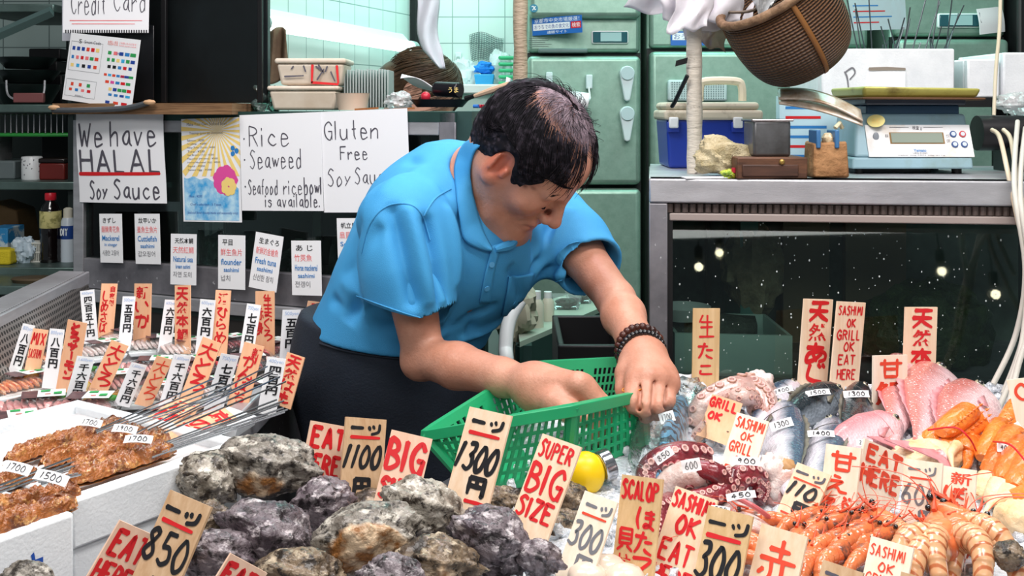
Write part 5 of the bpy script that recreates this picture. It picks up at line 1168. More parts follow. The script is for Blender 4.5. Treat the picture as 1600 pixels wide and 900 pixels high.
mb = MB(); mb.box((sx(-20, 3.0), 2.95, zB), (sx(36, 3.0), 3.1, zB+.05)); tag(mb.build('grey_carton', mk('carton_grey', '5f6a6c', .6), bevel=.004), 'grey carton at the left end of the middle shelf', 'carton')
mb = MB(); mb.box((sx(64, 3.1), 3.1, zB), (sx(112, 3.1), 3.3, zB+.12)); tag(mb.build('black_carton', rubber, bevel=.004), 'black carton at the back of the middle left shelf', 'carton')
# soy sauce bottle
t = thing('soy_sauce_bottle', 'large soy sauce bottle with red cap and cream label on the lower left shelf', 'bottle', (sx(79, 2.85), 2.85, zC_)); c = Vector((sx(79, 2.85), 2.85, zC_))
mb = MB(); mb.lathe([(0, 0), (.025, 0), (.0265, .004)]+[(.0265-.0012*(i % 2), .01+.008*i) for i in range(9)]+[(.0265, .085), (.0265, .128), (.022, .146), (.012, .158), (.0118, .166), (0, .166)], c, 28); mb.build('bottle_body', mk('soy_dark', '120c0c', .12, coat=.6), t)
mb = MB(); mb.lathe([(.0268, .090), (.0272, .091), (.0272, .133), (.0268, .134)], c, 28); mb.build('label', mk('cream_label', 'c8bf80', .5, var=('8f8a52', 50, 4, .5, .6)), t)
mb = MB(); mb.lathe([(0, .162), (.0135, .162), (.0145, .164), (.0145, .178), (.013, .181), (0, .181)], c, 20); mb.build('cap', mk('cap_red', 'c02030', .3), t)
t = thing('spray_can', 'white and blue spray can beside the soy sauce bottle', 'can', (sx(104, 2.85), 2.85, zC_)); c = Vector((sx(104, 2.85), 2.86, zC_))
mb = MB(); mb.lathe([(0, 0), (.0185, 0), (.0185, .105), (.014, .115), (0, .115)], c, 24); mb.build('can_body', mk('can_pale', 'c9d3dc', .3), t)
mb = MB(); mb.lathe([(.0187, .060), (.0189, .061), (.0189, .094), (.0187, .095)], c, 24); mb.build('blue_band', mk('can_blue', '24468c', .35), t)
mb = MB(); mb.lathe([(0, .115), (.012, .115), (.012, .138), (.006, .142), (0, .142)], c, 20); mb.build('spray_cap', mk('cap_cream', 'd8d4c4', .4), t)
mb = MB()
for v, f in write('DIY', (0, 0, .018, .018), .003, 'h'): mb.add([c+Vector((x-.012, -.0193, .088-y)) for x, y in v], f)
mb.build('white_lettering', ink('w'), t, smooth=False)
t = thing('white_basket', 'small white slotted basket beside the soy sauce bottle', 'basket', (sx(53, 2.85), 2.85, zC_)); c = Vector((sx(54, 2.85), 2.86, zC_)); mb = MB()
for k in range(4):
    for j in range(9):
        a = ((-1, -1), (1, -1), (1, 1), (-1, 1))[k]; b = ((-1, -1), (1, -1), (1, 1), (-1, 1))[(k+1) % 4]; f_ = j/8; x_, y_ = a[0]+(b[0]-a[0])*f_, a[1]+(b[1]-a[1])*f_
        mb.tube([c+Vector((x_*.018, y_*.018, .002)), c+Vector((x_*.022, y_*.022, .05))], .0017, 5)
mb.build('slats', mk('basket_white', 'c9c9c0', .5), t)
for z_, k in ((.001, .018), (.026, .020), (.05, .0225)):
    mb = MB(); q = [c+Vector((x_*k, y_*k, z_)) for x_, y_ in ((-1, -1), (1, -1), (1, 1), (-1, 1), (-1, -1))]; mb.tube(q, .003, 6); mb.build('rim', MATS['basket_white'], t)
crumple('plastic_bag', 'pale blue plastic bag at the left of the white slotted basket', 'plastic bag', Vector((sx(30, 2.82), 2.84, zC_+.032)), .032, .025, .034, mk('bag_blue_white', 'aebfcb', .35), 21)
mb = MB(); c = Vector((sx(5, 2.80), 2.82, zC_)); mb.box((c.x-.04, 2.79, zC_), (c.x+.022, 2.85, zC_+.04)); tag(mb.build('yellow_sponge', mk('sponge_yellow', 'c9b520', .8, bump=(200, .002)), bevel=.006, bseg=3), 'yellow sponge block at the left edge of the lower shelf', 'sponge')
mb = MB(); c = Vector((sx(8, 2.9), 2.9, zC_)); mb.box((c.x-.04, 2.88, zC_+.0), (c.x+.016, 2.98, zC_+.085)); tag(mb.build('blue_carton', mk('carton_blue', '2a7fb4', .5, var=('b9c8cc', 14, 2, .5, .55)), bevel=.002), 'blue and white carton behind the yellow sponge', 'carton')
mb = MB(); c = Vector((sx(14, 3.0), 3.0, zC_)); mb.hexa([c+Vector(p) for p in ((-.05, 0, .0), (.04, 0, .0), (.04, .12, .0), (-.05, .12, .0))], [c+Vector(p) for p in ((-.05, 0, .145), (.02, 0, .12), (.02, .12, .12), (-.05, .12, .145))]); tag(mb.build('brown_paper_bag', mk('kraft', '6a5234', .8, var=('54401f', 8, 3)), bevel=.004), 'brown paper bag standing at the back of the lower left shelf', 'paper bag')
mb = MB(); c = P(18, 437, 2.5); mb.lathe([(0, 0), (.05, 0), (.056, .008), (.05, .012), (0, .012)], Vector((c.x, 2.62, ZC-(447-HZ)*2.56/F)), 28, T=Matrix.Diagonal((1, .6, 1))); tag(mb.build('chopping_board', mk('board_brown', '4a3d2a', .6)), 'round brown board below the yellow sponge', 'board')
t = thing('green_dish_rack', 'green tray with wire rack below the upper left shelf', 'rack', (sx(40, 2.95), 2.95, 1.4)); mb = MB(); mb.box((sx(-20, 2.92), 2.9, 1.375), (sx(116, 2.92), 3.1, 1.385)); mb.build('tray', mk('tray_green', '2f8a3c', .4), t, bevel=.004)
mb = MB()
for i in range(14): x = sx(-10+i*9, 2.9); mb.tube([(x, 2.9, 1.385), (x, 2.9, 1.435), (x, 3.05, 1.435)], .0015, 5)
mb.build('wires', steel, t)
for px in (-18, 114):
    mb = MB(); x = sx(px, 2.92); mb.box((x-.004, 2.95, zB), (x+.004, 3.05, 1.376)); mb.build('rack_leg', steel, t)
# ---------------------------------------------------------------- things standing on the right case
ct = rz1+.0005                       # its top
def RT(px, d): return Vector((P(px, 0, d).x, d, ct))
GR = None
t = thing('cool_box', 'blue cool box with a grimy cream lid on the right case', 'cool box', RT(1112, 2.2))
dB = 2.18; x0, x1 = P(1041, 0, dB).x, P(1176, 0, dB).x; zt = ZC-(186-HZ)*dB/F; i = .006
mb = MB(); mb.hexa([(x0+i, dB+i, ct), (x1-i, dB+i, ct), (x1-i, dB+.15, ct), (x0+i, dB+.15, ct)], [(x0, dB, zt), (x1, dB, zt), (x1, dB+.155, zt), (x0, dB+.155, zt)]); mb.build('box_body', mk('cool_blue', '1c3a9e', .4), t, bevel=.006, bseg=3)
lid_m = mk('lid_cream', 'd5cdb6', .5, var=('8f846c', 24, 4, .52, .75))
mb = MB(); mb.box((x0-.005, dB-.008, zt-.002), (x1+.02, dB+.162, zt+.018)); mb.build('lid', lid_m, t, bevel=.006, bseg=3)
mb = MB(); mb.box((x0-.001, dB-.003, zt+.018), (x1+.014, dB+.155, zt+.034)); mb.build('lid_top', lid_m, t, bevel=.008, bseg=3)
mb = MB(); pts = [P(1093, 158, dB+.05), P(1094, 136, dB+.05), P(1102, 127, dB+.05), P(1150, 127, dB+.05), P(1159, 136, dB+.05), P(1160, 158, dB+.05)]; mb.tube(crv(pts, 4), .0085, 8); mb.build('carry_handle', lid_m, t)
for px in (1051, 1151):
    mb = MB(); x = P(px, 0, dB).x; mb.box((x-.009, dB-.016, zt-.018), (x+.010, dB-.004, zt+.004)); mb.build('latch', white_plastic, t, bevel=.003)
    mb = MB(); mb.box((x-.012, dB-.010, zt-.026), (x+.013, dB, zt-.006)); mb.build('latch_mount', MATS['cool_blue'], t, bevel=.002)
t = thing('wrapped_pole', 'thin pole wrapped in white tape with black scuffs standing on the right case', 'pole', RT(1084, 2.02))
xx = P(1084, 0, 2.02).x; tape2 = mk('scuffed_tape', 'cfc6b8', .5, var=('241f1c', 16, 4, .60, .66), stretch=(1, 1, 1.8), bump=(40, .003, (1, 1, 4)))
mb = MB(); mb.tube([(xx+.004*(.5-i/24), 2.02, ct+(2.0-ct)*i/24) for i in range(25)], [.0145+.0008*math.sin(i*1.9) for i in range(25)], 16); mb.build('tape_wrap', tape2, t)
mb = MB(); a = P(1074, 118, 2.0); b = P(1054, 160, 2.03); mb.tube([a, b, P(1050, 166, 2.05)], .004, 6); mb.build('black_strap', rubber, t)
mb = MB(); A = P(1055, 104, 2.0); mb.hexa([A, A+Vector((.022, .004, .006)), A+Vector((.022, .006, .006)), A+Vector((0, .002, 0))], [p+Vector((.002, 0, .011)) for p in (A, A+Vector((.022, .004, .006)), A+Vector((.022, .006, .006)), A+Vector((0, .002, 0)))]); mb.build('tape_tail', rubber, t)
# hanging white bags
bagm = thin('bag_sheet', 'f4f2f6', 1.5, .2, .74, 'ece8ee', (30, .012)); bagb = thin('bag_sheet_tan', 'e8dcd4', 1.5, .2, .6, 'b9a394', (30, .012))
t = thing('plastic_bag_bundle', 'bundle of white plastic bags hanging above the wrapped pole', 'plastic bags', P(1090, 0, 1.98))
def sheetq(cn, d, m, nm, wob=.008, sd=0):
    mb = MB(); A, B_, C_, D_ = [P(x, y, d) for x, y in cn]
    def fn(u, v):
        p = A.lerp(B_, u).lerp(D_.lerp(C_, u), v); return p+Vector((.004*math.sin(v*9+sd), wob*math.sin(u*8+v*5+sd)+.4*wob*math.sin(u*19+sd*2), .004*math.sin(u*12+sd)))
    mb.grid(fn, 20, 14); return mb.build(nm, m, t, solid=.0006)
sheetq(((985, -40), (1130, -40), (1112, 30), (976, 14)), 2.00, bagm, 'bag', .010, 1)
sheetq(((1010, -30), (1160, -40), (1160, 36), (1040, 34)), 1.98, bagm, 'bag', .010, 2)
sheetq(((1060, -30), (1120, -30), (1107, 44), (1044, 52)), 1.96, bagm, 'bag', .006, 3)
sheetq(((1075, -30), (1200, -40), (1170, 30), (1066, 60)), 2.03, bagm, 'bag', .008, 5)
sheetq(((1080, 20), (1146, 14), (1132, 82), (1072, 60)), 2.05, bagb, 'tan_bag', .006, 4)
# wicker basket hung on a rope
wick = mk('wicker', '7a4f2c', .6)
N, L, b = nodes(wick); co = N.new('ShaderNodeTexCoord'); 
def wv(scale, dr, dist): 
    w_ = N.new('ShaderNodeTexWave'); w_.wave_type = 'BANDS'; w_.bands_direction = dr; w_.inputs['Scale'].default_value = scale; w_.inputs['Distortion'].default_value = dist; w_.inputs['Detail'].default_value = 2; L.new(co.outputs['UV'], w_.inputs[0]); return w_.outputs[1]
w1, w2 = wv(13, 'Y', .6), wv(8, 'X', .3); mu = N.new('ShaderNodeMath'); mu.operation = 'MULTIPLY'; L.new(w1, mu.inputs[0]); L.new(w2, mu.inputs[1])
ad = N.new('ShaderNodeMath'); L.new(w1, ad.inputs[0]); L.new(mu.outputs[0], ad.inputs[1]); bp = N.new('ShaderNodeBump'); bp.inputs['Distance'].default_value = .012; L.new(ad.outputs[0], bp.inputs['Height']); L.new(bp.outputs[0], b.inputs['Normal'])
nz = N.new('ShaderNodeTexNoise'); nz.inputs['Scale'].default_value = 14; L.new(co.outputs['Object'], nz.inputs[0]); cr = N.new('ShaderNodeMix'); cr.data_type = 'RGBA'; cr.inputs[6].default_value = srgb('3a2414'); cr.inputs[7].default_value = srgb('82562e'); L.new(ad.outputs[0], cr.inputs[0]); L.new(cr.outputs[2], b.inputs['Base Color'])
d = 1.93; oc_ = P(1203, -8, d); ax = Vector((.50, .25, -.72)).normalized(); e1 = ax.cross(Vector((0, 1, 0))).normalized(); e2 = ax.cross(e1)
t = thing('wicker_basket', 'brown woven bamboo basket hanging tilted over the right case', 'basket', oc_)
prof = [(.098, 0), (.103, .03), (.104, .07), (.098, .11), (.082, .142), (.055, .158), (0, .162)]; prof = crv(prof, 5)
def surf(a, k, off=0): r, h = prof[k]; return oc_+ax*h+(e1*math.cos(a)+e2*math.sin(a))*(r+off)
mb = MB(); n = 48; m_ = len(prof)
for off in (0, -.004):
    base = len(mb.v); mb.v += [tuple(surf(2*PI*i/n, k, off if k < m_-1 else 0)) for k in range(m_) for i in range(n)]
    mb.f += [(base+k*n+i, base+k*n+(i+1) % n, base+(k+1)*n+(i+1) % n, base+(k+1)*n+i) for k in range(m_-1) for i in range(n)]; mb.m += [0]*((m_-1)*n)
o = mb.build('woven_body', wick, t, angle=0); uv = o.data.uv_layers.new(name='UVMap'); cnt = (m_-1)*n
for p in o.data.polygons:
    for li in p.loop_indices:
        vi = o.data.loops[li].vertex_index % (m_*n); k, i = vi//n, vi % n
        if i == 0 and any((o.data.loops[q].vertex_index % (m_*n)) % n == n-1 for q in p.loop_indices): i = n
        uv.data[li].uv = (i/n*3, k/m_)
mb = MB(); mb.tube([surf(2*PI*i/40, 0, .0)-ax*.002 for i in range(41)], .0085, 10, caps=False); mb.build('rim', mk('rim_cane', '8d6f52', .7, var=('5c432e', 30, 4), bump=(80, .004)), t)
for a0 in (3.55, 5.2, 1.6):
    mb = MB(); 

    pts0 = [surf(a0-.045, k, .0012) for k in range(m_-6)]; pts1 = [surf(a0+.045, k, .0012) for k in range(m_-6)]
    mb.v = [tuple(p) for q in zip(pts0, pts1) for p in q]; mb.f = [(2*k, 2*k+1, 2*k+3, 2*k+2) for k in range(len(pts0)-1)]; mb.m = [0]*len(mb.f); mb.build('bamboo_strip', mk('bamboo_strip', '7d5228', .5), t, solid=.002)
mb = MB(); mb.tube(crv([surf(3.9, 0), P(1186, 10, 1.9), P(1190, -60, 1.9), P(1196, -200, 1.9)], 6), .003, 6); mb.build('rope', mk('rope_grey', '6d6256', .8), t)
mb = MB(); A = P(1200, 10, 1.90)
def fs(u, v): return P(1200-14*v+(u-.5)*(26+14*math.sin(v*6)), -30+78*v, 1.88)+Vector((0, .008*math.sin(u*9+v*7), 0))
mb.grid(fs, 10, 20); tag(mb.build('clear_strip', thin('clear_strip', 'dfe4ea', 1.8, .08, .25), solid=.0006), 'crumpled clear plastic strip hanging in front of the wicker basket', 'plastic strip')
# wooden box, tin, block, towel
t = thing('wooden_box', 'flat dark wooden box at the front edge of the right case', 'box', RT(1208, 1.86)); A, B = P(1152, 278, 1.85), P(1262, 246, 1.85); A.z = ct
mb = MB(); mb.box((A.x, 1.85, A.z), (B.x, 2.0, B.z)); mb.build('box_body', wood_dark, t, bevel=.002)
mb = MB(); mb.box((A.x+.008, 1.847, A.z+.004), (B.x-.016, 1.852, B.z-.012)); mb.build('drawer_front', mk('drawer_wood', '54372a', .6, var=('3a241a', 14, 3), stretch=(1, 6, 6)), t, bevel=.002)
mb = MB(); c = P(1222, 253, 1.846); mb.ball(c, (.005, .003, .005), n=10); mb.build('brass_knob', mk('brass', 'a98a4a', .4, .7), t)
zb_ = B.z
t = thing('steel_tin', 'dull square steel tin on the dark wooden box', 'tin', (P(1206, 0, 1.9).x, 1.92, zb_)); A, B = P(1177, 245, 1.88), P(1236, 188, 1.88); A.z = zb_
mb = MB(); mb.box((A.x, 1.88, A.z), (B.x, 1.96, B.z)); mb.build('tin_body', mk('tin', '8b8b8d', .35, .8, var=('5f5d5c', 9, 3)), t, bevel=.005, bseg=3)
mb = MB(); q = [(A.x-.002, 1.878, B.z), (B.x+.002, 1.878, B.z), (B.x+.002, 1.962, B.z), (A.x-.002, 1.962, B.z), (A.x-.002, 1.878, B.z)]; mb.tube(q, .0022, 6); mb.build('rolled_rim', MATS['tin'], t)
t = thing('brown_block', 'peeling brown block holding a blue tape cutter beside the scale', 'block', RT(1300, 1.9)); A, B = P(1271, 278, 1.88), P(1328, 224, 1.88); A.z = ct
mb = MB(); mb.hexa([(A.x, 1.88, A.z), (B.x, 1.88, A.z), (B.x, 1.95, A.z), (A.x, 1.95, A.z)], [(A.x+.003, 1.882, B.z), (B.x-.004, 1.882, B.z+.004), (B.x-.004, 1.948, B.z), (A.x+.003, 1.948, B.z+.003)]); mb.build('block_body', mk('peel_brown', 'b98a5e', .8, var=('855a36', 14, 4), bump=(60, .006)), t, bevel=.004)
for px in (1279, 1308):
    mb = MB(); A2, B2_ = P(px-3, 232, 1.878), P(px+4, 203, 1.878); mb.box((A2.x, 1.878, A2.z), (B2_.x, 1.93, B2_.z)); mb.build('blue_cheek', mk('cutter_blue', '3f6f9e', .4), t, bevel=.002)
mb = MB(); mb.ball(P(1294, 219, 1.9), (.011, .012, .013), n=20, fn=lambda u, p: p*(1+.3*fbm((u.x*3, u.y*3, u.z*3)))); mb.build('crumpled_tape', mk('tape_gold', 'a98a5e', .25, var=('e0cfae', 60, 3)), t)
mb = MB(); a, b_ = P(1330, 190, 1.95), P(1322, 230, 1.93); mb.tube([P(1305, 200, 1.93), P(1312, 192, 1.935), P(1316, 200, 1.94)], .004, 8); mb.build('yellow_loop', mk('loop_cream', 'd8cfae', .5), t)
mb = MB()
def tow(u, p):
    k = 1+.38*fbm((u.x*1.6+4, u.y*1.6, u.z*1.6), 5); return Vector((p.x*k+max(0, -u.x)*.012-.01*u.z, p.y*k, max(-.026, p.z*k)))
c = RT(1128, 1.93)+Vector((0, 0, .03)); mb.ball(c, (.056, .035, .036), n=48, fn=tow); tag(mb.build('towel', mk('towel_cream', 'cbbf9f', .95, var=('a3946e', 40, 4), bump=(340, .004)), loc=(c.x, c.y, ct)), 'crumpled cream towel heaped beside the white wrapped pole', 'towel')
mb = MB(); A = RT(1100, 1.875); mb.box((-.035, -.012, .0), (.05, .02, .0015), T=Matrix.Translation(A)@Matrix.Rotation(.1, 4, 'Z')); tag(mb.build('paper_slip', paper), 'white paper slip lying before the cream towel', 'paper')
crumple('snack_wrapper', 'small green and yellow wrapper beside the dark wooden box', 'wrapper', RT(1140, 1.872)+Vector((0, 0, .007)), .014, .008, .008, mk('wrapper_green', '5f9a3a', .3, var=('d8d040', 60, 2)), 31)
mb = MB(); mb.tube([P(1147, 262, 1.868), P(1147, 270, 1.868)], .0045, 10); tag(mb.build('bottle_cap', mk('cap_red2', 'b52c3c', .35), loc=P(1147, 274, 1.868)), 'tiny red cap touching the dark wooden box', 'cap')
mb = MB(); A, B = P(1216, 152, 1.98), P(1346, 186, 1.93)
def pb(u, v): return A.lerp(B, u)+Vector((.0, .03*(v-.5), .010*math.sin(PI*u)*.6-.002))+Vector((.005, 0, .02))*(v-.5)
for h in (0, .008): mb.grid(lambda u, v: pb(u, v)+Vector((0, 0, h+.008*math.sin(PI*u)*(1 if h else 0))), 16, 6)
tag(mb.build('wrapped_board', mk('wrapped_tan', 'b08f70', .25, var=('d8cdc0', 30, 3), coat=.6), solid=.003), 'tan board wrapped in clear film leaning on the scale', 'board')
mb = MB(); A = P(1215, 200, 2.25); B = P(1335, 148, 2.25); 
s = Sheet((1218, 150), (1310, 150), (1218, 258), 2.26, dt=2.26); o = s.board('flyer_stack', mk('pale_blue_paper', 'bfe0ea', .5), thick=.03); tag(o, 'pale blue printed sheets standing behind the tin', 'paper')
s.patches('print', o, [(.1, .15+.14*i, .6+.3*((i*7) % 3)/3, .19+.14*i, 'lrl'[i % 3]) for i in range(6)])
# kitchen scale
t = thing('scale', 'grimy pale blue digital scale with a yellow tray on the right case', 'scale', RT(1432, 2.03)); sc = mk('scale_blue', '8fb0bd', .45, var=('7b8f88', 12, 4, .5, .8)); d = 1.99
def SP(px, py, dd=0): return P(px, py, d+dd)
zb_ = SP(0, 264).z; zm = SP(0, 246).z; ztp = SP(0, 178).z
mb = MB(); X = lambda px: P(px, 0, d).x
mb.hexa([(X(1331), d, zb_), (X(1522), d, zb_), (X(1522), d+.16, zb_), (X(1331), d+.16, zb_)], [(X(1334), d+.004, zm), (X(1521), d+.004, zm), (X(1521), d+.16, zm), (X(1334), d+.16, zm)]); mb.build('base', sc, t, bevel=.004, bseg=3)
mb = MB(); mb.hexa([(X(1336), d+.004, zm), (X(1521), d+.004, zm), (X(1521), d+.16, zm), (X(1336), d+.16, zm)], [(X(1349), d+.04, ztp), (X(1523), d+.04, ztp), (X(1523), d+.16, ztp), (X(1349), d+.16, ztp)]); mb.build('housing', sc, t, bevel=.006, bseg=3)
for px in (1350, 1505):
    mb = MB(); mb.tube([(X(px), d+.03, ct), (X(px), d+.03, zb_)], .009, 12); mb.build('foot', rubber, t); mb = MB(); mb.tube([(X(px), d+.14, ct), (X(px), d+.14, zb_)], .009, 12); mb.build('foot', rubber, t)
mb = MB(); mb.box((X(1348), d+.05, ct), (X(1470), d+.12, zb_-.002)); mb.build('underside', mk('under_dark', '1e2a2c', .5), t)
class Fix(Sheet): pass
s = Sheet((1351, 195), (1514, 195), (1358, 245), d+.002, dt=d+.027); o = s.board('control_panel', mk('panel_white', 'dfe0e2', .4, var=('c8b49a', 16, 4, .52, .8)), t, thick=.002)
s.patches('screen', o, [(.22, .24, .74, .60, 'u')])
mb = MB(); mb.add([s.at(x*s.Wd, y*s.H, .0012) for x, y in ((.235, .27), (.725, .27), (.725, .57), (.235, .57))], [(0, 1, 2, 3)]); mb.build('display', mk('lcd', '8f9a8e', .15), o, smooth=False)
s.letters(o, [('ー', 'd', .23, .05, .40, .22, dict(k='p')), ('一', 'd', .23, .04, .42, .14, dict(w=.006)), ('一', 'd', .56, .04, .74, .14, dict(w=.006)), ('検査 g', 'd', .45, .04, .54, .18, dict(k='p')), ('Yamato', 'l', .43, .76, .55, .85, dict(k='p', off=.02)), ('UDS-210W', 'd', .42, .87, .56, .92, dict(k='p')), ('MAX 3kg MIN 20g d=1g', 'd', .28, .94, .72, .98, dict(k='p')), ('風袋', 'd', .18, .30, .21, .40, dict(k='p')), ('ゼロ', 'd', .76, .30, .79, .40, dict(k='p')), ('OFF', 'd', .76, .46, .79, .56, dict(k='p'))][1:])
mb = MB(); mb.ball(s.at(.09*s.Wd, .38*s.H, .001), (.0058, .002, .0085), n=16); mb.build('grey_button', mk('btn_grey', '8d929a', .4), o)
for i, (x, y, c) in enumerate(((.83, .30, '2f4f86'), (.92, .30, 'c03a44'), (.83, .62, '2f4f86'), (.92, .62, '2f4f86'))):
    mb = MB(); mb.tube([s.at(x*s.Wd, y*s.H, 0), s.at(x*s.Wd, y*s.H, .002)], .0062, 14); mb.build('key_ring', mk('key_'+c, c, .4), o); mb = MB(); mb.tube([s.at(x*s.Wd, y*s.H, 0), s.at(x*s.Wd, y*s.H, .0028)], .0040, 14); mb.build('key', mk('key_face', 'c9d2e0', .4), o)
s2 = Sheet((1355, 179), (1384, 179), (1354, 201), d+.026, dt=d+.036); mb = MB(); mb.add([s2.at(s2.Wd/2+.016*math.cos(q), s2.H/2+.0125*math.sin(q), .004) for q in np.linspace(0, 2*PI, 25)[:-1]], [tuple(range(24))]); o = mb.build('round_sticker', mk('sticker_yellow', 'e8d98a', .4), t, smooth=False)
s2.letters(o, [('合格', 'y', .25, .3, .75, .7, dict(k='p', off=.02))]); 
for ch in o.children:
    ch.location += s2.n*.0045
zz = SP(0, 164, .05).z; mb = MB(); mb.box((X(1366), d+.045, ztp-.002), (X(1515), d+.15, zz)); mb.build('pillar', mk('pillar_blue', '2f4c66', .4), t, bevel=.003)
z2 = SP(0, 153, .03).z; mb = MB(); mb.box((X(1358), d+.02, zz), (X(1517), d+.17, z2)); mb.build('platform', mk('platform_dark', '3c4350', .4), t, bevel=.003)
ty = mk('tray_olive', 'b9b35e', .35, .3, var=('5f4a24', 12, 4, .5, .72)); mb = MB(); z3 = SP(0, 135, .0).z
mb.hexa([(X(1349), d-.0, z2), (X(1527), d-.0, z2), (X(1535), d+.19, z2), (X(1349), d+.19, z2)], [(X(1346), d-.01, z3), (X(1531), d-.01, z3-.004), (X(1545), d+.2, z3-.004), (X(1346), d+.2, z3)]); mb.build('weighing_tray', ty, t, bevel=.006, bseg=3)
mb = MB(); mb.hexa([(X(1344), d-.013, z2-.003), (X(1536), d-.013, z2-.004), (X(1552), d+.2, z2-.008), (X(1344), d+.2, z2-.003)], [(X(1344), d-.013, z2+.001), (X(1536), d-.013, z2), (X(1552), d+.2, z2-.003), (X(1344), d+.2, z2+.001)]); mb.build('rusty_rim', mk('rust', '5a3c22', .7), t, bevel=.002)
# dark rack with foam boxes
t = thing('dark_rack', 'low black rack behind the scale carrying foam boxes', 'rack', (P(1450, 0, 2.55).x, 2.55, 0)); zr = ZC-(153-HZ)*2.42/F
mb = MB(); mb.box((P(1290, 0, 2.42).x, 2.40, zr-.02), (P(1720, 0, 2.42).x, 2.85, zr)); mb.build('rack_top', rubber, t)
for px in (1300, 1690):
    for yy in (2.41, 2.83): 
        mb = MB(); x = P(px, 0, 2.42).x; mb.box((x-.015, yy-.01, .0), (x+.015, yy+.01, zr-.02)); mb.build('rack_leg', rubber, t)
def foam_box(label, px0, px1, py0, d, depth, z0, notch=False):
    x0, x1 = P(px0, 0, d).x, P(px1, 0, d).x; z1 = ZC-(py0-HZ)*d/F; w_ = .022
    t = thing('foam_box', label, 'foam box', ((x0+x1)/2, d+depth/2, z0), 'white foam boxes on the black rack')
    mb = MB(); mb.box((x0, d, z0), (x1, d+w_, z1)); mb.build('front_wall', foam, t, bevel=.004)
    mb = MB(); mb.box((x0, d+depth-w_, z0), (x1, d+depth, z1)); mb.build('rear_wall', foam, t, bevel=.004)
    for a in (x0, x1-w_): mb = MB(); mb.box((a, d+w_, z0), (a+w_, d+depth-w_, z1)); mb.build('side_wall', foam, t, bevel=.004)
    mb = MB(); mb.box((x0+w_, d+w_, z0), (x1-w_, d+depth-w_, z0+.02)); mb.build('box_bottom', foam, t); return t, x0, x1, z1
t, x0, x1, z1 = foam_box('largest white foam box, full of metal skewers, behind the scale', 1284, 1492, 76, 2.42, .28, zr+.001)
mb = MB(); A, B = P(1358, 142, 2.419), P(1414, 108, 2.419); mb.box((A.x, 2.4165, zr+.003), (B.x, 2.421, B.z-.006)); mb.build('label_patch', mk('foam_patch', 'f4f6f8', .6), t); mb = MB(); v, f = ribbon([(A.x, B.z), ((A.x+B.x)/2, B.z+.001), (B.x, B.z)], .008); mb.add([Vector((x, 2.4175, z_)) for x, z_ in v], f); mb.build('torn_tape', mk('torn_grey', '8e8478', .7), t, smooth=False)
mb = MB()
for q in ([(1320, 112), (1324, 122), (1326, 140)], [(1322, 112), (1332, 106), (1336, 114), (1328, 124)]):
    v, f = ribbon([(P(x, y, 2.418).x, P(x, y, 2.418).z) for x, y in crv(q, 5)], .004); mb.add([Vector((x, 2.4185, z_)) for x, z_ in v], f)
mb.build('pen_mark', ink('g'), t, smooth=False)
foam_box('middle white foam box right of the skewer box', 1512, 1562, 92, 2.44, .22, zr+.001); foam_box('white foam box cut off by the right edge of the picture', 1568, 1680, 82, 2.43, .25, zr+.001)
rs = random.Random(6); rodm = mk('rod_steel', '5e6468', .35, .8)
for i in range(30):
    px = rs.choice((1352, 1362, 1372, 1380, 1400, 1404, 1412, 1430, 1440, 1446, 1458, 1466, 1474))+rs.uniform(-5, 5); dd = rs.uniform(2.47, 2.6); a = P(px, 120, dd); a.z = zr+.024; ln = rs.uniform(.10, .235) if i % 3 else rs.uniform(.08, .13); dr_ = Vector((rs.uniform(-.35, .40), rs.uniform(-.2, .2), 1)).normalized()
    mb = MB(); mb.tube([a, a+dr_*ln], .0016, 6); tag(mb.build('skewer', rodm, loc=a), 'thin grey metal skewer standing in the largest foam box', 'skewer', 'skewers standing in the foam box')
s = Sheet((1325, -40), (1412, -40), (1330, 48), 2.9, dt=2.9); o = s.board('printed_bag', thin('printed_bag', 'e0f0f4', 1.5, .15, .7, 'd2e8ee', (30, .01)), thick=.002); tag(o, 'pale printed plastic sheet hanging behind the wicker basket', 'plastic sheet'); s.patches('print', o, [(.05, .55+.1*i, .5+.12*(i % 3), .57+.1*i, 'lr'[i % 2]) for i in range(4)])
mb = MB(); s = Sheet((1527, 14), (1566, 10), (1532, 54), 3.2, dt=3.2, bend=.05); o = s.board('photo_bag', white_card, thick=.002); tag(o, 'small printed sheet in clear film stuck on the right refrigerator', 'sheet'); s.patches('print', o, [(.05, .15, .85, .55, 'd')])
# pipe, tubes, cables
pipe_m = mk('pipe_black', '1d1c1e', .35); t = thing('black_pipe', 'thick black horizontal pipe right of the scale', 'pipe', P(1600, 235, 2.07)-Vector((0, 0, P(1600, 235, 2.07).z-ct)))
mb = MB(); a = P(1526, 208, 2.10); mb.tube([a, a+Vector((.5, 0, 0))], .034, 24); mb.build('pipe_body', pipe_m, t)
mb = MB(); mb.box((a.x+.05, 2.06, ct), (a.x+.45, 2.14, a.z-.026)); mb.build('saddle', rubber, t)
tubem = thin('clear_tube', 'e8e6df', 1.5, .12, .72, 'd9d6cc')
def tube(name, label, cat, pts, r, m, group=None):
    mb = MB(); mb.tube([Vector(p) for p in crv([tuple(P(*q)) for q in pts], 10)], r, 10); return tag(mb.build(name, m), label, cat, group)
tube('cable', 'pale cable hanging straight down in front of the right refrigerator', 'cable', [(1564, -60, 2.1), (1562, 40, 2.1), (1556, 110, 2.1), (1553, 180, 2.09)], .0035, mk('cable_cream', 'cfc6ae', .5))
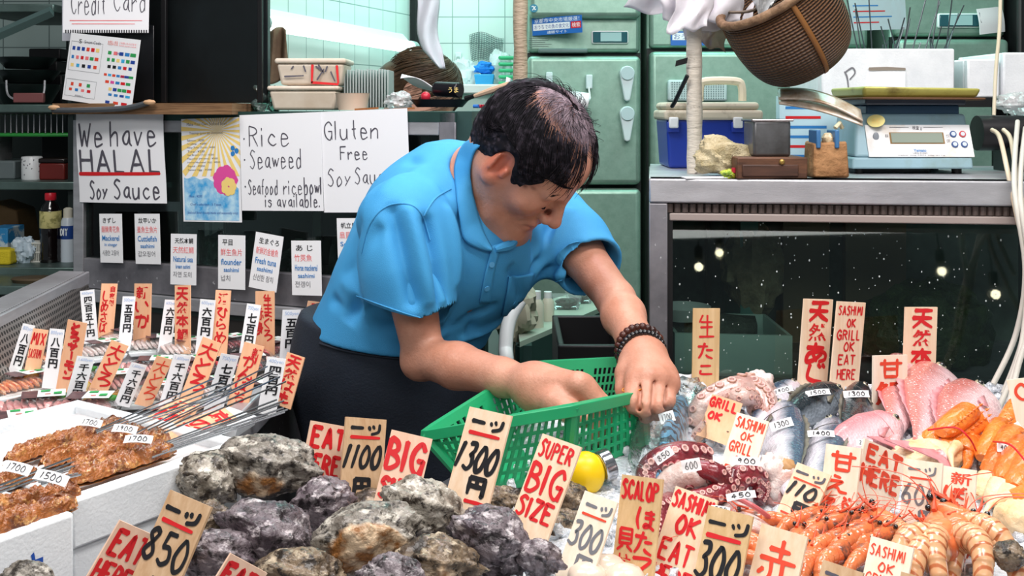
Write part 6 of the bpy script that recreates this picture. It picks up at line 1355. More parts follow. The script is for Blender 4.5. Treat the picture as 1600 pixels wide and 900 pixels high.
for i, q in enumerate(([(1550, 203, 2.03), (1562, 215, 1.99), (1575, 270, 1.83), (1592, 350, 1.79), (1612, 420, 1.78), (1640, 520, 1.78)], [(1568, 203, 2.03), (1580, 220, 1.98), (1590, 285, 1.81), (1604, 340, 1.79), (1630, 420, 1.78)])):
    tube('air_tube', ('cream air tube from the black pipe, left one', 'cream air tube from the black pipe, right one')[i], 'tube', q, .0042, mk('tube_cream', 'd4c4aa', .4))
for i, q in enumerate(([(1590, 190, 1.98), (1585, 290, 1.75), (1602, 420, 1.70), (1588, 520, 1.68), (1552, 600, 1.66)], [(1602, 200, 1.97), (1594, 300, 1.74), (1610, 430, 1.69), (1598, 530, 1.66), (1568, 615, 1.63)], [(1612, 200, 1.95), (1610, 380, 1.71), (1596, 540, 1.64), (1560, 640, 1.60)], [(1622, 300, 1.74), (1614, 480, 1.66), (1590, 575, 1.62), (1575, 640, 1.58)], [(1632, 300, 1.72), (1622, 500, 1.63), (1605, 590, 1.6), (1590, 650, 1.57)])):
    tube('clear_tube', 'translucent air tube drooping over the right case into the ice', 'tube', q, .0042, tubem, 'air tubes at the right edge')
crumple('plastic_bag', 'crumpled clear bag on the black pipe at the right edge', 'plastic bag', P(1588, 165, 2.1)+Vector((0, 0, .004)), .035, .03, .022, MATS['wrap'], 41)
# table and bottles seen under the arm
t = thing('steel_table', 'dark green steel table behind the man under his raised arm', 'table', (P(900, 0, 2.75).x, 2.85, 0)); zt = .925
a, b_ = P(820, 0, 2.55).x, P(962, 0, 3.05).x
mb = MB(); q = [Vector((P(812, 0, 2.45).x, 2.45, zt)), Vector((P(965, 0, 2.98).x, 2.98, zt)), Vector((P(965, 0, 2.98).x-.05, 3.2, zt)), Vector((P(812, 0, 2.45).x-.01, 2.85, zt))]; mb.hexa([p-Vector((0, 0, .012)) for p in q], q); mb.build('table_top', mk('table_pale', 'a9b8a8', .4), t)
mb = MB(); mb.hexa([q[0]-Vector((0, 0, .085)), q[1]-Vector((0, 0, .085)), q[1]+Vector((-.01, .02, -.085)), q[0]+Vector((-.01, .02, -.085))], [q[0]-Vector((0, 0, .012)), q[1]-Vector((0, 0, .012)), q[1]+Vector((-.01, .02, -.012)), q[0]+Vector((-.01, .02, -.012))]); mb.build('apron_rail', dark_green, t)
for k in range(4): mb = MB(); c = q[k]+(sum(q, Vector((0, 0, 0)))/4-q[k])*.08; mb.box((c.x-.018, c.y-.018, 0), (c.x+.018, c.y+.018, zt-.012)); mb.build('table_leg', dark_green, t)
for i, (px, dd, h_, r_) in enumerate(((838, 2.62, .075, .018), (856, 2.70, .062, .016))):
    t = thing('white_bottle', ('taller white plastic bottle on the steel table behind the man', 'shorter white plastic bottle on the steel table behind the man')[i], 'bottle', (P(px, 0, dd).x, dd, zt)); c = Vector((P(px, 0, dd).x, dd, zt))
    mb = MB(); mb.lathe([(0, 0), (r_, 0), (r_, h_*.75), (r_*.6, h_*.9), (0, h_*.9)], c, 20); mb.build('bottle_body', mk('bottle_cream', 'cfcfba', .4), t); mb = MB(); mb.lathe([(0, h_*.9), (r_*.62, h_*.9), (r_*.62, h_*1.15), (0, h_*1.15)], c, 16); mb.build('cap', white_plastic, t)
for i, (px, dd) in enumerate(((885, 2.86), (905, 2.95))):
    t = thing('clear_pack', ('clear plastic pack of shellfish on the steel table', 'clear plastic pack at the far end of the steel table')[i], 'pack', (P(px, 0, dd).x, dd, zt)); c = Vector((P(px, 0, dd).x, dd, zt))
    mb = MB(); mb.hexa([c+Vector((x*.03, y*.025, .0)) for x, y in ((-1, -1), (1, -1), (1, 1), (-1, 1))], [c+Vector((x*.04, y*.033, .035)) for x, y in ((-1, -1), (1, -1), (1, 1), (-1, 1))]); mb.build('pack_tray', clear_plastic, t, bevel=.004)
    mb = MB(); mb.ball(c+Vector((0, 0, .015)), (.026, .02, .012), n=18, fn=lambda u, p: p*(1+.4*fbm((u.x*3, u.y*3, u.z*3)))); mb.build('contents', MATS['fishy_grey'], t)
crumple('white_sack', 'crumpled off-white sack against the man\'s chest on the steel table', 'sack', Vector((P(812, 0, 2.5).x-.01, 2.56, zt+.05)), .05, .05, .07, mk('sack_white', 'a8a893', .8), 51)
tube('white_pipe', 'fat white plastic pipe below the steel table beside the man\'s apron', 'pipe', [(812, 470, 2.4), (796, 500, 2.38), (790, 540, 2.36), (792, 600, 2.34), (792, 900, 2.34), (792, 1222, 2.34)], .016, white_plastic)
t = thing('black_crate', 'black plastic crate behind the green basket', 'crate', P(930, 545, 1.98)-Vector((0, 0, .35))); A, B = P(872, 0, 1.98), P(985, 0, 1.98); zc_ = P(0, 540, 1.98).z
for nm, lo, hi in (('crate_side', (A.x, 1.98, zc_-.3), (B.x, 1.995, zc_)), ('crate_side', (A.x, 2.26, zc_-.3), (B.x, 2.275, zc_)), ('crate_end', (A.x, 1.995, zc_-.3), (A.x+.012, 2.26, zc_)), ('crate_end', (B.x-.012, 1.995, zc_-.3), (B.x, 2.26, zc_)), ('crate_floor', (A.x, 1.98, zc_-.31), (B.x, 2.275, zc_-.3))):
    mb = MB(); mb.box(lo, hi); mb.build(nm, rubber, t, bevel=.003)
mb = MB(); mb.box((A.x, 1.99, 0), (B.x, 2.26, zc_-.31)); mb.build('stand', dark_green, t)
# ---------------------------------------------------------------- counters of the stall
steel_c = MATS['brushed_steel']
def prism(name, poly, z0, z1, m, **k):
    mb = MB(); mb.hexa([Vector((x, y, z0)) for x, y in poly], [Vector((x, y, z1)) for x, y in poly]); return mb.build(name, m, smooth=False, **k)
o = prism('fish_counter', [(-.33, .82), (1.5, .82), (1.5, 1.765), (.215, 1.765), (.205, 1.66), (-.05, 1.60), (-.14, 1.44), (-.33, 1.30)], 0, .93, steel_dirty); tag(o, 'steel counter under the ice, oysters and fish at right', 'counter')
o = prism('eel_counter', [(-1.3, .82), (-.34, .82), (-.34, 1.30), (-.56, 1.47), (-1.3, 1.47)], 0, .95, steel_dirty); tag(o, 'steel counter under the foam trays of grilled eel', 'counter')
# steel sashimi counter with perforated sides
t = thing('sashimi_counter', 'steel refrigerated counter of sashimi packs with a perforated side at left', 'counter', (-.75, 1.85, 0))
zT = 1.0; rimz = 1.116
pl = [(-1.05, 1.48), (-.405, 1.48), (-.385, 2.06), (-.95, 2.16)]
mb = MB(); mb.hexa([Vector((x, y, zT-.02)) for x, y in pl], [Vector((x, y, zT-.006)) for x, y in pl]); mb.build('tray_floor', steel, t)
mb = MB(); mb.hexa([Vector((x, y, 0)) for x, y in pl], [Vector((x, y, zT-.02)) for x, y in pl]); mb.build('base', steel_dirty, t)
perf = mk('perforated_steel', 'b9b2ac', .35, .7)
N, L, b = nodes(perf); co = N.new('ShaderNodeTexCoord'); vo = N.new('ShaderNodeTexVoronoi'); vo.voronoi_dimensions = '2D'; vo.inputs['Randomness'].default_value = .0; vo.inputs['Scale'].default_value = 1; mp = N.new('ShaderNodeMapping'); mp.inputs['Scale'].default_value = (1, 1, 1); L.new(co.outputs['UV'], mp.inputs[0]); L.new(mp.outputs[0], vo.inputs[0])
mr = N.new('ShaderNodeMapRange'); mr.inputs[1].default_value = .32; mr.inputs[2].default_value = .36; L.new(vo.outputs[0], mr.inputs[0]); mx = N.new('ShaderNodeMix'); mx.data_type = 'RGBA'; mx.inputs[6].default_value = srgb('16130f'); mx.inputs[7].default_value = srgb('b9b2ac'); L.new(mr.outputs[0], mx.inputs[0]); L.new(mx.outputs[2], b.inputs['Base Color']); L.new(mr.outputs[0], b.inputs['Metallic'])
A0, A1 = PZ(134, 424, rimz), PZ(-120, 548, rimz); B0, B1 = Vector((A0.x+.035, A0.y-.03, zT)), Vector((A1.x+.05, A1.y, zT))
def pan(name, a0, a1, b1, b0, nu, nv):
    mb = MB(); mb.add([a0, a1, b1, b0], [(0, 1, 2, 3)]); o = mb.build(name, perf, t, smooth=False); uv = o.data.uv_layers.new(name='UVMap'); W_, H_ = (a1-a0).length/.0105, (b0-a0).length/.0105
    cs = {0: (0, 0), 1: (W_, 0), 2: (W_, H_), 3: (0, H_)}
    for li in o.data.polygons[0].loop_indices: uv.data[li].uv = cs[o.data.loops[li].vertex_index]
pan('perforated_side', A0, A1, B1, B0, 1, 1)
mb = MB(); w_ = Vector((-.06, .012, 0)); mb.hexa([p-Vector((0, 0, .035)) for p in (A0, A1, A1+w_, A0+w_)], [A0, A1, A1+w_, A0+w_]); mb.build('side_rim', steel, t, bevel=.003); mb = MB(); w_ = Vector((.008, .0, 0)); mb.hexa([p-Vector((0, 0, .026)) for p in (A0, A1, A1+w_, A0+w_)], [A0, A1, A1+w_, A0+w_]); mb.build('rim_face', steel, t, bevel=.002)
mb = MB(); q = [Vector((A0.x+.1, 2.125, zT)), Vector((-.385, 2.035, zT)), Vector((-.385, 2.055, zT)), Vector((A0.x+.1, 2.145, zT))]; mb.hexa(q, [p+Vector((0, 0, .012)) for p in q]); mb.build('rear_lip', MATS['mullion_dark'], t)
mb = MB(); q = [Vector((-.405, 1.48, zT-.03)), Vector((-.38, 1.48, zT-.03)), Vector((-.36, 2.06, zT-.03)), Vector((-.385, 2.06, zT-.03))]; mb.hexa(q, [p+Vector((0, 0, .055)) for p in q]); mb.build('right_rim', steel, t, bevel=.003)
# ice
ice_m = mk('crushed_ice', 'f2f5fa', .16, var=('dde5ee', 60, 4), bump=(150, .008), coat=.4, spec=.7, sss=.25, sscol=(.02, .022, .025))
ra = random.Random(12)
def inbed(x, y): return y < (1.74 if x > .235 else (1.62 if x > -.03 else 1.40)) and x > (.0 if y < 1.26 else -.06)
mb = MB(); nx, ny = 190, 110; x0, x1, y0, y1 = -.30, 1.25, .86, 1.745; idm = {}
for j in range(ny+1):
    for i_ in range(nx+1):
        x, y = x0+(x1-x0)*i_/nx, y0+(y1-y0)*j/ny; zz = bedz(y)+.010*fbm((x*12, y*12, 3), 4)+.007*abs(noise.noise(Vector((x*60, y*60, 1))))
        if x < .03: zz -= min(.035, (.03-x)*.5)
        mb.v.append((x, y, zz))
w_ = nx+1
for j in range(ny):
    for i_ in range(nx):
        x, y = x0+(x1-x0)*(i_+.5)/nx, y0+(y1-y0)*(j+.5)/ny
        if inbed(x, y): mb.f.append((j*w_+i_, j*w_+i_+1, (j+1)*w_+i_+1, (j+1)*w_+i_)); mb.m.append(0)
for _ in range(1500):       # loose lumps
    x, y = ra.uniform(.0, 1.2), ra.uniform(.9, 1.72)
    if not inbed(x, y): continue
    r_ = ra.uniform(.003, .0075); mb.ball((x, y, bedz(y)+.006+ra.random()*.005), r_, n=5, fn=lambda u, p: p*(1+ra.uniform(-.3, .4)))
tag(mb.build('ice', ice_m, loc=(.4, 1.3, .93), angle=25), 'crushed ice spread over the fish counter', 'ice', kind='stuff')

# ---------------------------------------------------------------- green basket held by the man
gm = mk('basket_green', '1f9d66', .38, var=('1b9460', 8, 2), sss=.04)
RIM = [P(664, 673, 1.36), P(800, 647, 1.325), P(895, 630, 1.335), P(1003, 609, 1.47), P(1012, 556, 1.60), P(832, 566, 1.62)]
BOT = [P(716, 740, 1.345), P(765, 768, 1.325), P(884, 748, 1.345), P(1010, 694, 1.46), P(985, 640, 1.585), P(845, 655, 1.60)]
gb = thing('green_basket', 'green slotted plastic basket held by the man in the blue shirt', 'basket', (sum(BOT, Vector((0, 0, 0)))/6)-Vector((0, 0, .01)))
def wall(a, b, c, d, cols, rows, groups=2):
    """slotted wall between top edge a-b and bottom edge d-c"""
    mb = MB(); S_ = lambda u, v: a.lerp(b, u).lerp(d.lerp(c, u), v)
    us = [0]; 
    for g in range(groups):
        g0, g1 = (g+.10)/groups, (g+.90)/groups
        for i in range(cols): us += [g0+(g1-g0)*(i+.0)/(cols-.45), g0+(g1-g0)*(i+.55)/(cols-.45)]
    us.append(1); vs = [0, .13]
    for r_ in range(rows): vs += [.16+.78*(r_+.10)/rows, .16+.78*(r_+.82)/rows]
    vs.append(1); n = len(us)
    for j, v in enumerate(vs):
        for u in us: mb.v.append(tuple(S_(u, v)))
    hole = lambda i, j: i % 2 == 1 and i < n-1 and j >= 2 and j % 2 == 0 and j < len(vs)-1
    for j in range(len(vs)-1):
        for i in range(n-1):
            if not hole(i, j): mb.f.append((j*n+i, j*n+i+1, (j+1)*n+i+1, (j+1)*n+i)); mb.m.append(0)
    return mb.build('slotted_wall', gm, gb, solid=.0026, smooth=False)
for k, (cols, groups) in enumerate(((8, 1), (8, 1), (10, 1), (10, 1), (10, 2), (8, 2))):
    k2 = (k+1) % 6; wall(RIM[k], RIM[k2], BOT[k2], BOT[k], cols, 5, groups)
mb = MB(); mb.add(BOT, [tuple(range(6))]); mb.build('basket_floor', gm, gb, solid=.003, smooth=False)
mb = MB(); rp = []
for k in range(6):
    a, b, c = RIM[k-1], RIM[k], RIM[(k+1) % 6]; rp += [b.lerp(a, .10), b.lerp(a, .03)*.5+b.lerp(c, .03)*.5, b.lerp(c, .10)]
rp.append(rp[0]); cen = sum(RIM, Vector((0, 0, 0)))/6
out = []
mb = MB(); R_ = [p for p in rp[:-1]]; n = len(R_)
for p in R_:
    dr_ = Vector(((p-cen).x, (p-cen).y, 0)).normalized(); q = [p+dr_*.001, p+dr_*.010, p+dr_*.0115-Vector((0, 0, .014)), p+dr_*.0085-Vector((0, 0, .014)), p+dr_*.008-Vector((0, 0, .003)), p-dr_*.001-Vector((0, 0, .002))]; mb.v += [tuple(x) for x in q]
mb.f = [(i*6+k, i*6+(k+1) % 6, ((i+1) % n)*6+(k+1) % 6, ((i+1) % n)*6+k) for i in range(n) for k in range(6)]; mb.m = [0]*len(mb.f); mb.build('rim', gm, gb, bevel=.001)
for k in range(6):
    mb = MB(); mb.tube([RIM[k]-Vector((0, 0, .004)), BOT[k]], [.0085, .006], 8); mb.build('corner_post', gm, gb)
t = thing('yellow_float', 'yellow round float with a metal ring lying behind the scallop signs', 'float', PB(918, 768)); c = PB(915, 768)+Vector((0, 0, .022))
mb = MB(); mb.ball(c, (.024, .022, .026), n=24); mb.build('float_body', mk('float_yellow', 'f2c811', .35), t)
mb = MB(); a = c+Vector((.018, .008, .004)); mb.tube([a, a+Vector((.014, .006, .004))], .019, 24); mb.build('metal_ring', mk('chrome', 'b9bbc0', .15, .95), t, bevel=.002)

# ---------------------------------------------------------------- oysters
def oyster_mat(name, c1, c2, c3, c4):
    m = mk(name, c1, .5, coat=.22, var=(c2, 30, 4, .42, .60), ramp=[(75, .50, .60, c3, None), (48, .55, .64, c4, (1, 1, 2)), (130, .60, .68, '1d1814', None), (16, .56, .66, c3, None)], bump=(90, .006)); N, L, b = nodes(m)
    ca = N.new('ShaderNodeVertexColor'); ca.layer_name = 'scar'; se = N.new('ShaderNodeSeparateColor'); L.new(ca.outputs[0], se.inputs[0]); last = b.inputs['Base Color'].links[0].from_socket
    co = N.new('ShaderNodeTexCoord'); nz = N.new('ShaderNodeTexNoise'); nz.inputs['Scale'].default_value = 55; nz.inputs['Detail'].default_value = 4; L.new(co.outputs['Object'], nz.inputs[0]); rp = N.new('ShaderNodeMix'); rp.data_type = 'RGBA'; mr = N.new('ShaderNodeMapRange'); mr.inputs[1].default_value = .42; mr.inputs[2].default_value = .58; L.new(nz.outputs[0], mr.inputs[0]); L.new(mr.outputs[0], rp.inputs[0]); rp.inputs[6].default_value = srgb('d9bd9c'); rp.inputs[7].default_value = srgb('92602f')
    mx = N.new('ShaderNodeMix'); mx.data_type = 'RGBA'; L.new(se.outputs[0], mx.inputs[0]); L.new(last, mx.inputs[6]); L.new(rp.outputs[2], mx.inputs[7]); L.new(mx.outputs[2], b.inputs['Base Color']); return m
OM = [oyster_mat('oyster_grey', '938c82', '645c53', '2c2620', 'c9c2b6'), oyster_mat('oyster_purple', '7d7276', '4f434a', '261d20', 'c6bcbe'), oyster_mat('oyster_brown', '7d6a54', '4c3e32', '271e16', 'b5a48c'), oyster_mat('oyster_white', 'b0a89b', '7c7366', '3a3128', 'e2dbcf')]
def oyster(name_lb, px, py, d, rx, ry, rz, seed, mat, yaw=0, roll=0, pitch=.5, patchc=None, tip=.35):
    c = P(px, py, d); s1, s2, s3 = rx*d/F, ry*d/F, rz*d/F; sc_ = []
    R = Matrix.Rotation(yaw, 3, 'Y') @ Matrix.Rotation(-pitch, 3, 'X') @ Matrix.Rotation(roll, 3, 'Z'); Ri = R.inverted()
    if patchc: pd = (Ri @ Vector((patchc[0], -.8, patchc[1])).normalized()).normalized()
    def fn(u, p):
        k = 1-tip*max(0, u.x)*abs(u.y)-.10*u.x+.10*tip*u.x*u.z            # narrows towards the hinge
        w_ = u.z+.22*fbm((u.x*1.6+seed, u.y*1.6, u.z*1.6)); st = (w_*7.5) % 1.0                # stepped growth layers
        lay = (.075*(1-st)**1.3-.03)*(1-.75*max(0, u.z))+.012*noise.noise(Vector((u.x*22, u.y*22, w_*60)))
        f_ = .15*fbm((u.x*1.7+seed, u.y*1.7, u.z*1.7+seed), 2)+.05*fbm((u.x*5+seed, u.y*5, u.z*5), 3)+.030*noise.noise(Vector((u.x*15, u.y*15, u.z*15+seed)))
        lip = .26*math.exp(-(w_/.13)**2)*(.55+.9*noise.noise(Vector((u.x*6+seed, u.y*6, 1))))
        sc_.append(max(0, min(1, (u.dot(pd)-(1-patchc[2]**2*.5)+.08*noise.noise(Vector((u.x*6, u.y*6, seed))))*14)) if patchc else 0)
        return p*(k+f_+lay+lip)
    t = thing('oyster', name_lb, 'oyster', c-Vector((0, 0, s2)), 'oysters heaped at the front of the stall')
    mb = MB(); mb.ball(c, (s1, s2, s3), n=84, T=R.to_4x4(), fn=fn); o = mb.build('shell', mat, t, angle=0); ca = o.data.color_attributes.new('scar', 'FLOAT_COLOR', 'POINT')
    if len(o.data.vertices) == len(sc_): ca.data.foreach_set('color', np.repeat(np.array(sc_, np.float32), 4))
    return t
OY = [
 ('top oyster of the heap, ridged and grey with a small tan spot', 425, 728, 1.235, 82, 46, 46, 1, 0, .12, 0, .5, (-.1, -.35, .5), .6),
 ('pale rounded oyster beside the white foam box', 328, 752, 1.21, 46, 62, 44, 2, 3, .5, 0, .4, None, .3),
 ('purple oyster in front of the EAT HERE sign', 512, 788, 1.20, 46, 54, 42, 3, 1, -.2, 0, .5, None, .2),
 ('speckled pinkish oyster under the top oyster', 428, 838, 1.10, 78, 64, 50, 4, 1, .35, 0, .5, None, .4),
 ('big smooth grey oyster with a large tan scar at the centre', 574, 838, 1.075, 84, 58, 52, 5, 0, -.28, 0, .55, (.10, -.12, .85), .25),
 ('pale oyster in front of the BIG SIZE sign', 672, 796, 1.14, 64, 46, 44, 6, 3, .38, 0, .55, None, .5),
 ('dark purple oyster in front of the SUPER BIG SIZE sign', 776, 848, 1.09, 66, 56, 48, 7, 1, .45, 0, .55, None, .2),
 ('brown lined oyster at the bottom edge below the pale oyster', 688, 886, 1.04, 68, 50, 46, 8, 2, .05, 0, .6, (.1, .1, .3), .3),
 ('dark oyster behind the lowest EAT sign', 350, 870, 1.06, 58, 50, 42, 9, 1, .2, 0, .5, None, .4),
 ('dark brown oyster half hidden by the 850 yen sign', 312, 820, 1.13, 52, 34, 36, 10, 2, -.35, 0, .4, None, .5),
 ('shadowed brown oyster at the bottom edge under the big grey oyster', 478, 900, 1.02, 70, 42, 40, 11, 2, .1, 0, .5, None, .4),
 ('flat brown oyster shell left of the SUPER BIG SIZE sign', 790, 790, 1.25, 42, 22, 30, 12, 2, -.1, 0, .3, None, .5),
 ('brown ridged oyster right of the SUPER BIG SIZE sign', 890, 784, 1.27, 36, 32, 30, 13, 2, .5, 0, .4, None, .5),
 ('long brown oyster under the SUPER BIG SIZE sign at right', 880, 832, 1.22, 44, 36, 34, 14, 2, -.3, 0, .4, None, .5),
 ('small dark oyster at the lower right of the oyster heap', 848, 872, 1.07, 36, 30, 28, 15, 1, .3, 0, .4, None, .4),
 ('dark oyster lying at the bottom left corner below the blue lettering', 48, 908, .90, 44, 26, 30, 16, 0, .1, 0, .3, None, .4),
 ('dark oyster filling the middle of the heap behind the speckled one', 596, 806, 1.24, 50, 36, 40, 17, 2, .2, 0, .4, None, .4),
 ('dark oyster behind the purple one', 620, 905, 1.0, 50, 34, 36, 18, 1, .2, 0, .4, None, .4),
 ('dark lump of oyster at the bottom right corner', 1580, 868, 1.03, 26, 26, 22, 19, 2, .2, 0, .4, None, .3)]
for lb, px, py, d, rx, ry, rz, sd, m, yw, rl, pt, pc_, tp in OY: oyster(lb, px, py, d, rx, ry, rz, sd, OM[m], yw, rl, pt, pc_, tp)

# ---------------------------------------------------------------- eel trays
def U(x, y): return Vector((x, y, 0))
ed = Vector((.1315, .197, 0)).normalized(); ew = Vector((-ed.y, ed.x, 0))
E0, E1 = U(-.437, 1.082), U(-.3075, 1.278)
def foam_tray(label, e0, e1, wd_, ztop, hgt, lip=.012, mark=False):
    t = thing('foam_tray', label, 'foam tray', ((e0+e1)/2+ew*wd_/2).to_tuple()[:2]+(ztop-hgt,), 'white foam trays under the eel')
    w_ = .02; q = lambda a, b: e0+(e1-e0)*a+ew*b; Ln = (e1-e0).length; k = w_/Ln
    def blk(nm, pts, z0, z1, m=foam, bv=.003): mb = MB(); mb.hexa([p+Vector((0, 0, z0)) for p in pts], [p+Vector((0, 0, z1)) for p in pts]); return mb.build(nm, m, t, bevel=bv)
    blk('long_wall', [q(0, 0), q(1, 0), q(1, w_), q(0, w_)], ztop-hgt*.52, ztop); blk('long_wall', [q(0, wd_-w_), q(1, wd_-w_), q(1, wd_), q(0, wd_)], ztop-hgt*.52, ztop)
    blk('end_wall', [q(0, w_), q(k, w_), q(k, wd_-w_), q(0, wd_-w_)], ztop-hgt*.52, ztop); blk('end_wall', [q(1-k, w_), q(1, w_), q(1, wd_-w_), q(1-k, wd_-w_)], ztop-hgt*.52, ztop)
    blk('tray_floor', [q(k, w_), q(1-k, w_), q(1-k, wd_-w_), q(k, wd_-w_)], ztop-hgt*.52, ztop-lip)
    blk('lower_box', [q(.02, .006), q(.97, .006), q(.97, wd_-.006), q(.02, wd_-.006)], ztop-hgt, ztop-hgt*.54)
    return t
foam_tray('larger white foam tray of grilled eel beside the oysters', E0, E1, .33, 1.06, .095)
G0, G1 = PZ(-75, 868, 1.06), PZ(117, 800, 1.06); G0.z = G1.z = 0
dG = (G1-G0).normalized(); wG = Vector((-dG.y, dG.x, 0))
t = thing('foam_box', 'white foam box with blue lettering at the lower left corner', 'foam box', ((G0+G1)/2).to_tuple()[:2]+(.95,))
for nm, a, b, c0_, c1_, z0, z1 in (('front_wall', 0, 1, 0, .02, .952, 1.06), ('rear_wall', 0, 1, .13, .15, .952, 1.06), ('side_wall', 0, .1, .02, .13, .952, 1.06), ('side_wall', .93, 1, .02, .13, .952, 1.06), ('box_bottom', .1, .93, .02, .13, .952, 1.045)):
    mb = MB(); pts = [G0.lerp(G1, a)+wG*c0_, G0.lerp(G1, b)+wG*c0_, G0.lerp(G1, b)+wG*c1_, G0.lerp(G1, a)+wG*c1_]; mb.hexa([p+Vector((0, 0, z0)) for p in pts], [p+Vector((0, 0, z1)) for p in pts]); o = mb.build(nm, foam, t, bevel=.004, bseg=3)
    if nm == 'front_wall': fw_ = o
nG = Vector((dG.y, -dG.x, 0)); LG = (G1-G0).length
def onface(u, v): return G0+dG*u*LG+Vector((0, 0, 1.06-.108*v))+nG*.0006
mb = MB()
ub = lambda px: (px+75)/192
for ch, x0_, x1_, y0_, y1_ in (('工', ub(-14), ub(20), .30, .75), ('店', ub(28), ub(63), .22, .78)):
    for v, f in write(ch, (x0_*LG, y0_*.108, x1_*LG, y1_*.108), .004, 'p', off=.03): mb.add([onface(x/LG, y/.108) for x, y in v], f)
mb.build('blue_lettering', mk('foam_blue', '1f4fa8', .5), fw_, smooth=False)
mb = MB(); v, f = ribbon([(ub(60)*LG+.003*math.cos(q), .80*.108+.003*math.sin(q)) for q in np.linspace(0, 2*PI, 13)], .0008); mb.add([onface(x/LG, y/.108) for x, y in v], f); mb.build('blue_mark', MATS['foam_blue'], fw_, smooth=False)
film2 = mk('tray_paper', 'e8e4e4', .35, coat=.3)
mb = MB(); q = lambda a, b: E0+(E1-E0)*a+ew*b
mb.grid(lambda u, v: q(.08+.84*u, .024+.28*v)+Vector((0, 0, 1.0495+.0012*math.sin(u*23+v*9))), 20, 14); tag(mb.build('tray_sheet', film2, solid=.0006), 'white sheet lining the larger foam tray under the eel', 'sheet')
eel_m = mk('grilled_eel', 'a8622c', .32, var=('6e3413', 34, 4, .42, .62), ramp=[(90, .52, .64, 'c98a4a', None), (18, .56, .70, '4a220e', None), (160, .60, .68, 'e0b070', None)], bump=(150, .006), coat=.5, stretch=(1, 1, 1))
GE = 'grilled eels on the foam trays'
def eel(label, p0, p1, wpx, z, seed):
    a, b = PZ(*p0, z), PZ(*p1, z); ax = (b-a); Ln = ax.length; ax.normalize(); sd = Vector((-ax.y, ax.x, 0)); w_ = wpx*a.y/F
    def fn(u, v):
        e = min(1, 5.5*min(u, 1-u)+.35); cs = (v*2-1); hgt = .0165*(1-abs(cs)**3)*(.72+.28*abs(math.sin(cs*2.2+.4)))*min(1, e+.1)
        wob = .004*fbm((u*7+seed, v*2, 0)); n1 = .0034*fbm((u*22+seed, v*6, 1), 4)+.0013*noise.noise(Vector((u*70, v*16, seed)))
        return a+ax*Ln*(u+.012*noise.noise(Vector((v*4, seed, u*3)))*(1-2*u))+sd*(cs*w_*.5*e**.6+wob)+Vector((0, 0, -.006+hgt+n1*(1 if 0 < v < 1 else .4)))
    t = thing('grilled_eel', label, 'eel', (a+b)/2-Vector((0, 0, .006)), GE)
    mb = MB(); mb.grid(fn, 90, 26); base = len(mb.v)
    mb.grid(lambda u, v: (lambda p: Vector((p.x, p.y, z-.009)))(fn(u, v)), 30, 8); mb.build('eel_fillet', eel_m, t, angle=0); return t
eel('uppermost grilled eel on the larger tray, under the farthest price tags', (8, 716), (196, 656), 30, 1.066, 1)
eel('second grilled eel from the top on the larger tray', (64, 722), (226, 668), 32, 1.066, 2)
eel('third grilled eel on the larger tray, beside the 1700 tag', (104, 732), (262, 676), 32, 1.068, 6)
eel('grilled eel nearest the rim of the larger foam tray', (104, 748), (270, 696), 40, 1.068, 3)
eel('grilled eel at the left edge under a tilted price tag', (-40, 766), (60, 738), 30, 1.066, 4)
eel('front grilled eel on the foam box with blue lettering, upper one', (-40, 800), (124, 762), 30, 1.066, 5)
eel('front grilled eel on the foam box with blue lettering, nearest the camera', (-60, 838), (118, 778), 34, 1.066, 7)
rodS = mk('skewer_steel', 'b5b7ba', .22, .95)
sk = 0
for (p0, p1, n, dx, dy) in (((178, 660), (352, 592), 5, 4, 5), ((214, 676), (440, 572), 5, 3, 6), ((262, 690), (446, 624), 6, 3, 4), ((52, 748), (112, 728), 4, 4, 5), ((-30, 770), (110, 716), 3, 6, 5)):
    for i in range(n):
        z0 = 1.070; z1 = 1.082+.001*(i % 3) if n > 4 else 1.072; a = PZ(p0[0]+dx*i, p0[1]+dy*i*.55, z0); b = PZ(p1[0]+(dx+1)*i-ra.uniform(0, 24)*(n > 4), p1[1]+dy*i+ra.uniform(-2, 2), z1)
        a = a+(a-b).normalized()*(.03 if n > 4 else 0)
        mb = MB(); mb.tube([a, b], .00115, 6); tag(mb.build('skewer', rodS), 'thin bright steel skewer running through the grilled eel', 'skewer', 'steel skewers through the eel')

# ---------------------------------------------------------------- price tags
GT = 'handwritten price tags on the fish and eel'
def ptag(txt, label, cx, cy, w_, h_, ang, d, lean=1.0, z=None):
    """small paper tag centred on a pixel, tipped back by lean (radians from upright)"""
    ca, sa = math.cos(ang), math.sin(ang); W_, H_ = w_*d/F, h_*d/F/max(.25, math.cos(lean)+.35*math.sin(lean))
    s = Sheet.__new__(Sheet); c = P(cx, cy, d); s.r = Vector((ca, 0, -sa)); s.up = Vector((sa*math.cos(lean), math.sin(lean), ca*math.cos(lean))).normalized(); s.r = (s.r-s.up*s.r.dot(s.up)).normalized(); s.n = s.r.cross(s.up)
    if s.n.y > 0: s.n = -s.n
    s.Wd, s.H, s.ext, s.bend = W_, H_, 0, .06; s.o = c-s.r*W_/2+s.up*H_/2; s.TL = s.o
    o = s.board('price_tag', tag_paper, thick=.0006); tag(o, label, 'price tag', GT); s.letters(o, [(txt, 'b', .18, .22, .82, .78, dict(w=.035))]); return o
